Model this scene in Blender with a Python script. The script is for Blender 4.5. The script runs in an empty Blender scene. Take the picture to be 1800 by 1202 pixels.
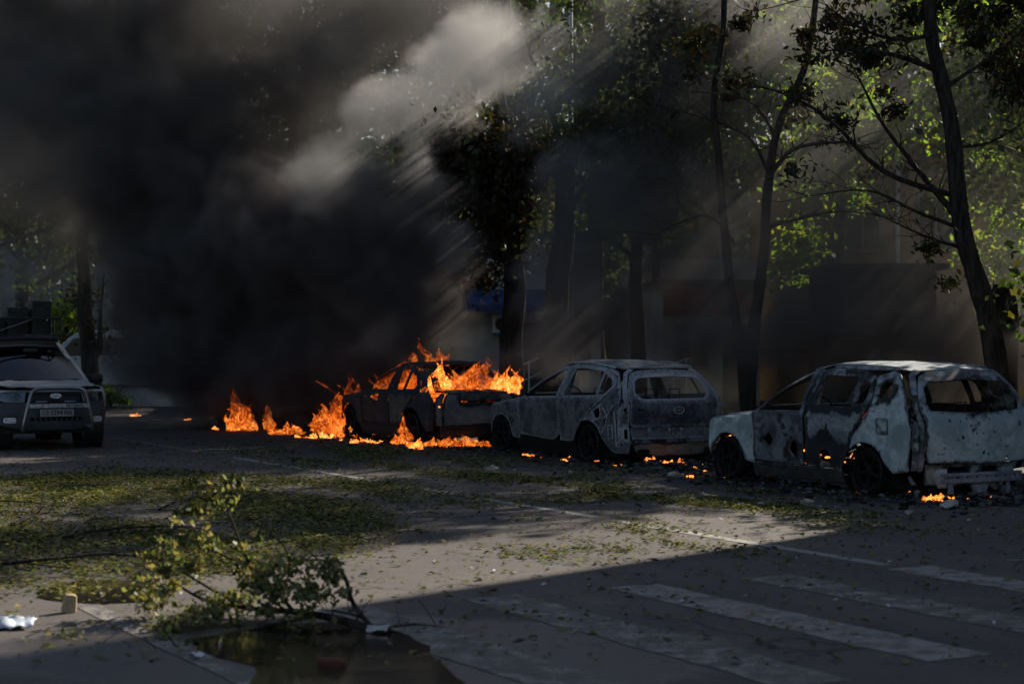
import bpy, bmesh, math, random
import numpy as np
from mathutils import Vector, Matrix, noise
from mathutils.geometry import delaunay_2d_cdt

S = bpy.context.scene
COL = S.collection
R = math.radians
rnd = random.Random(7)

# ---------------------------------------------------------------- camera, sky, sun, exposure
CAM_H, HOR, F = 1.85, 592.0, 3200.0
cam = bpy.data.cameras.new('camera')
cam.lens = 64.0
cam.sensor_width = 36.0
cam.clip_end = 2000
cam.dof.use_dof = True
cam.dof.focus_distance = 24.5
cam.dof.aperture_fstop = 2.4
cam_o = bpy.data.objects.new('camera', cam)
cam_o.location = (0, 0, CAM_H)
cam_o.rotation_euler = (R(90 - 0.16), 0, 0)
COL.objects.link(cam_o)
S.camera = cam_o

SUN_AZ, SUN_EL = 42.0, 30.0            # azimuth measured from +Y towards +X
world = bpy.data.worlds.new('World')
S.world = world
world.use_nodes = True
wn = world.node_tree
bg = wn.nodes['Background']
sky = wn.nodes.new('ShaderNodeTexSky')
sky.sky_type = 'NISHITA'
sky.sun_disc = False
sky.sun_elevation = R(SUN_EL)
sky.sun_rotation = R(SUN_AZ)
sky.air_density = 1.0
sky.dust_density = 1.5
wn.links.new(sky.outputs['Color'], bg.inputs['Color'])
bg.inputs['Strength'].default_value = 0.05

sd = bpy.data.lights.new('sun', 'SUN')
sd.energy = 5.0
sd.angle = R(0.6)
sd.color = (1.0, 0.91, 0.78)
sun_o = bpy.data.objects.new('sun', sd)
sun_o.rotation_euler = (R(90 - SUN_EL), 0, R(180 - SUN_AZ))
sun_o.location = (20, 20, 30)
COL.objects.link(sun_o)

S.view_settings.view_transform = 'Standard'
S.view_settings.look = 'None'
S.view_settings.gamma = 1.0
S.view_settings.use_curve_mapping = False
S.view_settings.exposure = 1.0

S.render.engine = 'CYCLES'
cy = S.cycles
cy.use_denoising = True
cy.denoiser = 'OPENIMAGEDENOISE'
cy.max_bounces = 6
cy.diffuse_bounces = 2
cy.glossy_bounces = 3
cy.transmission_bounces = 4
cy.transparent_max_bounces = 40
cy.volume_bounces = 1
cy.volume_step_rate = 2.0
cy.volume_max_steps = 512
cy.sample_clamp_indirect = 4.0
cy.caustics_reflective = False
cy.caustics_refractive = False
cy.use_adaptive_sampling = True
cy.adaptive_threshold = 0.015

# road frame: U runs along the road away from the camera, N across it to the right
TH = R(29.0)
U = Vector((-math.sin(TH), math.cos(TH), 0))
N = Vector((math.cos(TH), math.sin(TH), 0))
CAR_ROT = math.atan2(U.y, U.x)


def road(n, s, z=0.0):
    p = N * n + U * s
    return Vector((p.x, p.y, z))


def gnd(px, py, z=0.0):
    d = F * CAM_H / (py - HOR)
    return Vector(((px - 900) / F * d, d, z))


def at(px, py, d):
    return Vector(((px - 900) / F * d, d, CAM_H - (py - HOR) / F * d))


# ---------------------------------------------------------------- object helpers
def tag(o, label=None, cat=None, group=None, kind=None):
    if label: o['label'] = label
    if cat: o['category'] = cat
    if group: o['group'] = group
    if kind: o['kind'] = kind
    return o


def thing(name, label, cat, loc=(0, 0, 0), rz=0.0, group=None):
    o = bpy.data.objects.new(name, None)
    o.empty_display_size = 0.2
    COL.objects.link(o)
    o.location = loc
    o.rotation_euler = (0, 0, rz)
    return tag(o, label, cat, group)


def link_mesh(name, me, mat=None, parent=None, loc=None, rz=None):
    if mat is not None:
        me.materials.clear()
        me.materials.append(mat)
    o = bpy.data.objects.new(name, me)
    COL.objects.link(o)
    if parent is not None: o.parent = parent
    if loc is not None: o.location = loc
    if rz is not None: o.rotation_euler = (0, 0, rz)
    return o


def smooth(me, ang=38):
    me.shade_smooth()
    me.set_sharp_from_angle(angle=R(ang))


class MB:
    """collects simple solids into one mesh"""
    def __init__(s):
        s.v = []; s.f = []

    def add(s, vs, fs):
        b = len(s.v)
        s.v += [tuple(v) for v in vs]
        s.f += [tuple(i + b for i in f) for f in fs]
        return s

    def box(s, c, size, rz=0.0, rx=0.0, ry=0.0, taper=1.0):
        sx, sy, sz = (d / 2 for d in size)
        m = Matrix.Rotation(rz, 3, 'Z') @ Matrix.Rotation(ry, 3, 'Y') @ Matrix.Rotation(rx, 3, 'X')
        vs = []
        for z in (-1, 1):
            k = taper if z > 0 else 1.0
            for x, y in ((-1, -1), (1, -1), (1, 1), (-1, 1)):
                vs.append(m @ Vector((x * sx * k, y * sy * k, z * sz)) + Vector(c))
        return s.add(vs, [(3, 2, 1, 0), (4, 5, 6, 7), (0, 1, 5, 4), (1, 2, 6, 5), (2, 3, 7, 6), (3, 0, 4, 7)])

    def tube(s, pts, rad, n=8, cap=True):
        pts = [Vector(p) for p in pts]
        if not isinstance(rad, (list, tuple)): rad = [rad] * len(pts)
        b = len(s.v)
        prev = None
        for i, p in enumerate(pts):
            t = (pts[min(i + 1, len(pts) - 1)] - pts[max(i - 1, 0)])
            if t.length < 1e-9: t = Vector((0, 0, 1))
            t.normalize()
            if prev is None:
                a = Vector((0, 0, 1)) if abs(t.z) < 0.9 else Vector((1, 0, 0))
                u = t.cross(a).normalized()
            else:
                u = (prev - t * prev.dot(t))
                u = u.normalized() if u.length > 1e-6 else t.orthogonal().normalized()
            prev = u
            w = t.cross(u)
            for k in range(n):
                a = 2 * math.pi * k / n
                s.v.append(tuple(p + (u * math.cos(a) + w * math.sin(a)) * rad[i]))
        for i in range(len(pts) - 1):
            for k in range(n):
                k2 = (k + 1) % n
                s.f.append((b + i * n + k, b + i * n + k2, b + (i + 1) * n + k2, b + (i + 1) * n + k))
        if cap:
            s.f.append(tuple(b + k for k in reversed(range(n))))
            s.f.append(tuple(b + (len(pts) - 1) * n + k for k in range(n)))
        return s

    def lathe(s, prof, c=(0, 0, 0), axis='Y', n=28, closed=True):
        """prof: list of (radius, along axis)"""
        b = len(s.v)
        c = Vector(c)
        for r, h in prof:
            for k in range(n):
                a = 2 * math.pi * k / n
                x, z = r * math.cos(a), r * math.sin(a)
                v = Vector((x, h, z)) if axis == 'Y' else (Vector((x, z, h)) if axis == 'Z' else Vector((h, x, z)))
                s.v.append(tuple(v + c))
        m = len(prof)
        for i in range(m if closed else m - 1):
            j = (i + 1) % m
            for k in range(n):
                k2 = (k + 1) % n
                s.f.append((b + i * n + k, b + j * n + k, b + j * n + k2, b + i * n + k2))
        return s

    def blob(s, c, r, seed=0, n=8, m=6, squash=0.7, rough=0.35):
        """rough stone-like lump"""
        c = Vector(c)
        rows = []
        b = len(s.v)
        off = Vector((seed * 3.1, seed * 1.7, seed * 0.9))
        for i in range(m + 1):
            th = math.pi * i / m
            for k in range(n):
                ph = 2 * math.pi * k / n
                d = Vector((math.sin(th) * math.cos(ph), math.sin(th) * math.sin(ph), math.cos(th)))
                rr = r * (1 + rough * noise.noise(d * 1.4 + off) * 1.6)
                s.v.append(tuple(c + Vector((d.x * rr, d.y * rr, d.z * rr * squash))))
        for i in range(m):
            for k in range(n):
                k2 = (k + 1) % n
                s.f.append((b + i * n + k, b + (i + 1) * n + k, b + (i + 1) * n + k2, b + i * n + k2))
        return s

    def mesh(s, name, sm=True, ang=38):
        me = bpy.data.meshes.new(name)
        me.from_pydata(s.v, [], s.f)
        me.validate()
        me.update()
        if sm: smooth(me, ang)
        return me

    def build(s, name, mat, parent=None, loc=None, rz=None, sm=True, ang=38, bevel=0.0):
        me = s.mesh(name, False)
        if bevel > 0:
            bm = bmesh.new(); bm.from_mesh(me)
            bmesh.ops.remove_doubles(bm, verts=bm.verts, dist=1e-5)
            es = [e for e in bm.edges if len(e.link_faces) == 2 and e.calc_face_angle(0) > R(40)]
            bmesh.ops.bevel(bm, geom=es, offset=bevel, segments=2, affect='EDGES', profile=0.5)
            bm.to_mesh(me); bm.free()
        if sm: smooth(me, ang)
        return link_mesh(name, me, mat, parent, loc, rz)


def np_mesh(name, verts, faces_n, nper):
    """fast mesh from numpy: verts (k,3), quads/tris consecutive"""
    me = bpy.data.meshes.new(name)
    nv = len(verts)
    nf = nv // nper
    me.vertices.add(nv)
    me.vertices.foreach_set('co', np.asarray(verts, dtype=np.float32).ravel())
    me.loops.add(nv)
    me.loops.foreach_set('vertex_index', np.arange(nv, dtype=np.int32))
    me.polygons.add(nf)
    me.polygons.foreach_set('loop_start', np.arange(0, nv, nper, dtype=np.int32))
    me.update(calc_edges=True)
    return me


# ---------------------------------------------------------------- material helpers
class NT:
    def __init__(s, tree):
        s.t = tree

    def n(s, typ, **kw):
        nd = s.t.nodes.new(typ)
        for k, v in kw.items():
            if k.startswith('i_'):
                nd.inputs[k[2:].replace('_', ' ')].default_value = v
            else:
                setattr(nd, k, v)
        return nd

    def put(s, sock, v):
        if hasattr(v, 'is_output') or hasattr(v, 'links'):
            s.t.links.new(v, sock)
        elif isinstance(v, Vector):
            sock.default_value = tuple(v)
        else:
            sock.default_value = v

    def math(s, op, a, b=None, c=None, clamp=False):
        nd = s.t.nodes.new('ShaderNodeMath')
        nd.operation = op
        nd.use_clamp = clamp
        for i, x in enumerate((a, b, c)):
            if x is not None: s.put(nd.inputs[i], x)
        return nd.outputs[0]

    def vmath(s, op, a, b=None, scale=None):
        nd = s.t.nodes.new('ShaderNodeVectorMath')
        nd.operation = op
        s.put(nd.inputs[0], a)
        if b is not None: s.put(nd.inputs[1], b)
        if scale is not None: s.put(nd.inputs['Scale'], scale)
        return nd.outputs['Value'] if op in ('LENGTH', 'DISTANCE', 'DOT_PRODUCT') else nd.outputs[0]

    def noise(s, vec, scale, detail=3, rough=0.55, dist=0.0, col=False):
        nd = s.t.nodes.new('ShaderNodeTexNoise')
        if vec is not None: s.t.links.new(vec, nd.inputs['Vector'])
        nd.inputs['Scale'].default_value = scale
        nd.inputs['Detail'].default_value = detail
        nd.inputs['Roughness'].default_value = rough
        nd.inputs['Distortion'].default_value = dist
        return nd.outputs['Color'] if col else nd.outputs[0]

    def mapr(s, v, a, b, c=0.0, d=1.0, smooth=True):
        nd = s.t.nodes.new('ShaderNodeMapRange')
        nd.interpolation_type = 'SMOOTHSTEP' if smooth else 'LINEAR'
        s.put(nd.inputs['Value'], v)
        for k, x in (('From Min', a), ('From Max', b), ('To Min', c), ('To Max', d)):
            s.put(nd.inputs[k], x)
        return nd.outputs[0]

    def mix(s, f, a, b, blend='MIX'):
        nd = s.t.nodes.new('ShaderNodeMix')
        nd.data_type = 'RGBA'
        nd.blend_type = blend
        s.put(nd.inputs[0], f)
        for i, x in ((6, a), (7, b)):
            if isinstance(x, (tuple, list)): nd.inputs[i].default_value = (*x[:3], 1)
            else: s.t.links.new(x, nd.inputs[i])
        return nd.outputs[2]

    def ramp(s, v, stops, interp='LINEAR'):
        nd = s.t.nodes.new('ShaderNodeValToRGB')
        cr = nd.color_ramp
        cr.interpolation = interp
        while len(cr.elements) < len(stops): cr.elements.new(0.5)
        for e, (p, c) in zip(cr.elements, stops):
            e.position = p
            e.color = (*c[:3], 1)
        s.put(nd.inputs[0], v)
        return nd.outputs[0]

    def coord(s, which='Object'):
        return s.t.nodes.new('ShaderNodeTexCoord').outputs[which]

    def pos(s):
        return s.t.nodes.new('ShaderNodeNewGeometry').outputs['Position']

    def sep(s, v):
        nd = s.t.nodes.new('ShaderNodeSeparateXYZ')
        s.t.links.new(v, nd.inputs[0])
        return nd.outputs

    def scale3(s, v, sc):
        return s.vmath('MULTIPLY', v, sc)

    def bump(s, h, strength=0.3, dist=0.02):
        nd = s.t.nodes.new('ShaderNodeBump')
        nd.inputs['Strength'].default_value = strength
        nd.inputs['Distance'].default_value = dist
        s.t.links.new(h, nd.inputs['Height'])
        return nd.outputs[0]


def new_mat(name):
    m = bpy.data.materials.new(name)
    m.use_nodes = True
    nt = NT(m.node_tree)
    b = m.node_tree.nodes['Principled BSDF']
    return m, nt, b


def simple(name, c, rough=0.7, metal=0.0, var=0.25, scale=6.0, bump=0.1, spec=0.4):
    m, t, b = new_mat(name)
    v = t.coord()
    n1 = t.noise(v, scale, 5, 0.6)
    k = t.mapr(n1, 0.3, 0.7, 1 - var, 1 + var)
    col = t.vmath('SCALE', tuple(c), scale=k)
    t.t.links.new(col, b.inputs['Base Color'])
    b.inputs['Roughness'].default_value = rough
    b.inputs['Metallic'].default_value = metal
    b.inputs['Specular IOR Level'].default_value = spec
    if bump:
        t.t.links.new(t.bump(t.noise(v, scale * 5, 4), bump, 0.01), b.inputs['Normal'])
    return m


def burnt(name, ash, soot=(0.012, 0.012, 0.013), tint=(0.1, 0.1, 0.12), amt=0.5, rust=0.0, fine=9.0, seed=0.0, streak=0.0, rough=0.75, zlow=None, edge=(0.33, 0.34, 0.36), vent=0.5, flake=0.0):
    """fire-scoured steel: pale ash, bare blued metal, soot and rust in ragged patches"""
    m, t, b = new_mat(name)
    v = t.vmath('ADD', t.coord(), (seed, seed * 0.7, seed * 1.3))
    big = t.noise(v, 2.3, 6, 0.62, 0.6)
    med = t.noise(v, fine, 6, 0.68, 0.3)
    sm = t.noise(v, fine * 6, 4, 0.65)
    c = t.mix(t.mapr(t.math('ADD', big, t.math('MULTIPLY', med, 0.4)), 0.58, 0.84), tint, ash)
    c = t.mix(t.mapr(sm, 0.35, 0.75, 0.0, 0.4), c, tuple(x * 0.45 for x in ash))
    if rust:
        rn = t.noise(t.scale3(v, (1.0, 1.0, 3.0)), 4.0, 6, 0.7, 0.4)
        c = t.mix(t.mapr(rn, 0.62 - rust * 0.3, 0.75 - rust * 0.2), c, (0.16, 0.062, 0.028))
    # ragged soot
    s = t.math('ADD', t.math('MULTIPLY', big, 0.65), t.math('MULTIPLY', med, 0.45))
    if zlow is not None:
        z = t.sep(t.coord())[2]
        s = t.math('ADD', s, t.mapr(z, zlow[0], zlow[1], zlow[2], 0.0))
    at_ = t.n('ShaderNodeAttribute', attribute_name='vent').outputs['Fac']
    s = t.math('ADD', s, t.math('MULTIPLY', at_, vent))
    sf = t.mapr(s, 0.765 - amt * 0.5, 0.90 - amt * 0.5)
    c = t.mix(sf, c, soot)
    # flaked specks
    fl = t.noise(v, fine * 11, 2, 0.5)
    c = t.mix(t.mapr(fl, 0.66, 0.72, 0.0, 0.55), c, soot)
    if streak:
        st = t.noise(t.scale3(v, (6.0, 6.0, 34.0)), 1.0, 5, 0.7, 1.2)
        c = t.mix(t.mapr(st, 0.56, 0.64, 0.0, streak), c, (0.27, 0.28, 0.31))
    if flake:
        fk = t.math('ADD', t.math('MULTIPLY', at_, 0.34), t.noise(t.scale3(v, (1.0, 1.0, 1.6)), fine * 3.2, 6, 0.72, 0.8))
        c = t.mix(t.mapr(fk, 0.66, 0.76, 0.0, flake), c, (0.36, 0.365, 0.385))
    # paint burned off to bright metal along folded edges
    pt = t.n('ShaderNodeNewGeometry').outputs['Pointiness']
    eg = t.math('MULTIPLY', t.mapr(pt, 0.54, 0.66), t.mapr(med, 0.42, 0.60, 0.0, 0.85))
    c = t.mix(eg, c, edge)
    t.t.links.new(c, b.inputs['Base Color'])
    b.inputs['Roughness'].default_value = rough
    b.inputs['Specular IOR Level'].default_value = 0.3
    h = t.math('ADD', t.math('MULTIPLY', med, 0.6), t.math('MULTIPLY', sm, 0.4))
    t.t.links.new(t.bump(h, 0.45, 0.012), b.inputs['Normal'])
    return m


def flame_mat(name, gain=6.0, red=0.0, sc=5.0, glow=3.0):
    """burning gas: a glowing volume that thins out to nothing at its rim, with bright filaments on its skin"""
    m = bpy.data.materials.new(name)
    m.use_nodes = True
    t = NT(m.node_tree)
    m.node_tree.nodes.clear()
    out = t.n('ShaderNodeOutputMaterial')
    v = t.coord()
    wob = t.vmath('SCALE', t.vmath('SUBTRACT', t.noise(v, 3.0, 2, col=True), (0.5, 0.5, 0.5)), scale=0.5)
    v2 = t.vmath('ADD', t.scale3(v, (1.0, 1.0, 0.55)), wob)
    a = t.noise(v2, sc, 5, 0.62, 1.0)
    fil = t.math('SUBTRACT', 1.0, t.math('ABSOLUTE', t.math('MULTIPLY', t.math('SUBTRACT', t.noise(v2, sc * 1.7, 4, 0.6, 0.8), 0.5), 6.0)))
    fil = t.math('MAXIMUM', fil, 0.0)
    z = t.sep(v)[2]
    heat = t.math('ADD', t.math('MULTIPLY', a, 0.95), t.math('MULTIPLY', fil, 0.34))
    heat = t.math('SUBTRACT', heat, t.math('MULTIPLY', t.math('MAXIMUM', z, 0.0), 0.20))
    heat = t.math('SUBTRACT', heat, red + 0.10)
    col = t.ramp(heat, [(0.20, (0.22, 0.012, 0.0)), (0.38, (0.70, 0.06, 0.004)), (0.54, (1.0, 0.15, 0.012)), (0.70, (1.0, 0.30, 0.045)), (0.86, (1.0, 0.62, 0.24))])
    st = t.mapr(heat, 0.2, 0.85, 0.15, gain, smooth=False)
    em = t.n('ShaderNodeEmission')
    t.t.links.new(col, em.inputs['Color'])
    t.t.links.new(st, em.inputs['Strength'])
    lw = t.n('ShaderNodeLayerWeight')
    lw.inputs['Blend'].default_value = 0.5
    face = t.math('SUBTRACT', 1.0, lw.outputs['Facing'])
    al = t.math('MULTIPLY', t.mapr(heat, 0.34, 0.78), t.mapr(face, 0.2, 0.95))
    al = t.math('MULTIPLY', al, 0.8)
    tr = t.n('ShaderNodeBsdfTransparent')
    mx = t.n('ShaderNodeMixShader')
    t.t.links.new(al, mx.inputs[0])
    t.t.links.new(tr.outputs[0], mx.inputs[1])
    t.t.links.new(em.outputs[0], mx.inputs[2])
    t.t.links.new(mx.outputs[0], out.inputs['Surface'])
    ve = t.n('ShaderNodeEmission')
    h2 = t.math('SUBTRACT', t.noise(v2, sc * .8, 4, 0.6, 0.8), t.math('MULTIPLY', t.math('MAXIMUM', z, 0.0), 0.12))
    t.t.links.new(t.ramp(h2, [(0.35, (0.35, 0.02, 0.0)), (0.5, (1.0, 0.10, 0.006)), (0.65, (1.0, 0.20, 0.02))]), ve.inputs['Color'])
    t.t.links.new(t.mapr(h2, 0.36, 0.62, 0.05, glow), ve.inputs['Strength'])
    t.t.links.new(ve.outputs[0], out.inputs['Volume'])
    return m


def leaf_mat(name, c, trans=0.5, var=0.5, warm=(0.2, 0.14, 0.02), wf=0.15):
    m = bpy.data.materials.new(name)
    m.use_nodes = True
    t = NT(m.node_tree)
    m.node_tree.nodes.clear()
    out = t.n('ShaderNodeOutputMaterial')
    g = t.n('ShaderNodeNewGeometry')
    ri = g.outputs['Random Per Island']
    col = t.mix(t.mapr(ri, 0, 1, 0, 1, False), tuple(x * (1 - var) for x in c), tuple(x * (1 + var) for x in c))
    ri2 = t.math('FRACT', t.math('MULTIPLY', ri, 37.31))
    col = t.mix(t.mapr(ri2, 1 - wf - 0.02, 1 - wf), col, warm)
    d = t.n('ShaderNodeBsdfDiffuse'); t.t.links.new(col, d.inputs[0])
    tl = t.n('ShaderNodeBsdfTranslucent')
    t.t.links.new(t.vmath('MULTIPLY', col, (2.2, 2.3, 0.9)), tl.inputs[0])
    gl = t.n('ShaderNodeBsdfGlossy'); gl.inputs['Roughness'].default_value = 0.45; gl.inputs[0].default_value = (0.6, 0.6, 0.6, 1)
    mx = t.n('ShaderNodeMixShader'); mx.inputs[0].default_value = trans
    t.t.links.new(d.outputs[0], mx.inputs[1]); t.t.links.new(tl.outputs[0], mx.inputs[2])
    mx2 = t.n('ShaderNodeMixShader'); mx2.inputs[0].default_value = 0.035
    t.t.links.new(mx.outputs[0], mx2.inputs[1]); t.t.links.new(gl.outputs[0], mx2.inputs[2])
    t.t.links.new(mx2.outputs[0], out.inputs['Surface'])
    return m


M = {}
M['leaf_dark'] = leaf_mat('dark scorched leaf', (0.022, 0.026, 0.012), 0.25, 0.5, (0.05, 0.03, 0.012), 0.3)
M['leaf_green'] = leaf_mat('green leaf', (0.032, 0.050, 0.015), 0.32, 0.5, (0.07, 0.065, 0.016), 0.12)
M['leaf_lime'] = leaf_mat('bright yellow-green leaf', (0.10, 0.155, 0.022), 0.62, 0.4, (0.16, 0.16, 0.02), 0.2)  # colour raised so the backlit sun glow is partly in the leaf tone
M['leaf_fallen'] = leaf_mat('wilting fallen leaf', (0.105, 0.12, 0.05), 0.30, 0.65, (0.22, 0.17, 0.09), 0.30)
M['leaf_litter'] = leaf_mat('shredded leaf litter', (0.082, 0.092, 0.026), 0.12, 0.7, (0.19, 0.15, 0.05), 0.22)
m, t, b = new_mat('bark')
v = t.coord()
rid = t.noise(t.scale3(v, (16.0, 16.0, 2.6)), 1.0, 5, 0.7, 0.6)
t.t.links.new(t.mix(t.mapr(rid, 0.35, 0.65), (0.014, 0.011, 0.010), (0.062, 0.050, 0.042)), b.inputs['Base Color'])
b.inputs['Roughness'].default_value = 0.95
b.inputs['Specular IOR Level'].default_value = 0.15
t.t.links.new(t.bump(rid, 1.0, 0.05), b.inputs['Normal'])
M['bark'] = m
M['bark_pale'] = simple('pale twig bark', (0.12, 0.10, 0.085), 0.9, 0, 0.4, 12, 0.4, 0.2)
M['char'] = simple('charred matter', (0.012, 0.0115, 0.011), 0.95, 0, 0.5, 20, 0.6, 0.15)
M['ash'] = simple('pale ash', (0.075, 0.078, 0.08), 0.95, 0, 0.6, 14, 0.5, 0.1)
M['steel_dark'] = simple('scorched dark steel', (0.03, 0.03, 0.033), 0.6, 0.3, 0.6, 12, 0.4, 0.3)
M['rust'] = burnt('rusted burnt steel', (0.16, 0.15, 0.14), tint=(0.14, 0.06, 0.035), amt=0.2, rust=0.7)

# ================================================================ SETTING: ground, road, markings
def asphalt():
    m, t, b = new_mat('asphalt')
    p = t.pos()
    big = t.noise(p, 0.35, 5, 0.6, 0.5)
    med = t.noise(p, 2.2, 6, 0.65)
    fin = t.noise(p, 70, 3, 0.7)
    c = t.mix(t.mapr(big, 0.35, 0.68), (0.068, 0.057, 0.052), (0.098, 0.082, 0.073))
    c = t.mix(t.mapr(med, 0.45, 0.75, 0, 0.6), c, (0.10, 0.085, 0.075))
    c = t.mix(t.mapr(fin, 0.52, 0.68, 0, 0.55), c, (0.16, 0.14, 0.13))
    c = t.mix(t.mapr(fin, 0.46, 0.34, 0, 0.6), c, (0.03, 0.027, 0.027))
    sp = t.noise(p, 17, 4, 0.75)
    c = t.mix(t.mapr(sp, 0.56, 0.70, 0, 0.5), c, (0.13, 0.115, 0.105))
    c = t.mix(t.mapr(sp, 0.42, 0.28, 0, 0.55), c, (0.022, 0.019, 0.018))
    # tyre-polished tracks and an old resurfaced patch, both along the road
    nq = t.vmath('DOT_PRODUCT', p, tuple(N))
    sq = t.vmath('DOT_PRODUCT', p, tuple(U))
    tr_ = t.math('ABSOLUTE', t.math('SUBTRACT', t.math('FRACT', t.math('DIVIDE', t.math('ADD', nq, t.math('MULTIPLY', big, 0.5)), 1.75)), 0.5))
    c = t.mix(t.mapr(tr_, 0.16, 0.05, 0, 0.22), c, (0.040, 0.035, 0.033))
    edge_ = t.math('MULTIPLY', t.math('SUBTRACT', med, 0.5), 0.25)
    pn = t.math('MULTIPLY', t.mapr(t.math('ADD', nq, edge_), 7.55, 7.6), t.mapr(t.math('ADD', nq, edge_), 9.35, 9.3))
    ps = t.math('MULTIPLY', t.mapr(t.math('ADD', sq, edge_), 12.4, 12.45), t.mapr(t.math('ADD', sq, edge_), 16.3, 16.25))
    c = t.mix(t.math('MULTIPLY', t.math('MULTIPLY', pn, ps), 0.35), c, (0.035, 0.031, 0.030))
    # cracks and sealed joints
    vo = t.n('ShaderNodeTexVoronoi', feature='DISTANCE_TO_EDGE')
    vo.inputs['Scale'].default_value = 0.55
    wv = t.vmath('ADD', p, t.vmath('SCALE', t.noise(p, 1.2, 4, col=True), scale=0.9))
    t.t.links.new(wv, vo.inputs['Vector'])
    crk = t.mapr(vo.outputs['Distance'], 0.005, 0.016, 0.85, 0.0)
    crk = t.math('MULTIPLY', crk, t.mapr(t.noise(p, 0.5, 2), 0.5, 0.6))
    c = t.mix(crk, c, (0.02, 0.018, 0.018))
    # dusty pale patches
    c = t.mix(t.mapr(t.noise(t.vmath('ADD', p, (9, 3, 0)), 0.8, 6, 0.7), 0.56, 0.7, 0, 0.5), c, (0.145, 0.118, 0.098))
    # burn stain along the parking lane where the cars stand (a real deposit of soot)
    n_ = t.vmath('DOT_PRODUCT', p, tuple(N))
    s_ = t.vmath('DOT_PRODUCT', p, tuple(U))
    wob = t.math('MULTIPLY', t.math('SUBTRACT', t.noise(p, 0.9, 6, 0.7), 0.5), 2.6)
    nn = t.math('ADD', n_, wob)
    soot = t.math('MULTIPLY', t.mapr(nn, 12.7, 13.6), t.mapr(t.math('ADD', s_, wob), 15.2, 16.4))
    soot2 = t.math('MULTIPLY', t.mapr(nn, 8.5, 12.0), t.mapr(t.math('ADD', s_, wob), 23.0, 27.5))
    soot = t.math('MAXIMUM', soot, t.math('MULTIPLY', soot2, 0.75))
    c = t.mix(t.math('MULTIPLY', soot, 0.9), c, (0.011, 0.0105, 0.010))
    # damp ground by the near kerb
    x_ = t.sep(p)
    dx = t.math('DIVIDE', t.math('SUBTRACT', x_[0], -.9), 2.6)
    dy = t.math('DIVIDE', t.math('SUBTRACT', x_[1], 10.7), 1.5)
    wet = t.math('SQRT', t.math('ADD', t.math('MULTIPLY', dx, dx), t.math('MULTIPLY', dy, dy)))
    wet = t.mapr(t.math('ADD', wet, t.math('MULTIPLY', wob, 0.28)), 1.05, 0.75)
    c = t.mix(t.math('MULTIPLY', wet, 0.75), c, t.vmath('SCALE', c, scale=0.28))
    t.t.links.new(c, b.inputs['Base Color'])
    t.t.links.new(t.mapr(wet, 0, 1, 0.88, 0.4), b.inputs['Roughness'])
    b.inputs['Specular IOR Level'].default_value = 0.28
    h = t.math('ADD', t.math('MULTIPLY', fin, 0.5), t.math('MULTIPLY', med, 0.8))
    t.t.links.new(t.bump(h, 0.55, 0.012), b.inputs['Normal'])
    return m


def paint_mat(name, wear):
    m, t, b = new_mat(name)
    p = t.pos()
    a = t.noise(p, 5.0, 7, 0.72)
    f = t.noise(p, 45, 3, 0.7)
    w = t.mapr(t.math('ADD', t.math('MULTIPLY', a, 0.75), t.math('MULTIPLY', f, 0.35)), wear - 0.05, wear + 0.09)
    c = t.mix(w, (0.068, 0.058, 0.053), (0.24, 0.225, 0.205))
    c = t.mix(t.mapr(t.noise(p, 1.5, 4), 0.4, 0.7, 0.0, 0.45), c, (0.12, 0.105, 0.095))
    t.t.links.new(c, b.inputs['Base Color'])
    b.inputs['Roughness'].default_value = 0.8
    t.t.links.new(t.bump(f, 0.4, 0.008), b.inputs['Normal'])
    return m


M['asphalt'] = asphalt()
M['paint'] = paint_mat('road paint', 0.515)
M['paint_line'] = paint_mat('lane line paint', 0.34)
M['paint_worn'] = paint_mat('worn road paint', 0.57)
M['soil'] = simple('bare soil', (0.05, 0.043, 0.032), 0.95, 0, 0.5, 1.5, 0.8, 0.15)
M['paving'] = simple('pavement slab', (0.13, 0.12, 0.11), 0.9, 0, 0.35, 2.0, 0.3, 0.2)
M['kerb'] = simple('kerb concrete', (0.16, 0.15, 0.14), 0.9, 0, 0.4, 3, 0.4, 0.2)


def sheet(name, ns, mat, z, parent=None, kind='structure', sub=1):
    """ns: list of (n,s) outline in road frame"""
    bm = bmesh.new()
    vs = [bm.verts.new(road(n, s, z)) for n, s in ns]
    f = bm.faces.new(vs)
    if f.normal.z < 0: f.normal_flip()
    bm.normal_update()
    if f.normal.z < 0: bmesh.ops.reverse_faces(bm, faces=[f])
    me = bpy.data.meshes.new(name)
    bm.to_mesh(me); bm.free()
    o = link_mesh(name, me, mat, parent)
    if kind and parent is None: o['kind'] = kind
    return o


sheet('ground', [(-400, -200), (400, -200), (400, 600), (-400, 600)], M['soil'], -0.03)
ROAD = sheet('road', [(-14, -60), (16.6, -60), (16.6, 150), (-14, 150)], M['asphalt'], 0.0)
VERGE = MB().box((0, 0, 0), (0.01, 0.01, 0.01))
vb = MB()
c = [road(19.6, -60), road(90, -60), road(90, 150), road(19.6, 150)]
vb.add([(*p.xy, 0.10) for p in c] + [(*p.xy, -0.03) for p in c], [(0, 1, 2, 3), (0, 4, 5, 1), (1, 5, 6, 2), (2, 6, 7, 3), (3, 7, 4, 0)])
tag(vb.build('verge', M['soil'], sm=False), kind='structure')
PAV = sheet('pavement', [(16.76, -60), (19.598, -60), (19.598, 150), (16.76, 150)], M['soil'], 0.05)
slab = MB().box((0, 0, 0.025), (0.99, 0.92, 0.055)).mesh('slab', False)
slab.materials.append(M['paving'])
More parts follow.
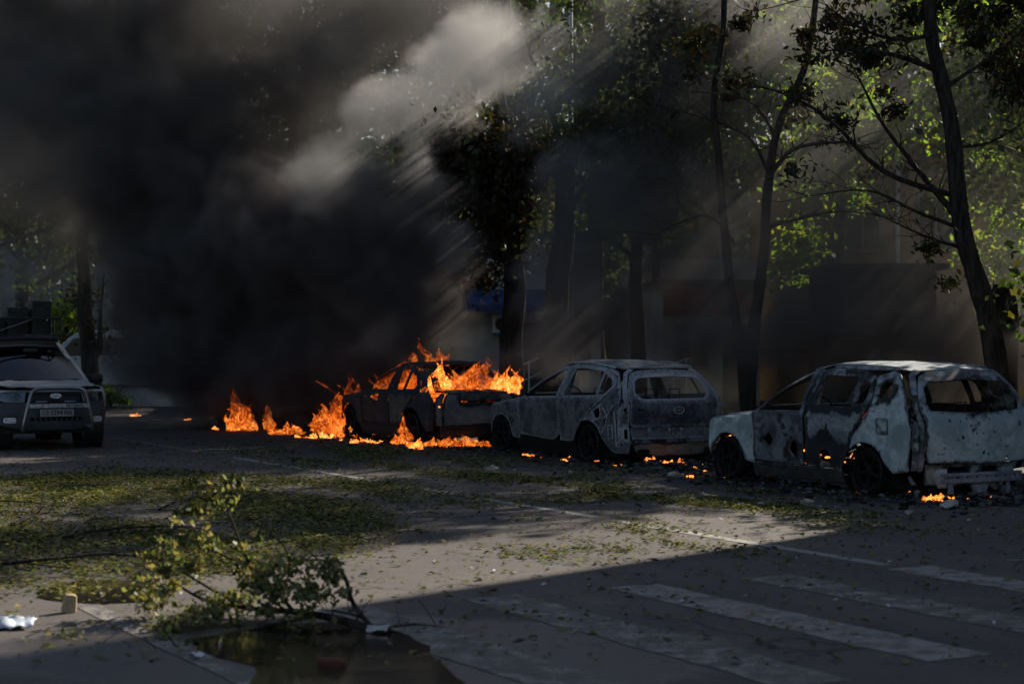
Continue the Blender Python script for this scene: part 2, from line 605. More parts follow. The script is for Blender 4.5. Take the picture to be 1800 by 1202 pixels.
for i in range(3):
    for k in range(44):
        o = link_mesh('paving_slab', slab, None, PAV)
        o.location = road(17.25 + i * 0.94, 12 + k * 1.0 + rnd.uniform(-.004, .004), 0.062 + rnd.uniform(0, 0.006))
        o.rotation_euler = (rnd.uniform(-.006, .006), rnd.uniform(-.006, .006), CAR_ROT)
KERB = sheet('kerb', [(16.598, -60), (16.758, -60), (16.758, 150), (16.598, 150)], M['kerb'], 0.01)
kb = MB().box((0, 0, 0), (0.985, 0.15, 0.16)).build('kerb_stone', M['kerb'], KERB, bevel=0.012)
for k in range(60):
    o = kb if k == 0 else kb.copy()
    if k: COL.objects.link(o); o.parent = KERB
    o.location = road(16.68, 4 + k * 1.0, 0.06)
    o.rotation_euler = (0, 0, CAR_ROT + rnd.uniform(-.01, .01))


def strip(name, n0, n1, s0, s1, mat, jag=0.02):
    """painted marking with slightly ragged outline, 4 mm proud"""
    bm = bmesh.new()
    k = max(2, int(abs(s1 - s0) / 0.25))
    a = []; b_ = []
    for i in range(k + 1):
        s = s0 + (s1 - s0) * i / k
        a.append(bm.verts.new(road(n0 + rnd.uniform(-jag, jag), s + (rnd.uniform(-.04, .04) if i in (0, k) else 0), 0.004)))
        b_.append(bm.verts.new(road(n1 + rnd.uniform(-jag, jag), s + (rnd.uniform(-.04, .04) if i in (0, k) else 0), 0.004)))
    for i in range(k):
        bm.faces.new((a[i], b_[i], b_[i + 1], a[i + 1]))
    bm.normal_update()
    if bm.faces[:][0].normal.z < 0: bmesh.ops.reverse_faces(bm, faces=bm.faces[:])
    me = bpy.data.meshes.new(name); bm.to_mesh(me); bm.free()
    return link_mesh(name, me, mat, ROAD)


for n0, s0, s1, mt in ((4.75, 8.0, 11.45, 'paint_worn'), (5.9, 7.7, 11.45, 'paint_worn'), (7.1, 7.9, 11.4, 'paint'),
                       (8.3, 8.0, 11.35, 'paint_worn'), (9.62, 7.8, 11.25, 'paint'), (10.9, 7.6, 11.2, 'paint_worn')):
    strip('crosswalk_stripe', n0, n0 + 0.47, s0, s1, M[mt])
strip('lane_line', 9.73, 9.88, 11.45, 15.6, M['paint_line'], 0.008)
strip('lane_line', 9.73, 9.88, 15.9, 20.6, M['paint_line'], 0.008)
strip('lane_line', 9.73, 9.88, 21.6, 26.5, M['paint_line'], 0.008)
strip('lane_line', 9.74, 9.87, 28.6, 33.0, M['paint_worn'], 0.008)
strip('lane_line', 3.42, 3.6, 6.0, 13.2, M['paint_worn'], 0.012)
strip('lane_line', 3.42, 3.6, 15.2, 21.0, M['paint_worn'], 0.008)

# puddle in the near foreground
m, t, b = new_mat('puddle water')
p = t.pos()
t.t.links.new(t.mix(t.mapr(t.noise(p, 1.3, 4), 0.45, 0.62), (0.012, 0.010, 0.008), (0.06, 0.044, 0.026)), b.inputs['Base Color'])
b.inputs['Roughness'].default_value = 0.1
b.inputs['Specular IOR Level'].default_value = 0.4
t.t.links.new(t.bump(t.noise(p, 5, 3), 0.06, 0.02), b.inputs['Normal'])
M['water'] = m


def puddle(pts, z=0.006, sub=5):
    q = []
    n_ = len(pts)
    for i in range(n_):
        p0, p1, p2, p3 = (Vector(pts[(i + j - 1) % n_]) for j in range(4))
        for k in range(sub):
            u = k / sub
            v = 0.5 * ((2 * p1) + (p2 - p0) * u + (2 * p0 - 5 * p1 + 4 * p2 - p3) * u * u + (3 * p1 - p0 - 3 * p2 + p3) * u ** 3)
            v += Vector((noise.noise(Vector((v.x * 3, v.y * 3, 1))), noise.noise(Vector((v.x * 3, v.y * 3, 7))))) * 0.10
            q.append((v.x, v.y, z))
    me = bpy.data.meshes.new('puddle')
    me.from_pydata(q, [], [tuple(range(len(q)))])
    me.update()
    if me.polygons[0].normal.z < 0: me.flip_normals()
    return tag(link_mesh('puddle', me, M['water']), kind='structure')


def P2(px, py):
    v = gnd(px, py)
    return (v.x, v.y)


puddle([P2(330, 1125), P2(430, 1108), P2(560, 1095), P2(660, 1102), P2(730, 1122), P2(760, 1150), P2(800, 1190), P2(860, 1240), P2(700, 1260), P2(470, 1240), P2(430, 1170), P2(350, 1140)])
puddle([P2(60, 1040), P2(150, 1022), P2(240, 1020), P2(290, 1035), P2(240, 1058), P2(130, 1062)])


# ================================================================ leaf litter: shredded leaves blown over the road
def quads_flat(pts, sizes, tilt, r):
    n_ = len(pts)
    rot = r.uniform(0, 2 * np.pi, n_)
    a = np.stack([np.cos(rot), np.sin(rot), r.uniform(-tilt, tilt, n_)], 1)
    b = np.stack([-np.sin(rot), np.cos(rot), r.uniform(-tilt, tilt, n_)], 1)
    L = sizes[:, None]
    W = L * r.uniform(0.4, 0.75, n_)[:, None]
    P = np.asarray(pts)
    fold = np.stack([np.zeros(n_), np.zeros(n_), sizes * r.uniform(-.15, .25, n_)], 1)
    v = np.stack([P - a * L / 2, P - b * W / 2 + fold, P + a * L / 2, P + b * W / 2 + fold], 1)
    return v.reshape(-1, 3)


def litter_density(x, y):
    p = Vector((x, y, 0))
    n_ = p.dot(N); s_ = p.dot(U)
    pa = noise.fractal(Vector((n_ * 0.9, s_ * 0.35, 3)), 1.0, 2.0, 4)       # patches drawn out along the road
    pb = noise.noise(Vector((x * 3.1, y * 3.1, 9)))
    left = max(0.0, 1 - (((x + 4.9) / 4.3) ** 2 + ((y - 18.6) / 6.3) ** 2))
    d1 = min(1.0, left * 3.2) * max(0.05, 0.84 + 1.35 * pa + .25 * pb)
    lane = math.exp(-((n_ - 11.6) / 1.3) ** 2) * max(0.0, min(1.0, (s_ - 12.5) / 3)) * max(0, min(1, (29 - s_) / 4))
    d2 = lane * (0.25 + 1.7 * pa + 0.4 * pb)
    mid = math.exp(-((n_ - 8.4) / 2.2) ** 2) * max(0.0, min(1.0, (s_ - 12) / 2.0)) * max(0, min(1, (27 - s_) / 6))
    d3 = mid * (-0.18 + 1.9 * pa + 0.3 * pb)
    d4 = 0.03 + 0.045 * max(0, pb)
    return max(d1, d2 * 1.25, d3, 0) + d4


r_ = np.random.default_rng(5)
pts = []
NTRY = 620000
tries = r_.uniform((-9.5, 10.2), (8.5, 33.0), (NTRY, 2))
tries = tries[np.abs(tries[:, 0]) < tries[:, 1] * 0.30 + 0.2]
# coarse density map, then a cheap look-up per leaf
gx = np.arange(-10, 9, .08); gy = np.arange(10, 33.2, .08)
dm = np.array([[litter_density(x, y) for x in gx] for y in gy])
keep = r_.uniform(0, 1, len(tries))
dv = dm[np.clip(((tries[:, 1] - 10) / .08).astype(int), 0, len(gy) - 1), np.clip(((tries[:, 0] + 10) / .08).astype(int), 0, len(gx) - 1)]
ok_ = dv * 0.72 > keep
pts = np.c_[tries[ok_], 0.008 + 0.035 * r_.random(ok_.sum()) ** 2]
sz = r_.uniform(0.025, 0.085, len(pts)) * (0.7 + 0.6 * r_.random(len(pts)) ** 3)
me = np_mesh('leaf_litter', quads_flat(pts, sz, 0.35, r_), None, 4)
tag(link_mesh('leaf_litter', me, M['leaf_litter']), 'shredded green leaves strewn thickly over the road', 'leaves', kind='stuff')

# pale paper-like scraps and broken plaster chips among the leaves
sc = r_.uniform((-6, 11), (7, 27), (330, 2))
sc = sc[np.abs(sc[:, 0]) < sc[:, 1] * 0.29]
M['scrap'] = simple('pale scrap', (0.42, 0.41, 0.39), 0.85, 0, 0.35, 8, 0.2)
me = np_mesh('litter_chips', quads_flat(np.c_[sc, np.full(len(sc), 0.014)], r_.uniform(0.02, 0.06, len(sc)), 0.5, r_), None, 4)
tag(link_mesh('litter_chips', me, M['scrap']), 'small pale chips of paper and plaster scattered over the asphalt', 'scraps', kind='stuff')


# ================================================================ trees
def wobble_path(pts, k, amp, seed):
    """Catmull-Rom through pts with small sideways wander"""
    out = []
    pts = [Vector(p) for p in pts]
    n_ = len(pts)
    for i in range(n_ - 1):
        p0 = pts[max(i - 1, 0)]; p1 = pts[i]; p2 = pts[i + 1]; p3 = pts[min(i + 2, n_ - 1)]
        for j in range(k):
            u = j / k
            v = 0.5 * ((2 * p1) + (p2 - p0) * u + (2 * p0 - 5 * p1 + 4 * p2 - p3) * u * u + (3 * p1 - p0 - 3 * p2 + p3) * u ** 3)
            if i + j:
                q = v * 0.9 + Vector((seed, seed * 2, 0))
                v = v + Vector((noise.noise(q), noise.noise(q + Vector((5, 0, 0))), 0)) * amp
            out.append(v)
    out.append(pts[-1])
    return out


def leaf_cloud(blobs, size, r, clump=0.35, aspect=0.62):
    """leaf quads spread in ragged clumps through ellipsoids; blobs: (centre, (rx,ry,rz), count)"""
    out = []
    for c, rad, cnt in blobs:
        nc = max(3, cnt // 45)
        d = r.normal(size=(nc, 3)); d /= np.linalg.norm(d, axis=1)[:, None] + 1e-9
        cc = np.asarray(c) + d * np.asarray(rad) * (r.random((nc, 1)) ** 0.45)
        w = r.random(nc) ** 1.5 + 0.1
        ids = r.choice(nc, cnt, p=w / w.sum())
        spread = clump * (0.5 + r.random(nc))[ids][:, None]
        P = cc[ids] + r.normal(size=(cnt, 3)) * spread * np.array([1, 1, 0.65])
        a = r.normal(size=(cnt, 3)); a[:, 2] -= 0.5; a /= np.linalg.norm(a, axis=1)[:, None]
        h = r.normal(size=(cnt, 3))
        b = np.cross(a, h); b /= np.linalg.norm(b, axis=1)[:, None] + 1e-9
        L = (size * r.uniform(0.6, 1.35, cnt))[:, None]
        W = L * aspect
        nrm = np.cross(a, b) * L * 0.12
        v = np.stack([P - a * L / 2, P - b * W / 2 + nrm, P + a * L / 2, P + b * W / 2 + nrm], 1)
        out.append(v.reshape(-1, 3))
    return np.concatenate(out)


def tree(name, label, trunk, r0, r1, limbs, blobs, leaf, size, seed, group=None, clump=0.35, twigs=3, bark='bark', stems=(), aspect=0.62):
    r = np.random.default_rng(seed)
    rr = random.Random(seed)
    base = Vector(trunk[0])
    root = thing(name, label, 'tree', base, 0, group)
    mb = MB()
    L = lambda p: Vector(p) - base
    for tk, a0, a1 in [(trunk, r0, r1)] + list(stems):
        path = wobble_path([L(p) for p in tk], 5, r0 * 0.35, seed)
        rad = [a0 + (a1 - a0) * (i / (len(path) - 1)) ** 0.8 for i in range(len(path))]
        rad = [q_ * (1 + .14 * noise.noise(Vector((seed, i_ * .7, 2)))) for i_, q_ in enumerate(rad)]
        rad[0] *= 1.35
        mb.tube(path, rad, 9)
    tips = []
    for pts_, a in limbs:
        path = wobble_path([L(p) for p in pts_], 5, 0.10, seed + len(tips))
        rad = [a * (1 - 0.85 * i / (len(path) - 1)) for i in range(len(path))]
        mb.tube(path, rad, 6)
        for i in range(3, len(path), 2):
            tips.append((path[i], rad[i], (path[i] - path[i - 1]).normalized()))
    for p, a, tg in tips:
        for k in range(twigs):
            d = tg * rr.uniform(.2, .8) + Vector((rr.uniform(-1, 1), rr.uniform(-.6, .6), rr.uniform(-0.4, 0.7))) * .6
            ln = rr.uniform(0.3, 0.9)
            pt = [p]
            for j in range(4):
                d = d + Vector((rr.uniform(-.35, .35), rr.uniform(-.3, .3), rr.uniform(-.2, .3)))
                pt.append(pt[-1] + d.normalized() * ln / 4)
            mb.tube(pt, [max(0.006, a * 0.4), max(.005, a * .3), .005, .004, .002], 4, cap=False)
    mb.build('trunk', M[bark], root)
    if blobs:
        bl = [((Vector(c) - base), rd, cnt) for c, rd, cnt in blobs]
        me = np_mesh('crown', leaf_cloud(bl, size, r, clump, aspect), None, 4)
        link_mesh('crown', me, M[leaf], root)
    return root


def auto_tree(name, label, base, h, r0, crown_r, crown_lo, leaf, size, n_leaf, seed, group=None, lean=(0, 0)):
    rr = random.Random(seed)
    b = Vector(base)
    top = b + Vector((lean[0], lean[1], h * 0.86))
    trunk = [b, b.lerp(top, 0.3) + Vector((rr.uniform(-.15, .15), rr.uniform(-.15, .15), 0)), b.lerp(top, 0.65) + Vector((rr.uniform(-.3, .3), rr.uniform(-.3, .3), 0)), top]
    limbs = []; blobs = []
    k = 9
    for i in range(k):
        f = crown_lo + (1 - crown_lo) * (i + 0.3) / k * 0.85
        st = b.lerp(top, f)
        a = i * 2.4 + rr.uniform(-.5, .5)
        ln = crown_r * (1.0 - 0.45 * i / k) * rr.uniform(0.7, 1.1)
        e = st + Vector((math.cos(a) * ln, math.sin(a) * ln, ln * rr.uniform(0.25, 0.7)))
        limbs.append(([st, st.lerp(e, 0.5) + Vector((0, 0, rr.uniform(0, .3))), e], r0 * 0.4))
        blobs.append((st.lerp(e, 0.8), (crown_r * .48, crown_r * .48, crown_r * .4), n_leaf // (k + 2)))
    blobs.append((b.lerp(top, 0.95), (crown_r * .55, crown_r * .55, crown_r * .5), n_leaf // (k + 2)))
    blobs.append((b.lerp(top, (crown_lo + 1) / 2), (crown_r * .8, crown_r * .8, h * (1 - crown_lo) * .42), n_leaf // (k + 2)))
    return tree(name, label, trunk, r0, r0 * 0.25, limbs, blobs, leaf, size, seed, group, clump=crown_r * 0.13, twigs=1)


# T1 the leaning dark tree on the right
D1 = 26.5
A = lambda px, py, d=D1: at(px, py, d)
T1_blobs = [(A(px, py, D1 + dz), (rx * .9, rx * .9, rx * .6), int(n_ * 1.5)) for px, py, dz, rx, n_ in (
    (1480, 30, -.3, .5, 200), (1420, 85, .2, .4, 180), (1530, 100, -.2, .55, 260), (1500, 60, .3, .5, 180), (1245, 60, -.4, .25, 110),
    (1330, 25, .2, .45, 110), (1400, 170, .1, .35, 110), (1460, 205, .4, .35, 90), (1225, 85, .5, .3, 110), (1310, 150, .2, .3, 80),
    (1590, 40, .4, .5, 240), (1700, 60, .4, .5, 160), (1560, 175, .3, .4, 100), (1380, 300, .4, .3, 60), (1700, 500, .3, .4, 50), (1600, 430, -.2, .45, 70),
    (1640, -60, .5, 1.1, 900), (1500, -120, .5, 1.1, 900), (1750, 20, .6, .7, 420), (1780, 160, .8, .5, 260), (1700, -230, .6, 2.0, 3500), (1820, -80, .8, 1.6, 2600), (1860, 110, 1.0, 1.2, 1500), (1500, -300, .4, 1.9, 2600))]  # dense clumps beyond the top and right of view, added to shade the road
T1_limbs = [([A(1660, 130), A(1600, 105, D1 - .3), A(1530, 90, D1 - .5), A(1440, 90, D1 - .6)], .05),
            ([A(1645, 60), A(1570, 70, D1 - .2), A(1490, 40, D1 - .4), A(1440, 5, D1 - .5)], .04),
            ([A(1690, 390), A(1610, 300, D1 - .2), A(1540, 200, D1 - .5), A(1500, 120, D1 - .8)], .055),
            ([A(1680, 345), A(1560, 300, D1 - .6), A(1430, 190, D1 - .9), A(1330, 150, D1 - 1.2)], .05),
            ([A(1690, 400), A(1600, 370, D1 + .2), A(1520, 335, D1 + .4), A(1420, 345, D1 + .5)], .035),
            ([A(1640, 20), A(1600, -20, D1 + .2), A(1520, -30, D1 - .2), A(1330, 20, D1 - .6)], .04),
            ([A(1700, 440), A(1640, 420), A(1590, 400), A(1545, 380, D1 - .3)], .03),
            ([A(1655, 160), A(1730, 110, D1 + .3), A(1790, 60, D1 + .5)], .04),
            ([A(1670, 260), A(1740, 250, D1 + .4), A(1800, 215, D1 + .6)], .035)]
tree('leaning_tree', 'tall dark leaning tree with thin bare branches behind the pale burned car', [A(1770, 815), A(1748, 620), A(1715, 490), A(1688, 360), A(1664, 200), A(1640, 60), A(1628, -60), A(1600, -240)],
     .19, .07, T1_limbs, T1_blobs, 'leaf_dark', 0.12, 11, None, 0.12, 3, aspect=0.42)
# broken stump beside it
stb = at(1768, 805, 27.2)
tree('broken_trunk', 'short broken trunk stub standing beside the leaning tree', [stb, at(1768, 640, 27.2), at(1772, 560, 27.2), at(1764, 502, 27.2)], .2, .15, [([at(1768, 560, 27.2), at(1750, 530, 27.1), at(1746, 505, 27.1)], .06)], [], 'leaf_dark', .1, 12, twigs=1)

# T2 the twin-stemmed tree in the middle right
D2 = 32.5
B2_ = lambda px, py, dz=0: at(px, py, D2 + dz)
tree('forked_tree', 'dark forked tree with two stems rising from one base behind the cars',
     [B2_(1318, 768), B2_(1322, 600), B2_(1340, 480), B2_(1350, 330), B2_(1372, 215), B2_(1420, 100), B2_(1440, -60)], .13, .05,
     [([B2_(1345, 400), B2_(1400, 385, -.3), B2_(1470, 372, -.5), B2_(1560, 380, -.6)], .045),
      ([B2_(1352, 310), B2_(1400, 262, -.3), B2_(1480, 250, -.5), B2_(1540, 262, -.6)], .05),
      ([B2_(1350, 300), B2_(1310, 240, .2), B2_(1230, 205, .2), B2_(1130, 180, .3)], .04),
      ([B2_(1362, 240), B2_(1330, 190), B2_(1290, 170), B2_(1200, 160, -.4)], .035),
      ([B2_(1290, 430), B2_(1240, 380), B2_(1180, 400), B2_(1150, 420)], .03)],
     [(B2_(1225, 75), (.35, .35, .3), 150), (B2_(1300, 165), (.4, .4, .2), 110), (B2_(1215, 130), (.4, .4, .3), 90), (B2_(1400, 200), (.5, .4, .2), 120), (B2_(1150, 190), (.6, .4, .3), 120),
      (B2_(1470, 250), (.7, .5, .3), 160), (B2_(1560, 300), (.5, .5, .3), 110), (B2_(1450, -60), (1.6, 1.4, 1.0), 900), (B2_(1300, -120), (1.6, 1.4, 1.0), 900)],
     'leaf_dark', .12, 21, None, .14, 3, aspect=.42, stems=[([B2_(1318, 768), B2_(1300, 600), B2_(1280, 460), B2_(1268, 330), B2_(1255, 180), B2_(1270, 40), B2_(1275, -120)], .11, .045)])

# T4 trunk in front of the white shop wall with a dark crown above the fire
D4 = 37.0
C4 = lambda px, py, dz=0: at(px, py, D4 + dz)
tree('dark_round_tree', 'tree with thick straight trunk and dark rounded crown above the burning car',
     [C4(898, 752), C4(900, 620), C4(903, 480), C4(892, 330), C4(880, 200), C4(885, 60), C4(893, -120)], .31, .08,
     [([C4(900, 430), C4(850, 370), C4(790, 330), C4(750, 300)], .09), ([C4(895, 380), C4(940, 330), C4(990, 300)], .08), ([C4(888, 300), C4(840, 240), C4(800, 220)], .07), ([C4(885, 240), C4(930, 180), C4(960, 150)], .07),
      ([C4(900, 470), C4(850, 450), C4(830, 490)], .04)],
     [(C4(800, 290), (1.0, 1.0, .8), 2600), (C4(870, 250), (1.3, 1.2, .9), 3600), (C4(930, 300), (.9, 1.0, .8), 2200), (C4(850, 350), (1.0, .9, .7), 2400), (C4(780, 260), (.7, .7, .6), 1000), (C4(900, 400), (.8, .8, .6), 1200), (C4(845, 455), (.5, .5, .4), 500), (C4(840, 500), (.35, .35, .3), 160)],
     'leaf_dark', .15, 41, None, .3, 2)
# T5 large tree right of it
D5 = 36.0
C5 = lambda px, py, dz=0: at(px, py, D5 + dz)
tree('broad_tree', 'broad tree with thick dark trunk half lost in the smoke behind the grey burned car',
     [C5(975, 757), C5(975, 620), C5(985, 450), C5(1000, 300), C5(1040, 150), C5(1060, -20)], .34, .1,
     [([C5(990, 380), C5(1060, 290), C5(1130, 240)], .1), ([C5(1000, 300), C5(960, 180), C5(930, 80)], .1), ([C5(1030, 180), C5(1100, 90), C5(1150, 20)], .09), ([C5(1010, 260), C5(1080, 200), C5(1180, 170)], .06)],
     [(C5(1090, 250), (1.3, 1.3, .9), 4200), (C5(1060, 150), (1.0, 1.2, .8), 1500), (C5(1150, 330), (1.0, 1.0, .8), 2600), (C5(1140, 60), (1.1, 1.2, .8), 800), (C5(1010, 30), (.7, 1.0, .6), 300), (C5(1190, 200), (1.1, 1.0, .9), 2400), (C5(1120, -80), (2., 1.8, 1.2), 1000)],
     'leaf_green', .15, 51, None, .3, 2)
# T6 bent trunk near the kiosk
C6 = lambda px, py, dz=0: at(px, py, 35 + dz)
tree('slim_dark_tree', 'slim dark tree standing left of the red kiosk', [C6(1125, 760), C6(1122, 600), C6(1118, 480), C6(1130, 350), C6(1160, 200), C6(1190, 60)], .18, .07,
     [([C6(1120, 460), C6(1080, 420), C6(1060, 380)], .05), ([C6(1128, 380), C6(1190, 330), C6(1240, 310)], .05)],
     [(C6(1210, 320), (.8, .8, .5), 700), (C6(1200, 100), (1.3, 1.2, .9), 1500), (C6(1240, 20), (1.2, 1.2, .9), 1500), (C6(1110, 390), (.6, .6, .4), 400)], 'leaf_dark', .14, 61, None, .28, 2)
# T7 sunlit young trees behind on the right
C7 = lambda px, py, dz=0: at(px, py, 38 + dz)
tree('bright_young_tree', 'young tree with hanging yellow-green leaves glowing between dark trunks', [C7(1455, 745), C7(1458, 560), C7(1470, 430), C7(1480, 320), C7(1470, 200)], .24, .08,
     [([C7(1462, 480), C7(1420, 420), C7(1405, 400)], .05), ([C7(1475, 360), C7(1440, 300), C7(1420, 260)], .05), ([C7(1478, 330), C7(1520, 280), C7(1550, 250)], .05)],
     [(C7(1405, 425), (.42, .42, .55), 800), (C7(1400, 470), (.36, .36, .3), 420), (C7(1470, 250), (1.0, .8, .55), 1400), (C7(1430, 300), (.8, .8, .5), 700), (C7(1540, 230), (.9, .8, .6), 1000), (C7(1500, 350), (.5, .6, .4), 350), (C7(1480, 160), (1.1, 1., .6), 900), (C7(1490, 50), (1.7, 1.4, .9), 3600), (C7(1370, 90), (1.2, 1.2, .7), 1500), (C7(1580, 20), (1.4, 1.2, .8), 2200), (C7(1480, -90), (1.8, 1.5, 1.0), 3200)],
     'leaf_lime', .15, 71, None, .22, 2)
C8 = lambda px, py, dz=0: at(px, py, 39 + dz)
tree('sunlit_tree', 'leafy tree with backlit yellow-green foliage at the right behind the leaning tree', [C8(1850, 740), C8(1845, 560), C8(1830, 400), C8(1810, 250), C8(1800, 100)], .25, .1,
     [([C8(1835, 420), C8(1780, 360), C8(1740, 320)], .08), ([C8(1815, 280), C8(1760, 200), C8(1730, 150)], .08), ([C8(1840, 450), C8(1780, 430), C8(1750, 440)], .05)],
     [(C8(1730, 170), (.9, .9, .8), 1300), (C8(1700, 110), (.9, .9, .7), 900), (C8(1740, 330), (.8, .8, .6), 900), (C8(1770, 440), (.9, .9, .9), 1600), (C8(1800, 550), (.7, .7, .7), 900), (C8(1690, 230), (.7, .7, .6), 600), (C8(1790, 250), (1.0, 1., .9), 1200), (C8(1650, 150), (.8, .8, .6), 600), (C8(1780, 60), (1.1, 1., .8), 1200)],
     'leaf_lime', .15, 81, None, .25, 2)

# far trees that fill the view behind the smoke; each labelled by what it stands beside
far = [
    # px, d, height, r0, crown_r, lo, leaf, nleaf, label
    (1250, 52, 17, .3, 4.2, .28, 'leaf_green', 9000, 'tall green tree rising behind the red kiosk'),
    (1420, 56, 18, .35, 4.6, .30, 'leaf_green', 9000, 'tall green tree behind the young bright tree'),
    (1580, 53, 16, .3, 4.2, .36, 'leaf_green', 8000, 'large green tree over the ochre house roof'),
    (1730, 55, 18, .35, 4.8, .25, 'leaf_green', 9000, 'bulky green tree behind the sunlit tree'),
    (1880, 47, 9.5, .3, 3.4, .22, 'leaf_green', 6000, 'wide green tree at the end of the ochre house'),
    (1050, 58, 19, .35, 4.8, .36, 'leaf_green', 9000, 'tall green tree rising behind the shop'),
    (880, 62, 18, .35, 5.0, .40, 'leaf_green', 9000, 'tall green tree beyond the dark rounded crown'),
    (700, 60, 19, .35, 5.0, .30, 'leaf_green', 9000, 'green tree hidden deep in the black smoke'),
    (520, 56, 17, .35, 4.6, .28, 'leaf_green', 9000, 'green tree with sky glints seen through thin smoke'),
    (360, 60, 18, .35, 4.8, .25, 'leaf_green', 9000, 'green tree behind the black smoke near the pale van'),
    (40, 66, 16, .35, 4.6, .22, 'leaf_green', 7000, 'green tree behind the roof rack of the grey car'),
    (-110, 58, 17, .35, 4.8, .22, 'leaf_green', 7000, 'green tree beyond the far end of the grey car'),
    (210, 74, 18, .35, 5.0, .22, 'leaf_green', 7000, 'green tree farthest down the road behind the pale van'),
    (620, 80, 21, .4, 6.0, .2, 'leaf_green', 7000, 'huge far green tree closing the end of the road'),
    (1160, 78, 22, .4, 6.0, .2, 'leaf_green', 7000, 'huge far green tree between shop and kiosk'),
    (1480, 80, 22, .4, 6.5, .2, 'leaf_green', 7000, 'huge far green tree behind the ochre house'),
    (1780, 78, 22, .4, 6.5, .2, 'leaf_green', 7000, 'huge far green tree behind the wide green tree'),
    (900, 85, 23, .4, 6.5, .2, 'leaf_green', 7000, 'huge far green tree straight behind the shop roof'),
    (350, 86, 22, .4, 6.5, .2, 'leaf_green', 7000, 'huge far green tree behind the smoke, left of the road end'),
]
for i, (px, d, h, r0, cr, lo, lf, nl, lab) in enumerate(far):
    auto_tree('green_tree', lab, at(px, HOR + F * (CAM_H - 0.1) / d, d), h, r0, cr, lo, lf, 0.24, nl, 300 + i, 'trees behind the burning cars')
# low bright trees by the pale van on the left
C9 = lambda px, py, dz=0: at(px, py, 54 + dz)
tree('small_bright_tree', 'small tree with yellow-green leaves between the grey car and the pale van', [C9(108, 697), C9(104, 640), C9(112, 600), C9(120, 560)], .1, .05,
     [([C9(106, 620), C9(90, 590), C9(85, 570)], .04), ([C9(112, 600), C9(128, 580), C9(132, 560)], .04)],
     [(C9(95, 560), (.5, .5, .3), 420), (C9(100, 600), (.45, .5, .35), 360), (C9(122, 575), (.4, .4, .4), 300), (C9(110, 545), (.5, .5, .25), 260)], 'leaf_lime', .15, 91, None, .2, 1)
C10 = lambda px, py, dz=0: at(px, py, 46 + dz)
tree('roadside_tree', 'dark roadside trunk standing in front of the pale van', [C10(168, 716), C10(158, 640), C10(150, 570), C10(146, 480), C10(150, 330), C10(160, 150)], .26, .12,
     [([C10(158, 640), C10(172, 610), C10(176, 560), C10(184, 480)], .12), ([C10(148, 420), C10(90, 340), C10(40, 300)], .07), ([C10(150, 330), C10(230, 260), C10(300, 230)], .07)],
     [(C10(60, 300), (1.3, 1.2, .8), 1400), (C10(270, 230), (1.4, 1.2, .9), 1500), (C10(150, 170), (1.8, 1.5, 1.0), 2200), (C10(140, 520), (.5, .5, .3), 160), (C10(185, 580), (.5, .4, .35), 160)], 'leaf_dark', .15, 92, None, .3, 1)

# street trees added off to the right to shade the parked cars and road
for i, (n_, s_, h, cr, lo, lab) in enumerate(((19.0, 12.5, 5.2, 1.9, .22, 'small added shade tree nearest the crossing'), (20.5, 17.0, 5.4, 2.3, .25, 'added shade tree just right of the pale burned car'),
                                         (26.0, 25.0, 14.0, 3.8, .3, 'tall added shade tree beside the ochre house'))):
    auto_tree('added_shade_tree', lab, road(n_, s_, .1), h, .2, cr, lo, 'leaf_green', .17, 17000, 500 + i, 'added shade trees on the verge')


# ================================================================ buildings
M['plaster'] = simple('grey white plaster', (0.42, 0.42, 0.41), 0.9, 0, 0.25, 1.2, 0.2)
M['ochre'] = simple('ochre plaster', (0.26, 0.15, 0.05), 0.9, 0, 0.3, 1.0, 0.25)
M['roof_dark'] = simple('dark roof sheet', (0.06, 0.055, 0.055), 0.7, 0.2, 0.3, 3, 0.2)
M['awning'] = simple('dark blue awning', (0.03, 0.06, 0.17), 0.7, 0, 0.25, 4, 0.1)
M['orange'] = simple('orange sign', (0.62, 0.13, 0.04), 0.6, 0, 0.2, 3, 0.05)
M['white'] = simple('white painted panel', (0.6, 0.62, 0.63), 0.6, 0, 0.15, 3, 0.05)
M['red'] = simple('dull red panel', (0.28, 0.035, 0.025), 0.7, 0, 0.3, 2, 0.1)
M['sash'] = simple('grey window sash', (0.16, 0.16, 0.155), 0.8, 0, 0.3, 4, 0.1)
M['frame_dark'] = simple('dark frame', (0.05, 0.05, 0.05), 0.6, 0, 0.3, 5, 0.1)
M['shed'] = simple('dark shed boards', (0.035, 0.033, 0.033), 0.85, 0, 0.5, 3, 0.4)
m, t, b = new_mat('dark window glass'); b.inputs['Base Color'].default_value = (0.02, 0.025, 0.03, 1); b.inputs['Roughness'].default_value = 0.08; M['glass_dark'] = m


def wall_frame(o, p0, p1):
    """place root so that local X runs along p0->p1"""
    d = Vector(p1) - Vector(p0)
    return math.atan2(d.y, d.x)


def window(parent, x, z, w, h, y=-0.02):
    """frame proud of the wall with a recessed pane; local x along wall, -y towards the viewer"""
    mb = MB()
    t_ = 0.07
    mb.box((x, y, z - h / 2), (w, .08, t_)).box((x, y, z + h / 2), (w, .08, t_))
    mb.box((x - w / 2 + t_ / 2, y, z), (t_, .079, h - t_)).box((x + w / 2 - t_ / 2, y, z), (t_, .079, h - t_)).box((x, y, z), (.05, .07, h - t_))
    f = mb.build('window', M['sash'], parent, sm=False)
    MB().box((x, y + 0.012, z), (w - .1, .02, h - .1)).build('pane', M['glass_dark'], f, sm=False)
    return f


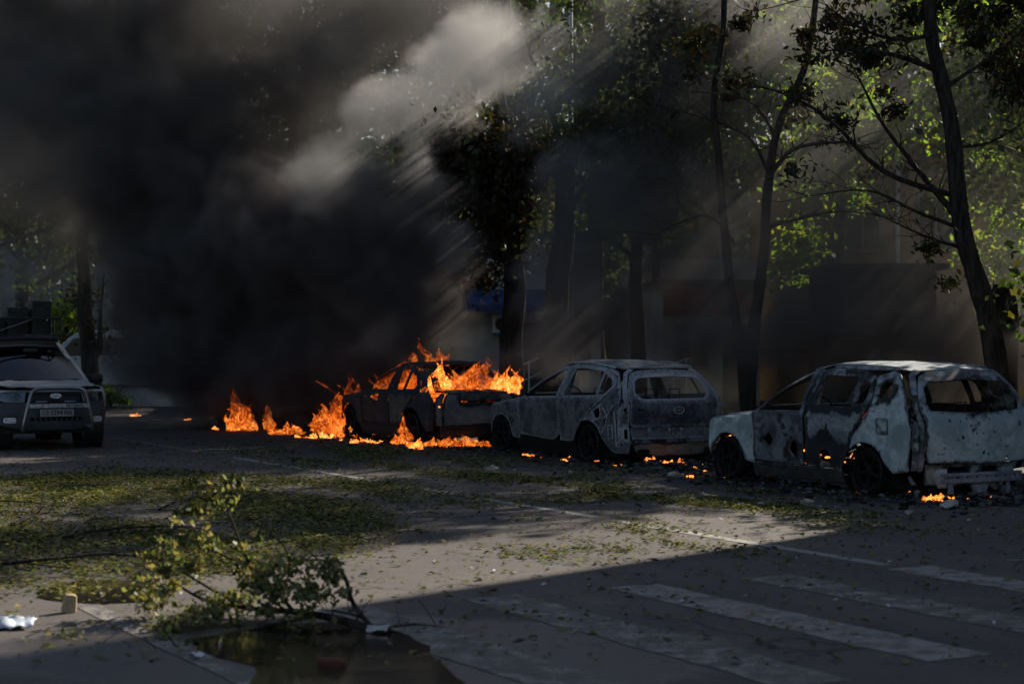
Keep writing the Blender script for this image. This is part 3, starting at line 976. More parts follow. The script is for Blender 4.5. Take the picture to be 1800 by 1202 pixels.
# shop with blue awning
SH = at(880, HOR + F * (CAM_H - .1) / 50, 50)
shop = thing('shop', 'white shop with blue awning and orange sign behind the burning car', 'shop', SH, R(8))
MB().box((0, 3, 2.2), (5.6, 6, 4.4)).build('wall', M['plaster'], shop, sm=False)
MB().box((0, 2.9, 4.5), (6.0, 6.5, .2)).build('roof', M['roof_dark'], shop, sm=False)
aw = MB()
for k in range(1):
    aw.add([(-1.0, -.03, 3.05), (1.25, -.03, 3.05), (1.25, -.95, 2.62), (-1.0, -.95, 2.62), (-1.0, -.03, 2.95), (1.25, -.03, 2.95), (1.25, -.95, 2.42), (-1.0, -.95, 2.42)],
           [(0, 1, 2, 3), (7, 6, 5, 4), (3, 2, 6, 7), (0, 3, 7, 4), (1, 5, 6, 2), (0, 4, 5, 1)])
aw.build('awning', M['awning'], shop, sm=False)
sg = MB().box((-.75, -.1, 3.35), (.95, .12, .38)).build('sign', M['orange'], shop, sm=False)
MB().box((-.78, -.166, 3.37), (.5, .012, .16)).build('sign_panel', M['white'], sg, sm=False)
MB().box((-.75, -.05, 3.75), (1.4, .06, .34)).build('fascia_board', M['white'], shop, sm=False)
window(shop, -1.9, 1.6, 1.1, 1.5); window(shop, 1.9, 1.7, 1.2, 1.6)
MB().box((1.0, -.03, 1.1), (.95, .07, 2.1)).build('door', M['frame_dark'], shop, sm=False)
ac = thing('air_conditioner', 'white air conditioner unit on the wall under the blue awning', 'air conditioner', at(880, 592 + 64 * (CAM_H - 2.16) / 1, 49.8), R(8))
ac.location = at(880, 570, 49.75)
MB().box((0, 0, 0), (.42, .26, .48)).build('case', M['white'], ac, bevel=.02)
MB().lathe([(.17, -.133), (.17, -.16), (.14, -.16), (.14, -.133)]).build('fan_grille', M['frame_dark'], ac)
MB().lathe([(.001, -.134), (.138, -.134), (.138, -.145), (.001, -.145)]).build('fan', M['frame_dark'], ac)
for x in (-.15, .15): MB().box((x, .06, -.27), (.04, .3, .05)).build('bracket', M['steel_dark'], ac, sm=False)


def handrail(loc, rz, label, rise, ln, mat='white'):
    o = thing('handrail', label, 'handrail', loc, rz, 'stair handrails by the buildings')
    for k in range(4):
        x = ln * k / 3
        MB().tube([(x, 0, 0), (x, 0, .9 + rise * k / 3)], .022, 6).build('post', M[mat], o)
    MB().tube([(-.1, 0, .9), (ln + .1, 0, .9 + rise)], .025, 6).build('rail', M[mat], o)
    MB().tube([(0, 0, .5), (ln, 0, .5 + rise)], .015, 6).build('rail', M[mat], o)
    return o


l0 = at(905, 0, 47); handrail((l0.x, 47, .1), R(5), 'sloping pale handrail right of the shop trunk', .55, 1.1)
l0 = at(1140, 0, 43); handrail((l0.x, 43, .1), R(5), 'sloping pale handrail in front of the kiosk', .35, .9)

# kiosk
KL = at(1250, HOR + F * (CAM_H - .1) / 46, 46)
ki = thing('kiosk', 'low kiosk with white roof band above red panels behind the forked tree', 'kiosk', KL, R(6))
MB().box((0, 1.5, 1.5), (2.5, 3, 3.0)).build('wall', M['plaster'], ki, sm=False)
MB().box((.05, -.06, 3.45), (2.7, .16, .5)).build('sign_band', M['white'], ki, sm=False)
MB().box((0, 1.45, 3.1), (2.8, 3.3, .16)).build('roof', M['roof_dark'], ki, sm=False)
for k in range(4): MB().box((-.93 + k * .62, -.04, 2.62), (.59, .06, .66)).build('red_panel', M['red'], ki, sm=False)
window(ki, -.5, 1.5, .9, 1.1); MB().box((.7, -.03, 1.05), (.8, .06, 2.0)).build('door', M['frame_dark'], ki, sm=False)

# ochre house
OH = at(1630, HOR + F * (CAM_H - .1) / 44, 44)
oh = thing('ochre_house', 'two storey ochre house half hidden by trees at the right', 'house', OH, R(4))
MB().box((0.6, 4, 3.2), (6.6, 8, 6.4)).build('wall', M['ochre'], oh, sm=False)
MB().box((0.6, 3.9, 6.5), (7.2, 8.8, .2)).build('roof', M['roof_dark'], oh, sm=False)
for zz in (1.7, 4.5):
    for xx in (-1.6, 0.2, 2.0, 3.3): window(oh, xx, zz, .95, 1.35)
MB().tube([(-.75, -.06, .1), (-.75, -.06, 6.3)], .05, 8).build('downpipe', M['white'], oh)

# dark shed with upright boards
SD = at(1560, 0, 31.5); SD = Vector((SD.x, 31.5, .1))
sh = thing('shed', 'dark wooden shed with upright boards behind the pale burned car', 'shed', SD, R(3))
MB().box((0, 1.2, 1.45), (1.72, 2.3, 2.9)).build('wall', M['shed'], sh, sm=False)
bd = None
for k in range(14):
    me_ = MB().box((0, 0, 0), (.112, .03, 2.85)).mesh('board', False) if bd is None else bd
    if bd is None: me_.materials.append(M['shed'])
    bd = me_
    o = link_mesh('board', me_, None, sh); o.location = (-.8 + k * .123, .03 + rnd.uniform(-.008, .004), 1.44); o.rotation_euler = (0, rnd.uniform(-.006, .006), 0)
MB().box((0, 1.1, 2.96), (2.0, 2.8, .1)).build('roof', M['roof_dark'], sh, sm=False)

# pale van and low wall on the left
M['van'] = simple('pale van paint', (0.36, 0.39, 0.41), 0.4, 0, 0.1, 2, 0.03, 0.5)
vl = at(190, 0, 52)
van = thing('parked_van', 'pale parked van with rounded roof behind the roadside trunk', 'van', (vl.x, 52, 0), R(2))
prof = [(-1.55, .35), (-1.6, .9), (-1.42, 1.25), (-1.05, 1.75), (-.7, 1.98), (0, 2.06), (2.0, 2.05), (2.25, 1.9), (2.3, .9), (2.25, .35)]
vm = MB()
ks = [(-.9, .97), (-.8, 1.0), (.8, 1.0), (.9, .97)]
for y, sc_ in ks: vm.v += [(x * sc_, y, .35 + (z - .35) * sc_) for x, z in prof]
np_ = len(prof)
for j in range(3):
    for i in range(np_):
        i2 = (i + 1) % np_
        vm.f.append((j * np_ + i, j * np_ + i2, (j + 1) * np_ + i2, (j + 1) * np_ + i))
vm.f.append(tuple(range(np_))); vm.f.append(tuple(3 * np_ + i for i in reversed(range(np_))))
vm.build('body', M['van'], van)
MB().add([(-1.22, -.905, 1.32), (-.4, -.905, 1.32), (-.4, -.905, 1.85), (-.8, -.905, 1.8), (-1.22, -.912, 1.32), (-.4, -.912, 1.32), (-.4, -.912, 1.85), (-.8, -.912, 1.8)], [(4, 5, 6, 7), (0, 3, 2, 1), (0, 1, 5, 4), (1, 2, 6, 5), (2, 3, 7, 6), (3, 0, 4, 7)]).build('window', M['glass_dark'], van, sm=False)
MB().box((.45, -.908, 1.58), (1.4, .015, .5)).build('window', M['glass_dark'], van, sm=False)
for x in (-1.0, 1.6):
    for y in (-.8, .8):
        MB().lathe([(.001, -.1), (.3, -.1), (.33, -.06), (.33, .06), (.3, .1), (.001, .1)], (x, y, .33), closed=False).build('wheel', M['char'], van)
wl = at(200, 0, 48.5)
lw = thing('low_wall', 'low pale coping wall in front of the parked van', 'wall', (wl.x, 48.5, 0), R(3))
MB().box((0, 0, .25), (4.2, .2, .5)).build('wall', M['plaster'], lw, sm=False)
for k in range(7): MB().box((-1.8 + k * .6, 0, .545), (.585, .3, .08)).build('coping_stone', M['kerb'], lw, sm=False)
C11 = lambda px, py, dz=0: at(px, py, 47.6 + dz)
tree('small_bush', 'small green bush growing at the foot of the low wall', [C11(195, 716), C11(195, 700), C11(198, 690)], .03, .015, [([C11(195, 708), C11(185, 695), C11(180, 688)], .015), ([C11(196, 708), C11(205, 698), C11(212, 692)], .015)],
     [(C11(185, 695), (.32, .3, .2), 420), (C11(200, 702), (.35, .3, .15), 420), (C11(178, 684), (.2, .2, .15), 150)], 'leaf_lime', .10, 93, None, .1, 2)
bpy.data.objects[-1 if False else lw.name]['category'] = 'wall'

# invented grey housing blocks, added to block the bright low sky beyond the trees
def far_block(px, d, w, h, label, rz):
    o = at(px, 0, d)
    b_ = thing('added_housing_block', label, 'building', (o.x, d, 0), rz)
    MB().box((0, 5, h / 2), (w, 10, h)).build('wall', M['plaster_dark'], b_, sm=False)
    MB().box((0, 5, h + .15), (w + .4, 10.4, .3)).build('roof', M['roof_dark'], b_, sm=False)
    k = int(w / 3.2)
    for st in range(int(h / 3)):
        for i in range(k): window(b_, -w / 2 + 1.6 + i * 3.2, 1.7 + st * 2.9, 1.5, 1.5)


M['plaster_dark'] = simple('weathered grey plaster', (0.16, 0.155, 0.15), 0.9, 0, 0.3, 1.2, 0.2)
far_block(230, 98, 34, 12, 'added grey housing block hiding low sky beyond the black smoke on the left', R(-6))
far_block(900, 104, 32, 12, 'added grey housing block hiding low sky far behind the shop', R(3))
far_block(1640, 100, 34, 12, 'added grey housing block hiding low sky far behind the ochre house', R(5))

# thin pole among the trees
pl = at(1003, 0, 40)
MB().tube([(0, 0, 0), (0, 0, 10.5)], [.07, .045], 8).build('pole', M['plaster'], None, (pl.x, 40, .1))
tag(bpy.data.objects['pole'], 'thin pale pole rising among the smoky trees', 'pole')

# five storey block standing to the right of the street (its shadow falls across the crossing)
AB = Vector((10.6, 25.6, 0))
q = Vector((math.sin(R(SUN_AZ)), math.cos(R(SUN_AZ)), 0)); qp = Vector((q.y, -q.x, 0))
ab = thing('apartment_block', 'five storey apartment block right of the street casting shade over the crossing', 'building', AB + qp * 0.0, math.atan2(qp.y, qp.x))
MB().box((9, 5.0, 7.5), (18, 10, 15)).build('wall', M['plaster'], ab, sm=False)
MB().box((9, 5.0, 15.1), (18.01, 10.3, .2)).build('roof', M['roof_dark'], ab, sm=False)
for st in range(5):
    for k in range(6): window(ab, 1.8 + k * 2.85, 1.8 + st * 2.9, 1.4, 1.5)

# ================================================================ CAR BODIES
def spl(pts):
    xs = np.array([p[0] for p in pts], float); ys = np.array([p[1] for p in pts], float)
    d = np.diff(ys) / np.diff(xs)
    m = np.zeros(len(xs)); m[0] = d[0]; m[-1] = d[-1]
    for i in range(1, len(xs) - 1):
        m[i] = 0 if d[i - 1] * d[i] <= 0 else 2 * d[i - 1] * d[i] / (d[i - 1] + d[i])

    def f(x):
        if x <= xs[0]: return float(ys[0])
        if x >= xs[-1]: return float(ys[-1])
        i = int(np.searchsorted(xs, x) - 1)
        h = xs[i + 1] - xs[i]; t = (x - xs[i]) / h
        return float(ys[i] * (1 + 2 * t) * (1 - t) ** 2 + m[i] * h * t * (1 - t) ** 2 + ys[i + 1] * t * t * (3 - 2 * t) + m[i + 1] * h * t * t * (t - 1))
    return f


def fillet(poly, r, k=4):
    out = []
    n_ = len(poly)
    for i in range(n_):
        p = Vector(poly[i]).to_2d(); a = Vector(poly[i - 1]).to_2d(); b = Vector(poly[(i + 1) % n_]).to_2d()
        da = a - p; db = b - p
        rr = min(r, da.length * .45, db.length * .45)
        if rr < 1e-3 or abs(da.normalized().dot(db.normalized())) > 0.985:
            out.append(p); continue
        s = p + da.normalized() * rr; e = p + db.normalized() * rr
        for j in range(k + 1):
            t = j / k
            out.append(s * (1 - t) ** 2 + p * 2 * t * (1 - t) + e * t * t)
    return out


def arc(cx, cz, r, a0, a1, k=14):
    return [(cx + r * math.cos(R(a0 + (a1 - a0) * i / k)), cz + r * math.sin(R(a0 + (a1 - a0) * i / k))) for i in range(k + 1)]


def inside(p, poly):
    x, y = p; c = False
    n_ = len(poly)
    for i in range(n_):
        x1, y1 = poly[i]; x2, y2 = poly[i - 1]
        if (y1 > y) != (y2 > y) and x < (x2 - x1) * (y - y1) / (y2 - y1) + x1: c = not c
    return c


def panel(name, outer, holes, fn, outdir, mat, parent, thick=0.018, sp=0.05, r=0.02, rh=0.05, amp=0.004, seed=0.0, flip=False):
    """sheet-metal panel: 2-D outline with holes, triangulated, mapped to the body surface by fn and given thickness"""
    loops = [fillet(outer, r)] + [fillet(h, rh) for h in holes]
    vs = []; es = []
    polys = []
    for lp in loops:
        q = []
        n_ = len(lp)
        for i in range(n_):
            a = lp[i]; b = lp[(i + 1) % n_]
            k = max(1, int((b - a).length / sp + .5))
            for j in range(k): q.append(a.lerp(b, j / k))
        b0 = len(vs)
        vs += q
        es += [(b0 + i, b0 + (i + 1) % len(q)) for i in range(len(q))]
        polys.append([tuple(v) for v in q])
    x0 = min(v.x for v in vs); x1 = max(v.x for v in vs); y0 = min(v.y for v in vs); y1 = max(v.y for v in vs)
    bd = np.array([(v.x, v.y) for v in vs])
    nx = int((x1 - x0) / sp) + 1; ny = int((y1 - y0) / sp) + 1
    for i in range(nx + 1):
        for j in range(ny + 1):
            p = (x0 + (i + .5 * (j % 2)) * sp, y0 + j * sp)
            if np.min((bd[:, 0] - p[0]) ** 2 + (bd[:, 1] - p[1]) ** 2) < (sp * .55) ** 2: continue
            if inside(p, polys[0]) and not any(inside(p, h) for h in polys[1:]): vs.append(Vector(p))
    ov, oe, of, *_ = delaunay_2d_cdt(vs, es, [], 0, 1e-5)
    tris = []
    for f in of:
        cx = sum(ov[i].x for i in f) / len(f); cy_ = sum(ov[i].y for i in f) / len(f)
        if inside((cx, cy_), polys[0]) and not any(inside((cx, cy_), h) for h in polys[1:]): tris.append(tuple(f))
    od = Vector(outdir)
    P = []
    for v in ov:
        p = Vector(fn(v.x, v.y))
        if amp:
            q = p * 2.1 + Vector((seed, seed, seed))
            p = p + od * (noise.noise(q) * amp * 1.6 + noise.noise(q * 3.3) * amp * .7)
        P.append(p)
    bm = bmesh.new()
    bv = [bm.verts.new(p) for p in P]
    for f in tris:
        try: bm.faces.new([bv[i] for i in f])
        except ValueError: pass
    loose = [v for v in bm.verts if not v.link_faces]
    if loose: bmesh.ops.delete(bm, geom=loose, context='VERTS')
    bm.normal_update()
    s = sum(f.normal.dot(od) * f.calc_area() for f in bm.faces)
    if s < 0:
        bmesh.ops.reverse_faces(bm, faces=bm.faces[:]); bm.normal_update()
    outer_v = bm.verts[:]
    bnd = [e for e in bm.edges if len(e.link_faces) == 1]
    inn = {v: bm.verts.new(v.co - v.normal * thick) for v in outer_v}
    for f in bm.faces[:]:
        bm.faces.new([inn[v] for v in reversed(f.verts)])
    for e in bnd:
        f = e.link_faces[0]
        for l in f.loops:
            if l.edge == e:
                a, b = l.vert, l.link_loop_next.vert
                bm.faces.new((b, a, inn[a], inn[b]))
    # soot licked out of the openings (strongest above them) and along the seams
    big = [np.array(h) for h in polys[1:] if max(np.ptp(np.array(h), axis=0)) > .12]
    seam = np.array(polys[0])
    val = []
    for v in ov:
        q_ = np.array((v.x, v.y)); a_ = 0.0
        for h in big:
            d = h - q_
            wy = np.where(d[:, 1] < 0, .55, 1.15)
            a_ = max(a_, math.exp(-float(np.sqrt(np.min(d[:, 0] ** 2 + (d[:, 1] * wy) ** 2))) / .075))
        d = seam - q_
        a_ = max(a_, .75 * math.exp(-float(np.sqrt(np.min((d ** 2).sum(1)))) / .022))
        val.append(a_)
    me = bpy.data.meshes.new(name)
    bm.verts.index_update()
    nb = len(bm.verts)
    src = {tuple(round(c, 5) for c in p): a_ for p, a_ in zip(P, val)}
    vv = [0.0] * nb
    for v in outer_v:
        vv[v.index] = src.get(tuple(round(c, 5) for c in v.co), 0.0); vv[inn[v].index] = .8
    bm.to_mesh(me); bm.free()
    at_ = me.attributes.new('vent', 'FLOAT', 'POINT'); at_.data.foreach_set('value', vv)
    smooth(me, 42)
    return link_mesh(name, me, mat, parent)


class Body:
    def __init__(s, w, xr, xf, roof, hood=None, rr=.22, rf=.25, bow=.05, bowf=.10, axles=(0, 2.64), zax=.28, rarch=.36, waist=.62, crease=(.84, .012), mid=1.2, taper=.035, rfu=None):
        s.w = spl(w); s.xr = spl(xr); s.xf = spl(xf); s.roof = spl(roof); s.hood = spl(hood) if hood else None
        s.rfu = rfu
        s.rr, s.rf, s.bow, s.bowf = rr, rf, bow, bowf
        s.axles, s.zax, s.rarch, s.waist, s.crease, s.mid, s.taper = axles, zax, rarch, waist, crease, mid, taper

    def side(s, sg):
        def f(x, z):
            y = s.w(z)
            y -= s.taper * ((x - s.mid) / 2.1) ** 2
            e = x - (s.xr(z) + s.bow)
            if e < s.rr:
                t_ = min(s.rr - e, s.rr * .999); y -= s.rr - math.sqrt(s.rr ** 2 - t_ ** 2)
            e = (s.xf(z) - s.bowf) - x
            rf = s.rfu if s.rfu and z > 1.03 else s.rf
            if e < rf:
                t_ = min(rf - e, rf * .999); y -= rf - math.sqrt(rf ** 2 - t_ ** 2)
            for a in s.axles:
                d = math.hypot(x - a, z - s.zax) - s.rarch
                y += .024 * math.exp(-((d - .01) / .055) ** 2)
            y += s.crease[1] * math.exp(-((z - s.crease[0]) / .035) ** 2) - .016 * math.exp(-((z - s.waist) / .11) ** 2)
            return (x, sg * y, z)
        return f

    def wr(s, z): return s.w(z) - s.taper * ((s.xr(z) - s.mid) / 2.1) ** 2

    def wf(s, z): return s.w(z) - s.taper * ((s.xf(z) - s.mid) / 2.1) ** 2

    def rear(s, y, z, off=0.0):
        w_ = s.wr(z); c = abs(y) - (w_ - s.rr)
        x = s.xr(z) + s.bow * min(1, abs(y) / (w_ - s.rr)) ** 2
        if c > 0: x += s.rr - math.sqrt(max(0, s.rr ** 2 - min(c, s.rr * .999) ** 2))
        return (x + off, y, z)

    def front(s, y, z, off=0.0):
        rf = s.rfu if s.rfu and z > 1.03 else s.rf
        w_ = s.wf(z); c = abs(y) - (w_ - rf)
        x = s.xf(z) - s.bowf * min(1, abs(y) / max(.05, (w_ - rf))) ** 2
        if c > 0: x -= rf - math.sqrt(max(0, rf ** 2 - min(c, rf * .999) ** 2))
        return (x + off, y, z)

    def rtop(s, x, y):
        z = s.roof(x)
        return (x, y, z + .035 * (1 - (y / .62) ** 2) * 1.0)

    def htop(s, x, y):
        return (x, y, s.hood(x) + .03 * (1 - (y / .75) ** 2))


def burnt_wheel(root, x, y, z, r, sg, rim_mat, tyre_mat, burnt_=True, seed=0):
    w = thing('wheel', None, None, (x, y, z))
    z = z - .06 if burnt_ else z
    w.parent = root
    for k in ('label', 'category'):
        if k in w: del w[k]
    n_ = 30
    rim = MB()
    ro = r * .70
    rim.lathe([(ro * .98, -.10), (ro * .98, -.085), (ro * .86, -.075), (ro * .84, .06), (ro * .97, .075), (ro * .98, .09), (ro, .09), (ro, -.10)], n=n_)
    rim.lathe([(.001, sg * .03), (ro * .30, sg * .03), (ro * .30, sg * .055), (ro * .12, sg * .07), (.001, sg * .07)], n=16, closed=False)
    for k in range(5):
        a = 2 * math.pi * k / 5 + seed
        p0 = Vector((math.cos(a) * ro * .2, sg * .045, math.sin(a) * ro * .2)); p1 = Vector((math.cos(a) * ro * .9, sg * .06, math.sin(a) * ro * .9))
        rim.tube([p0, p0.lerp(p1, .5) + Vector((0, sg * .008, 0)), p1], [ro * .13, ro * .11, ro * .10], 6)
    rim.build('rim', rim_mat, w)
    if burnt_:
        # what is left of the tyre: sagging charred carcass with bare bead wire
        t_ = MB()
        segs = 40
        rows = []
        for i, (rr_, h) in enumerate(((ro * 1.0, -.09), (ro * 1.22, -.11), (r * .98, -.08), (r * .98, .08), (ro * 1.22, .11), (ro * 1.0, .09))):
            for k in range(segs):
                a = 2 * math.pi * k / segs
                q = noise.noise(Vector((math.cos(a) * 2, math.sin(a) * 2, seed * 3 + i * .2)))
                sag = max(0, -math.sin(a))
                rad = ro + (rr_ - ro) * max(.15, min(1.0, .62 + .5 * q + .35 * sag))
                zz = math.sin(a) * rad
                zz = max(zz, -z + .012)
                t_.v.append((math.cos(a) * rad * (1 + .1 * sag), h * (1 + .35 * sag + .2 * q), zz))
        for i in range(6):
            j = (i + 1) % 6
            for k in range(segs):
                k2 = (k + 1) % segs
                t_.f.append((i * segs + k, j * segs + k, j * segs + k2, i * segs + k2))
        t_.build('tyre', tyre_mat, w)
        wire = MB()
        for k in range(3):
            pts_ = []
            rr_ = ro * (1.12 + .09 * k)
            for i in range(24):
                a = R(20 + 320 * i / 23) + k
                pts_.append((math.cos(a) * rr_, sg * (.07 + .02 * k) + .02 * noise.noise(Vector((a, k, seed))), max(-z + .012, math.sin(a) * rr_ + .02 * noise.noise(Vector((k, a, seed))))))
            wire.tube(pts_, .004, 4)
        wire.build('bead_wire', M['steel_dark'], w)
    else:
        t_ = MB()
        t_.lathe([(ro * .98, -.10), (ro * 1.15, -.115), (r * .93, -.11), (r, -.085), (r, .085), (r * .93, .11), (ro * 1.15, .115), (ro * .98, .10)], n=40)
        t_.build('tyre', tyre_mat, w)
        tr = MB()
        for k in range(56):
            a = 2 * math.pi * k / 56
            for h, sh_ in ((-.06, 0), (.0, .5), (.06, 0)):
                aa = a + sh_ * 2 * math.pi / 56
                tr.box((math.cos(aa) * r, h, math.sin(aa) * r), (.012, .05, .026), ry=-aa)
        o = tr.build('tread', tyre_mat, w, sm=False); o['kind'] = 'stuff'
    return w


def seats(root, mat, rows, w=.5, z0=.32):
    """what is left of the seats: bare tube frames with zigzag springs"""
    for x, ys in rows:
        for y in ys:
            mb = MB()
            h = .62; ww = w / 2
            mb.tube([(x + .12, y - ww * .8, z0), (x, y - ww, z0 + .12), (x - .14, y - ww * .95, z0 + h * .8), (x - .17, y - ww * .6, z0 + h), (x - .17, y + ww * .6, z0 + h), (x - .14, y + ww * .95, z0 + h * .8), (x, y + ww, z0 + .12), (x + .12, y + ww * .8, z0)], .016, 6)
            mb.tube([(x, y - ww, z0 + .1), (x + .45, y - ww, z0 + .14), (x + .5, y, z0 + .15), (x + .45, y + ww, z0 + .14), (x, y + ww, z0 + .1)], .016, 6)
            for k in range(7):
                z_ = z0 + .16 + k * .065; xo = -.02 - .018 * k
                mb.tube([(x + xo, y - ww * .9, z_), (x + xo - .012, y - ww * .3, z_ + .02), (x + xo - .012, y + ww * .3, z_ - .01), (x + xo, y + ww * .9, z_)], .006, 4)
            mb.tube([(x - .18, y - .09, z0 + h), (x - .2, y - .09, z0 + h + .16), (x - .2, y + .09, z0 + h + .16), (x - .18, y + .09, z0 + h)], .009, 5)
            mb.box((x - .05, y, z0 + .06), (.3, w * .9, .06), ry=.05)
            mb.build('seat_frame', mat, root)


def interior(root, mat, L0, L1, w, z=.16, cowl=(1.75, .9)):
    MB().box(((L0 + L1) / 2, 0, z), (L1 - L0, w * 2 - .12, .05)).build('floor_pan', mat, root, sm=False)
    mb = MB().box((L1 - .02, 0, .52), (.04, w * 2 - .25, .7)).build('firewall', mat, root, sm=False)
    mb = MB()
    mb.tube([(cowl[0] - .05, -w * .82, cowl[1] - .1), (cowl[0] - .1, 0, cowl[1] - .04), (cowl[0] - .05, w * .82, cowl[1] - .1)], .05, 8)
    mb.tube([(cowl[0] - .1, .35, cowl[1] - .08), (cowl[0] - .42, .35, cowl[1] + .02)], .02, 6)
    mb.build('dashboard_beam', mat, root)
    st = MB()
    pts_ = [(cowl[0] - .44 + .06 * math.sin(a), .35 + .18 * math.cos(a), cowl[1] + .03 + .17 * math.sin(a)) for a in [2 * math.pi * i / 20 for i in range(21)]]
    st.tube(pts_, .011, 6)
    st.build('steering_wheel', mat, root)
    # transmission tunnel and engine lump
    MB().box((1.0, 0, z + .09), (1.7, .22, .16), taper=.7).build('tunnel', mat, root, sm=False)
    return


def engine(root, mat, x, z=.45):
    mb = MB()
    mb.box((x, .05, z), (.5, .5, .38), taper=.85)
    mb.build('engine_block', mat, root, bevel=.03)
    MB().tube([(x + .05, -.35, z + .1), (x + .1, -.1, z + .24), (x - .02, .25, z + .22)], .05, 8).build('manifold', mat, root)


def car_root(name, label, n_, s_, rot=CAR_ROT, cat='car', p=None):
    o = thing(name, label, cat, p if p is not None else road(n_, s_), rot)
    return o


def both(name, outer, holes, B, mats, root, **k):
    res = []
    for sg in (1, -1):
        m = mats if not isinstance(mats, dict) else mats[sg]
        res.append(panel(name, outer, holes, B.side(sg), (0, sg, 0), m, root, seed=sg * 3.3 + len(name), **k))
    return res


M['rim_burnt'] = burnt('charred rim', (0.03, 0.029, 0.028), tint=(0.012, 0.0115, 0.011), amt=0.55, rust=.2, fine=14, seed=3.5, edge=(.04, .04, .04))

# ---------------------------------------------------------------- CAR A: pale burned crossover on the right
M['a_pale'] = burnt('fire bleached panel', (0.54, 0.60, 0.59), tint=(0.25, 0.29, 0.295), amt=0.34, fine=7, seed=2.0, vent=.20, rust=.1)
M['a_roof'] = burnt('fire bleached roof', (0.40, 0.43, 0.43), tint=(0.22, 0.24, 0.245), amt=0.30, fine=6, seed=5.0, vent=.22)
M['a_gate'] = burnt('bleached tailgate sheet', (0.56, 0.625, 0.62), tint=(0.28, 0.33, 0.34), amt=0.34, fine=8, seed=7.0, vent=.20)
M['a_door'] = burnt('pale door with charred foot', (0.38, 0.42, 0.43), tint=(0.12, 0.135, 0.15), amt=0.36, fine=8, seed=9.0, zlow=(.42, .82, .34))
M['a_black'] = burnt('charred door skin with pale flakes', (0.3, 0.32, 0.34), tint=(0.03, 0.03, 0.032), amt=0.43, fine=4, seed=12.0, vent=.12)
M['a_lamp'] = burnt('greenish lamp pocket sheet', (0.38, 0.43, 0.36), tint=(0.16, 0.19, 0.19), amt=0.33, fine=6, seed=15.0, vent=.2)
M['a_sill'] = burnt('scorched sill', (0.10, 0.095, 0.09), tint=(0.035, 0.03, 0.028), amt=0.4, rust=.3, fine=9)
M['a_beam'] = burnt('bare grey beam', (0.26, 0.28, 0.32), tint=(0.15, 0.16, 0.2), amt=0.25, fine=12, seed=4)
M['a_frame'] = burnt('sooty window frame', (0.36, 0.385, 0.39), tint=(0.09, 0.095, 0.10), amt=0.40, fine=9, seed=3, vent=.1)


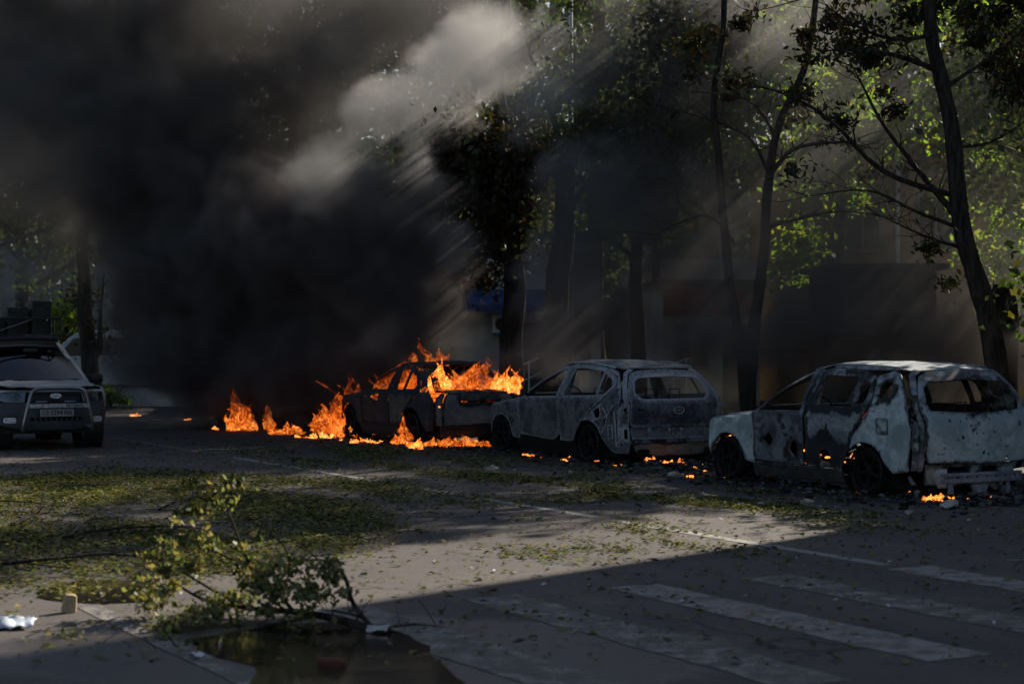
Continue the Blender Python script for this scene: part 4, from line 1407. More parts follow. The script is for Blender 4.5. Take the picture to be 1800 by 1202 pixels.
def make_a():
    ax = 2.69
    p = gnd(1535, 868)
    root = car_root('burned_car', 'pale ash-white burned-out crossover nearest the camera, with a round rear side window', 0, 0, p=(p.x + N.x * -.02, p.y, 0))
    # axle origin sits on the left wheel track: move half a track to the right
    root.location = Vector((p.x, p.y, 0)) + N * .84
    root.scale = (1.02, 1.05, 1.02)
    B = Body(w=[(.12, .82), (.3, .905), (.6, .94), (.9, .94), (1.05, .915), (1.25, .835), (1.45, .72), (1.55, .65)],
             xr=[(.15, -.74), (.3, -.80), (.5, -.865), (.75, -.89), (.95, -.87), (1.05, -.835), (1.2, -.77), (1.38, -.66), (1.5, -.52), (1.56, -.42)],
             xf=[(.2, 3.34), (.5, 3.44), (.7, 3.42), (.82, 3.36), (.94, 2.42), (1.1, 2.16), (1.3, 1.80), (1.45, 1.42), (1.52, 1.1)],
             roof=[(-.8, 1.35), (-.55, 1.455), (-.2, 1.515), (.4, 1.55), (.9, 1.545), (1.25, 1.49), (1.6, 1.36)],
             hood=[(2.0, .99), (2.4, .95), (2.9, .88), (3.25, .78), (3.42, .66)], rr=.21, rf=.3, axles=(0, ax), zax=.27, rarch=.37, taper=.03, crease=(.93, .01))
    both('front_fender', [(2.12, .30)] + [(2.2, .30)] + arc(ax, .27, .385, 172, 12)[0:] + [(3.36, .40), (3.40, .52), (3.37, .68), (3.27, .765), (2.9, .865), (2.5, .93), (2.24, .965), (2.14, .94)], [], B, M['a_pale'], root, r=.03)
    # front door frame and burned skin: ragged lower half
    both('front_door', [(2.12, .93), (2.10, .34), (1.14, .33), (1.12, 1.05), (1.10, 1.50), (1.30, 1.465), (1.62, 1.345), (1.92, 1.175), (2.08, 1.04)],
         [[(2.00, .965), (1.87, 1.10), (1.60, 1.265), (1.32, 1.385), (1.19, 1.42), (1.185, .99)], [(1.95, .60), (1.80, .52), (1.72, .60), (1.80, .70)], [(1.40, .50), (1.30, .40), (1.22, .50), (1.28, .62), (1.38, .60)]],
         B, M['a_black'], root, r=.03, rh=.03, amp=.010)
    both('rear_door', [(1.09, .34), (1.09, 1.49), (.9, 1.505), (.2, 1.475), (.02, 1.41), (-.05, 1.2), (-.02, 1.02), (.12, .85), (.26, .70)] + arc(0, .27, .40, 42, 18, 5) + [(.42, .33)],
         [[(.96, 1.06), (.92, 1.42), (.30, 1.41), (.26, 1.06)], [(.19, 1.09), (.20, 1.385), (.06, 1.33), (.03, 1.2), (.06, 1.1)], [(.80, .40), (.66, .38), (.60, .47), (.70, .56), (.82, .52)]],
         B, M['a_door'], root, r=.03, rh=.035, amp=.009)
    both('quarter_panel', [(-.03, 1.005), (.10, .84), (.235, .70)] + arc(0, .27, .39, 50, 150, 12) + [(-.40, .38), (-.46, .32), (-.68, .36), (-.705, .50), (-.74, .80), (-.715, .95), (-.655, 1.08), (-.575, 1.22), (-.47, 1.36), (-.36, 1.45), (-.25, 1.485), (.0, 1.42), (-.075, 1.2)],
         [[(-.14, 1.17), (-.12, 1.30), (-.19, 1.375), (-.31, 1.345), (-.36, 1.26), (-.35, 1.17)]], B, M['a_pale'], root, r=.02, rh=.09, amp=.006)
    # filler flap recess
    fl = panel('fuel_flap', [(-.20, .76), (-.20, .95), (-.40, .95), (-.40, .76)], [], lambda x, z: (x, B.side(1)(x, z)[1] + .006, z), (0, 1, 0), M['a_pale'], root, thick=.012, r=.03, sp=.06)
    both('roof_rail', [(2.14, .955), (2.10, 1.045), (1.94, 1.18), (1.64, 1.352), (1.31, 1.473), (1.1, 1.508), (.9, 1.51), (.2, 1.49), (-.27, 1.497), (-.27, 1.53), (.3, 1.55), (.9, 1.555), (1.15, 1.55), (1.42, 1.488), (1.74, 1.368), (2.02, 1.215), (2.26, 1.02), (2.28, .965)], [], B, M['a_frame'], root, r=.01, sp=.06)
    both('sill', [(.44, .12), (.40, .21), (.44, .32), (2.1, .32), (2.2, .28), (2.22, .12)], [], B, M['a_sill'], root, r=.02)
    for sg in (1, -1):
        MB().box((1.1, sg * .79, .62), (.12, .1, .6)).tube([(1.1, sg * .80, .9), (1.1, sg * .72, 1.2), (1.09, sg * .62, 1.47)], .045, 6).build('door_pillar', M['a_frame'], root)
    panel('roof', [(x, y) for x, y in ((-.42, -.58), (-.50, -.3), (-.52, 0), (-.50, .3), (-.42, .58), (.3, .655), (.9, .65), (1.3, .62), (1.36, 0), (1.3, -.62), (.9, -.65), (.3, -.655))], [], B.rtop, (0, 0, 1), M['a_roof'], root, thick=.02, amp=.012, sp=.07, r=.03)
    panel('windscreen_frame', [(-.80, .97), (-.68, 1.30), (-.61, 1.47), (.61, 1.47), (.68, 1.30), (.80, .97)], [[(-.68, 1.02), (-.58, 1.28), (-.52, 1.42), (.52, 1.42), (.58, 1.28), (.68, 1.02)]], B.front, (1, 0, 0), M['a_frame'], root, sp=.08)
    panel('hood', [(2.32, -.72), (2.32, .72), (2.9, .74), (3.25, .66), (3.34, .40), (3.36, 0), (3.34, -.40), (3.25, -.66), (2.9, -.74)], [], B.htop, (0, 0, 1), M['a_frame'], root, amp=.02, sp=.09)
    panel('front_panel', [(-.55, .3), (-.6, .7), (.6, .7), (.55, .3)], [[(-.4, .38), (-.42, .62), (.42, .62), (.4, .38)]], B.front, (1, 0, 0), M['a_sill'], root, sp=.09)
    # tailgate with wide rear window and open latch holes
    holes = [[(-.64, 1.045), (-.675, 1.13), (-.63, 1.30), (-.54, 1.365), (0, 1.392), (.54, 1.365), (.63, 1.30), (.675, 1.13), (.64, 1.045), (.2, 1.02), (-.2, 1.02)]]
    for y, z, s_ in ((.44, .93, .017), (.30, .92, .012), (.21, .955, .013), (-.12, .94, .012), (.26, .74, .02), (.33, .71, .013), (-.04, .78, .013), (-.06, .56, .02), (-.13, .54, .016), (-.20, .79, .013), (-.40, .62, .016), (-.42, .49, .022), (.06, .78, .013), (-.6, .88, .03), (.16, .87, .01), (-.3, .7, .009), (.5, .62, .012)):
        holes.append([(y - s_, z - s_), (y - s_ * .8, z + s_), (y + s_ * .9, z + s_), (y + s_, z - s_ * .9)])
    panel('tailgate', [(-.72, .455), (-.745, .75), (-.745, .92), (-.77, 1.05), (-.72, 1.25), (-.62, 1.42), (-.48, 1.475), (0, 1.50), (.48, 1.475), (.62, 1.42), (.72, 1.25), (.77, 1.05), (.745, .92), (.745, .75), (.72, .455), (0, .44)], holes,
          lambda y, z: B.rear(y, z, -.012 * math.exp(-((z - .46) / .05) ** 2) - .02 * math.exp(-((z - .9) / .1) ** 2)), (-1, 0, 0), M['a_gate'], root, r=.05, rh=.004, sp=.05, amp=.008)
    # emblem pin slots and dark drip marks are cut holes above; rim lip of the rear window
    # corner posts
    for sg in (1, -1):
        panel('tail_corner', [(sg * .735, .36), (sg * .76, .75), (sg * .76, .92), (sg * .785, 1.05), (sg * .735, 1.22), (sg * .80, 1.1), (sg * .82, .95), (sg * .812, .70), (sg * .79, .36)], [], lambda y, z: B.rear(y, z, .012), (-1, 0, 0), M['a_black'], root, r=.015, amp=.012)
        panel('lamp_pocket', [(sg * .80, .37), (sg * .82, .70), (sg * .83, .93), (sg * .86, .93), (sg * .882, .70), (sg * .85, .37)], [], B.rear, (-1, 0, 0), M['a_lamp'], root, r=.012, amp=.006)
        panel('rear_pillar', [(sg * .735, 1.22), (sg * .70, 1.30), (sg * .635, 1.43), (sg * .52, 1.485), (sg * .58, 1.50), (sg * .67, 1.44), (sg * .735, 1.33), (sg * .78, 1.22)], [], B.rear, (-1, 0, 0), M['a_frame'], root, r=.01)
    # rear apron, bumper beam and brackets
    panel('rear_apron', [(-.62, .20), (-.68, .43), (.68, .43), (.62, .20), (.3, .17), (-.3, .17)], [[(.12, .33), (.12, .40), (.36, .40), (.36, .33)], [(-.36, .33), (-.36, .40), (-.12, .40), (-.12, .33)]], lambda y, z: B.rear(y, z, .06), (-1, 0, 0), M['a_pale'], root, sp=.06, rh=.01)
    MB().box((-.90, 0, .325), (.05, 1.16, .035)).build('bumper_beam', M['a_beam'], root, bevel=.006)
    MB().box((-.90, 0, .255), (.055, 1.14, .05)).build('bumper_beam', M['a_beam'], root, bevel=.006)
    MB().box((-.885, 0, .29), (.02, 1.12, .05)).build('beam_web', M['a_beam'], root, sm=False)
    bolt = None
    for k in range(8):
        o = MB().lathe([(.001, -.004), (.011, -.004), (.011, .004), (.001, .004)], axis='X', n=8, closed=False)
        o.build('bolt', M['char'], root, loc=(-.898, -.49 + k * .14, .29))
    for y in (-.42, .42): MB().box((-.86, y, .16), (.05, .07, .17), taper=.6).build('bracket', M['a_beam'], root, bevel=.008)
    MB().add([(-.88, -.12, .2), (-.88, .12, .2), (-.88, .06, .08), (-.88, -.06, .08), (-.84, -.12, .2), (-.84, .12, .2), (-.84, .06, .08), (-.84, -.06, .08)], [(0, 1, 2, 3), (7, 6, 5, 4), (0, 4, 5, 1), (1, 5, 6, 2), (2, 6, 7, 3), (3, 7, 4, 0)]).build('tow_plate', M['a_beam'], root, sm=False)
    for sg in (1, -1):
        MB().add([(-.70, sg * .58, .38), (-.78, sg * .40, .38), (-.78, sg * .40, .17), (-.72, sg * .47, .16), (-.68, sg * .56, .38), (-.74, sg * .40, .38), (-.74, sg * .40, .17), (-.70, sg * .46, .16)], [(0, 1, 2, 3), (7, 6, 5, 4), (0, 4, 5, 1), (1, 5, 6, 2), (2, 6, 7, 3), (3, 7, 4, 0)]).build('bracket', M['a_pale'], root, sm=False)
        MB().tube([(-.45, sg * .66, .28), (-.55, sg * .63, .12), (-.52, sg * .62, .03)], [.02, .035, .02], 6).build('exhaust_hanger', M['a_beam'], root)
    MB().tube([(-.7, -.4, .2), (.4, -.35, .2)], .09, 10).build('silencer', M['rust'], root)
    interior(root, M['char'], -.6, 2.2, .84, .17, (1.95, .93))
    seats(root, M['steel_dark'], ((1.0, (.36, -.36)), (.12, (.4, -.02, -.42))))
    engine(root, M['steel_dark'], 2.75)
    root.location.z = -0.06
    for x in (0, ax):
        for sg in (1, -1):
            burnt_wheel(root, x, sg * .80, 0.06 + .27, .30, sg, M['char'], M['char'], True, x + sg)
    MB().tube([(0, -.7, .27), (0, .7, .27)], .05, 8).build('rear_axle', M['char'], root)
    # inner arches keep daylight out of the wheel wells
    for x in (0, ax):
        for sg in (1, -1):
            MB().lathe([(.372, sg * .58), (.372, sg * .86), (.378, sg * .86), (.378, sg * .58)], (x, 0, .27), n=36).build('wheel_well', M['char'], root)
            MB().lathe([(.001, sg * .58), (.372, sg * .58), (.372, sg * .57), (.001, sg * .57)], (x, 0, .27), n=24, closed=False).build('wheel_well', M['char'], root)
    return root


# ---------------------------------------------------------------- CAR B: blue-black burned crossover
M['b_body'] = burnt('blued burned steel', (0.17, 0.175, 0.19), tint=(0.028, 0.031, 0.038), amt=0.44, fine=7, seed=1.0, streak=.3, vent=.12, flake=.6)
M['b_door'] = burnt('blued burned door steel', (0.15, 0.165, 0.165), tint=(0.035, 0.040, 0.043), amt=0.42, rust=.1, fine=6, seed=6.0, streak=.2, vent=.1, flake=.5)
M['b_roof'] = burnt('blistered roof sheet', (0.32, 0.325, 0.33), tint=(0.07, 0.075, 0.08), amt=0.38, fine=9, seed=8.0, streak=.6, vent=.1, flake=.6)
M['b_gate'] = burnt('blued tailgate steel', (0.2, 0.205, 0.225), tint=(0.032, 0.035, 0.046), amt=0.36, fine=10, seed=3.0, streak=.4, vent=.1, flake=.85)
M['b_pillar'] = burnt('flaking pale pillar', (0.34, 0.34, 0.35), tint=(0.06, 0.062, 0.07), amt=0.33, fine=12, seed=11.0, streak=.75, vent=.1, flake=.7)
M['b_corner'] = burnt('flaking lamp pocket', (0.3, 0.3, 0.32), tint=(0.04, 0.04, 0.05), amt=0.42, fine=14, seed=14.0, streak=.8, vent=.15, flake=.9)
M['b_bumper'] = burnt('rusted bare bumper', (0.30, 0.285, 0.26), tint=(0.20, 0.17, 0.145), amt=0.16, rust=.45, fine=6, seed=4.0)
M['b_rust'] = burnt('rust brown edge', (0.2, 0.14, 0.1), tint=(0.16, 0.07, 0.03), amt=0.2, rust=.9, fine=6, seed=4.0)
M['flake'] = simple('white flaked paint', (0.42, 0.42, 0.43), 0.9, 0, 0.4, 30, 0.4, 0.1)


def text_mesh(body, size, name, mat, parent, loc, rot, bold=0.0, extr=0.002, squeeze=1.0):
    cu = bpy.data.curves.new('lettering', 'FONT')
    cu.body = body; cu.size = size; cu.align_x = 'CENTER'; cu.align_y = 'CENTER'
    cu.extrude = extr; cu.offset = bold; cu.resolution_u = 3
    o = bpy.data.objects.new('tmp', cu)
    COL.objects.link(o)
    dg = bpy.context.evaluated_depsgraph_get()
    me = bpy.data.meshes.new_from_object(o.evaluated_get(dg))
    bpy.data.objects.remove(o)
    bpy.data.curves.remove(cu)
    t_ = link_mesh(name, me, mat, parent)
    t_.location = loc; t_.rotation_euler = rot; t_.scale = (squeeze, 1, 1)
    return t_


def make_b():
    ax = 2.64
    p = gnd(1039, 811)
    root = car_root('burned_car', 'blue-black burned-out crossover in the middle, with a flaked oval emblem on its tailgate', 0, 0)
    root.location = Vector((p.x, p.y, 0)) + N * .84 + Vector((.06, 0, 0))
    root.scale = (1.02, 1.06, 1.01)
    B = Body(w=[(.12, .80), (.3, .89), (.6, .925), (.85, .925), (1.0, .895), (1.2, .80), (1.4, .69), (1.5, .63)],
             xr=[(.15, -.84), (.35, -.90), (.5, -.885), (.60, -.86), (.8, -.90), (.93, -.90), (1.0, -.86), (1.1, -.80), (1.25, -.69), (1.36, -.58), (1.46, -.45)],
             xf=[(.2, 3.25), (.5, 3.34), (.68, 3.32), (.80, 3.25), (.92, 2.34), (1.1, 2.06), (1.3, 1.66), (1.42, 1.34), (1.5, .95)],
             roof=[(-.8, 1.31), (-.55, 1.40), (-.2, 1.455), (.4, 1.50), (.85, 1.50), (1.2, 1.45), (1.5, 1.33)],
             hood=[(1.95, .97), (2.4, .93), (2.9, .86), (3.2, .76), (3.34, .64)], rr=.22, rf=.3, axles=(0, ax), zax=.27, rarch=.37, taper=.035, crease=(.80, .010), waist=.55)
    both('front_fender', [(2.06, .30), (2.2, .30)] + arc(ax, .27, .385, 172, 10) + [(3.18, .42), (3.22, .55), (3.20, .68), (3.12, .765), (2.8, .85), (2.4, .915), (2.16, .94), (2.08, .92)], [], B, M['b_body'], root, r=.03)
    both('front_door', [(2.05, .92), (2.04, .36), (1.0, .32), (.86, .40), (.84, 1.0), (.83, 1.462), (1.12, 1.425), (1.5, 1.30), (1.82, 1.12), (2.0, .985)],
         [[(1.92, .955), (1.77, 1.075), (1.46, 1.235), (1.12, 1.36), (.93, 1.395), (.93, .99)]], B, M['b_door'], root, r=.05, rh=.03, amp=.006)
    both('rear_door', [(.83, .40), (.81, 1.455), (.5, 1.467), (-.1, 1.43), (-.46, 1.30), (-.56, 1.17), (-.40, 1.02), (-.20, .88), (.10, .70)] + arc(0, .27, .41, 52, 14, 6) + [(.45, .33), (.70, .32)],
         [[(.73, 1.0), (.70, 1.405), (.45, 1.41), (-.09, 1.37), (-.16, 1.03)], [(-.20, 1.035), (-.13, 1.35), (-.38, 1.265), (-.48, 1.17), (-.36, 1.05)]], B, M['b_door'], root, r=.04, rh=.025, amp=.006)
    both('quarter_panel', [(-.58, 1.16), (-.42, 1.0), (-.22, .86), (.09, .70)] + arc(0, .27, .39, 72, 150, 10) + [(-.40, .38), (-.52, .22), (-.70, .22), (-.74, .50), (-.75, .86), (-.73, 1.0), (-.64, 1.14), (-.52, 1.28), (-.42, 1.37), (-.30, 1.405), (-.10, 1.43), (-.47, 1.31)],
         [[(-.18, .70), (-.14, .80), (-.28, .86), (-.33, .78), (-.28, .70)]], B, M['b_body'], root, r=.02, rh=.03, amp=.005)
    both('roof_rail', [(2.07, .935), (2.02, .99), (1.84, 1.125), (1.51, 1.307), (1.13, 1.433), (.83, 1.47), (.5, 1.48), (-.1, 1.443), (-.30, 1.418), (-.30, 1.445), (.0, 1.475), (.45, 1.505), (.85, 1.515), (1.18, 1.478), (1.58, 1.345), (1.92, 1.16), (2.16, .975), (2.18, .94)], [], B, M['b_pillar'], root, r=.01, sp=.06)
    both('sill', [(.44, .10), (.40, .21), (.44, .31), (2.04, .33), (2.2, .28), (2.2, .10)], [], B, M['char'], root, r=.02)
    for sg in (1, -1):
        MB().box((.84, sg * .80, .6), (.12, .1, .6)).tube([(.84, sg * .80, .88), (.84, sg * .72, 1.15), (.83, sg * .63, 1.44)], .045, 6).build('door_pillar', M['b_body'], root)
        # empty mirror foot
        MB().add([(1.9, sg * .86, .96), (1.72, sg * .865, .97), (1.75, sg * .93, 1.02), (1.86, sg * .92, 1.0), (1.9, sg * .86, .92), (1.72, sg * .865, .92), (1.76, sg * .91, .95), (1.86, sg * .90, .95)], [(0, 1, 2, 3), (7, 6, 5, 4), (0, 4, 5, 1), (1, 5, 6, 2), (2, 6, 7, 3), (3, 7, 4, 0)]).build('mirror_foot', M['char'], root, sm=False)
    panel('roof', [(-.44, -.56), (-.52, -.3), (-.54, 0), (-.52, .3), (-.44, .56), (.3, .65), (.85, .65), (1.22, .62), (1.27, 0), (1.22, -.62), (.85, -.65), (.3, -.65)], [], B.rtop, (0, 0, 1), M['b_roof'], root, thick=.02, amp=.012, sp=.07, r=.03)
    panel('windscreen_frame', [(-.80, .95), (-.68, 1.26), (-.61, 1.425), (.61, 1.425), (.68, 1.26), (.80, .95)], [[(-.68, 1.0), (-.58, 1.24), (-.52, 1.375), (.52, 1.375), (.58, 1.24), (.68, 1.0)]], B.front, (1, 0, 0), M['b_body'], root, sp=.08)
    panel('hood', [(2.2, -.74), (2.2, .74), (2.9, .75), (3.15, .66), (3.22, .40), (3.24, 0), (3.22, -.40), (3.15, -.66), (2.9, -.75)], [], B.htop, (0, 0, 1), M['b_body'], root, amp=.02, sp=.09)
    panel('front_panel', [(-.55, .3), (-.6, .68), (.6, .68), (.55, .3)], [[(-.4, .38), (-.42, .6), (.42, .6), (.4, .38)]], B.front, (1, 0, 0), M['char'], root, sp=.09)
    hs = [[(-.50, .985), (-.585, 1.07), (-.545, 1.23), (-.46, 1.285), (0, 1.305), (.46, 1.285), (.545, 1.23), (.61, 1.07), (.53, .985)], [(.52, .80), (.52, .865), (.62, .87), (.62, .80)]]
    gate = panel('tailgate', [(-.70, .585), (-.72, .75), (-.72, .90), (-.725, 1.0), (-.66, 1.18), (-.56, 1.34), (-.42, 1.385), (0, 1.41), (.42, 1.385), (.56, 1.34), (.66, 1.18), (.725, 1.0), (.72, .90), (.72, .75), (.70, .585)], hs,
                 lambda y, z: B.rear(y, z, -.016 * math.exp(-((z - .92) / .025) ** 2) + .01 * math.exp(-((z - .70) / .05) ** 2)), (-1, 0, 0), M['b_gate'], root, r=.04, rh=.035, sp=.045, amp=.006)
    # flaked oval emblem ring with stub letters
    em = MB()
    ring = [(B.rear(-.03 + .085 * math.cos(a), .815 + .048 * math.sin(a), -.008)) for a in [2 * math.pi * i / 22 for i in range(23)]]
    em.tube(ring, .008, 5)
    em.tube([B.rear(-.075, .80, -.008), B.rear(-.055, .835, -.008)], .006, 4).tube([B.rear(-.04, .80, -.008), B.rear(-.03, .83, -.008), B.rear(-.015, .80, -.008)], .006, 4).tube([B.rear(.01, .80, -.008), B.rear(.01, .832, -.008)], .006, 4).tube([B.rear(.03, .81, -.008), B.rear(.045, .83, -.008)], .005, 4)
    o = em.build('emblem', M['flake'], root); o['kind'] = 'stuff'
    # plate recess with what is left of the number
    panel('plate_recess', [(-.68, .405), (-.69, .575), (.69, .575), (.68, .405)], [], lambda y, z: B.rear(y, z, .035), (-1, 0, 0), M['b_gate'], root, sp=.07, amp=.004)
    x_ = B.rear(0, .475, .035)[0] - .012
    text_mesh('EEA 0477 C', .085, 'plate_remains', M['flake'], root, (x_, -.06, .475), (R(90), 0, R(-90)), bold=-.002, squeeze=1.05)
    for y in (.43, .1, -.1):
        MB().lathe([(.012, -.004), (.026, -.004), (.026, .006), (.012, .006)], axis='X', n=12).build('bolt_ring', M['flake'], root, loc=(x_ + .004, y, .54))
    panel('tailgate_edge', [(-.69, .578), (-.69, .60), (.69, .60), (.69, .578)], [], lambda y, z: B.rear(y, z, -.02), (-1, 0, 0), M['b_rust'], root, sp=.08, r=.004, amp=.002)
    panel('rear_panel', [(-.74, .365), (-.74, .40), (.74, .40), (.74, .365)], [], lambda y, z: B.rear(y, z, -.005), (-1, 0, 0), M['b_rust'], root, sp=.08, r=.004, amp=.002)
    panel('rear_bumper', [(-.60, .18), (-.72, .34), (-.73, .36), (.73, .36), (.72, .34), (.60, .18), (.3, .155), (-.3, .155)], [], lambda y, z: B.rear(y, z, -.01 - .015 * math.sin((z - .15) * 40)), (-1, 0, 0), M['b_bumper'], root, sp=.05, r=.03, amp=.005)
    for sg in (1, -1):
        panel('tail_corner', [(sg * .715, .20), (sg * .735, .60), (sg * .74, .92), (sg * .82, .92), (sg * .862, .85), (sg * .862, .50), (sg * .83, .2)],
              [[(sg * .755, .40), (sg * .755, .56), (sg * .80, .55), (sg * .80, .42)], [(sg * .77, .80), (sg * .77, .86), (sg * .815, .855), (sg * .815, .80)]], B.rear, (-1, 0, 0), M['b_corner'], root, r=.015, rh=.012, amp=.012, sp=.035)
        panel('rear_pillar', [(sg * .74, .93), (sg * .735, 1.0), (sg * .675, 1.18), (sg * .575, 1.345), (sg * .45, 1.40), (sg * .52, 1.415), (sg * .62, 1.35), (sg * .72, 1.19), (sg * .79, 1.02), (sg * .80, .93)], [], B.rear, (-1, 0, 0), M['b_pillar'], root, r=.01)
        MB().box((-.90, sg * .55, .21), (.07, .16, .11)).box((-.94, sg * .55, .22), (.02, .1, .07)).build('bumper_bracket', M['char'], root, bevel=.012)
        # exposed crossed struts of the lamp pocket
        st = MB()
        f = B.side(sg)
        q = lambda x, z: (x, f(x, z)[1] + sg * .006, z)
        st.tube([q(-.40, .86), q(-.52, .72), q(-.44, .58), q(-.36, .46)], .007, 5)
        st.tube([q(-.66, .90), q(-.55, .76), q(-.40, .70)], .007, 5)
        st.tube([q(-.52, .60), q(-.62, .61), q(-.64, .42), q(-.52, .40), q(-.52, .60)], .008, 5)
        st.tube([q(-.70, .80), q(-.69, .30)], .009, 5)
        o = st.build('lamp_struts', M['flake'], root); o['kind'] = 'stuff'
    interior(root, M['char'], -.6, 2.15, .84, .17, (1.85, .91))
    seats(root, M['steel_dark'], ((.8, (.36, -.36)), (.0, (.4, -.02, -.42))))
    engine(root, M['steel_dark'], 2.65)
    root.location.z = -0.045
    for x in (0, ax):
        for sg in (1, -1):
            burnt_wheel(root, x, sg * .80, 0.045 + .275, .305, sg, M['char'], M['char'], True, x + sg + .4)
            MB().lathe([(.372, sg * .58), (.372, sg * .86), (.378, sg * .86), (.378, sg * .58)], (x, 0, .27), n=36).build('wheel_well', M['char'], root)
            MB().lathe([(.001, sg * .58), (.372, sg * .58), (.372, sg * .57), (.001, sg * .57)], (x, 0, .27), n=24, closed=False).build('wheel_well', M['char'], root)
    MB().tube([(0, -.7, .27), (0, .7, .27)], .05, 8).build('rear_axle', M['char'], root)
    return root


# ---------------------------------------------------------------- CAR C: hatchback in full blaze
M['c_black'] = burnt('sooted burning body', (0.05, 0.052, 0.05), tint=(0.018, 0.018, 0.019), amt=0.45, fine=6, seed=21.0, edge=(.05,.05,.05))
M['c_door'] = burnt('sooted olive door', (0.11, 0.11, 0.085), tint=(0.045, 0.045, 0.038), amt=0.36, fine=5, seed=23.0, edge=(.06,.06,.055))
M['c_boot'] = burnt('smoke stained pale boot', (0.2, 0.2, 0.18), tint=(0.10, 0.10, 0.095), amt=0.30, fine=6, seed=25.0, edge=(.12,.12,.11), vent=.35)


def make_c():
    ax = 2.6
    p = gnd(732, 783)
    root = car_root('burning_car', 'sooty hatchback in full blaze with flames pouring from its windows', 0, 0)
    root.location = Vector((p.x, p.y, 0)) + N * .78
    B = Body(w=[(.12, .80), (.3, .87), (.6, .90), (.8, .90), (.92, .87), (1.1, .78), (1.3, .67), (1.42, .6)],
             xr=[(.15, -.80), (.35, -.86), (.6, -.87), (.80, -.86), (.90, -.80), (.96, -.62), (1.1, -.42), (1.25, -.2), (1.38, .06)],
             xf=[(.2, 3.22), (.5, 3.32), (.65, 3.28), (.76, 3.2), (.90, 2.22), (1.1, 1.9), (1.25, 1.58), (1.36, 1.2), (1.42, .9)],
             roof=[(-.3, 1.22), (0, 1.34), (.4, 1.40), (.8, 1.39), (1.1, 1.33), (1.4, 1.2)],
             hood=[(1.9, .93), (2.4, .88), (2.9, .80), (3.15, .72), (3.3, .62)], rr=.24, rf=.3, axles=(0, ax), zax=.28, rarch=.36, crease=(.76, .010), waist=.52)
    both('front_fender', [(2.02, .30), (2.18, .30)] + arc(ax, .28, .375, 172, 10) + [(3.16, .42), (3.2, .55), (3.16, .66), (3.08, .72), (2.8, .79), (2.4, .86), (2.1, .89), (2.04, .88)], [], B, M['c_black'], root, r=.03)
    both('front_door', [(2.01, .88), (2.0, .34), (.92, .32), (.90, .95), (.89, 1.35), (1.12, 1.325), (1.45, 1.22), (1.78, 1.06), (1.95, .93)], [[(1.86, .925), (1.72, 1.02), (1.41, 1.165), (1.10, 1.265), (.99, 1.285), (.99, .94)]], B, M['c_black'], root, r=.04, rh=.03, amp=.008)
    both('rear_door', [(.88, .33), (.87, 1.35), (.4, 1.355), (.1, 1.27), (-.22, 1.03), (-.12, .85), (.1, .70)] + arc(0, .28, .40, 50, 14, 6) + [(.44, .33)], [[(.79, .95), (.77, 1.29), (.42, 1.30), (.36, .95)], [(.30, .96), (.33, 1.275), (.12, 1.20), (-.08, 1.03), (-.04, .97)]], B, M['c_door'], root, r=.04, rh=.03, amp=.008)
    both('quarter_panel', [(-.24, 1.025), (-.14, .84), (.09, .69)] + arc(0, .28, .38, 72, 150, 10) + [(-.38, .38), (-.5, .26), (-.68, .28), (-.73, .50), (-.72, .80), (-.62, .895), (-.42, .98), (-.28, 1.10), (-.08, 1.24), (.1, 1.30), (.1, 1.28)], [], B, M['c_black'], root, r=.01, amp=.006)
    both('roof_rail', [(2.03, .89), (1.97, .935), (1.80, 1.065), (1.46, 1.227), (1.13, 1.333), (.89, 1.36), (.4, 1.37), (.11, 1.31), (.12, 1.345), (.4, 1.40), (.85, 1.41), (1.16, 1.378), (1.52, 1.265), (1.86, 1.10), (2.1, .93)], [], B, M['c_black'], root, r=.01, sp=.06)
    both('sill', [(.44, .12), (.40, .21), (.44, .31), (2.0, .32), (2.16, .28), (2.16, .12)], [], B, M['c_black'], root, r=.02)
    for sg in (1, -1):
        MB().box((.9, sg * .78, .58), (.12, .1, .56)).tube([(.9, sg * .78, .84), (.9, sg * .70, 1.1), (.89, sg * .62, 1.34)], .045, 6).build('door_pillar', M['c_black'], root)
    panel('roof', [(.05, -.52), (.02, 0), (.05, .52), (.4, .6), (.8, .6), (1.05, .57), (1.08, 0), (1.05, -.57), (.8, -.6), (.4, -.6)], [], B.rtop, (0, 0, 1), M['c_black'], root, thick=.02, amp=.02, sp=.08, r=.03)
    panel('windscreen_frame', [(-.70, .92), (-.58, 1.34), (.58, 1.34), (.70, .92)], [[(-.60, .97), (-.48, 1.30), (.48, 1.30), (.60, .97)]], B.front, (1, 0, 0), M['c_black'], root, sp=.08)
    panel('hood', [(2.1, -.72), (2.1, .72), (2.9, .74), (3.12, .64), (3.2, .4), (3.22, 0), (3.2, -.4), (3.12, -.64), (2.9, -.74)], [], B.htop, (0, 0, 1), M['c_black'], root, amp=.02, sp=.09)
    panel('front_panel', [(-.7, .3), (-.75, .64), (.75, .64), (.7, .3)], [], B.front, (1, 0, 0), M['c_black'], root, sp=.09)
    # boot lid: slot left by the burned light bar
    panel('boot_lid', [(-.66, .36), (-.68, .60), (-.67, .80), (-.60, .90), (0, .925), (.60, .90), (.67, .80), (.68, .60), (.66, .36)], [[(-.36, .755), (-.36, .79), (.36, .79), (.36, .755)]], B.rear, (-1, 0, 0), M['c_boot'], root, r=.05, rh=.008, sp=.05, amp=.006)
    panel('boot_ledge', [(-.60, .915), (0, .935), (.60, .915), (.58, .955), (0, .97), (-.58, .955)], [], B.rear, (-1, 0, 0), M['c_boot'], root, r=.01, sp=.05)
    panel('rear_bumper', [(-.7, .17), (-.74, .35), (.74, .35), (.7, .17)], [], lambda y, z: B.rear(y, z, -.02), (-1, 0, 0), M['c_black'], root, r=.04, sp=.06)
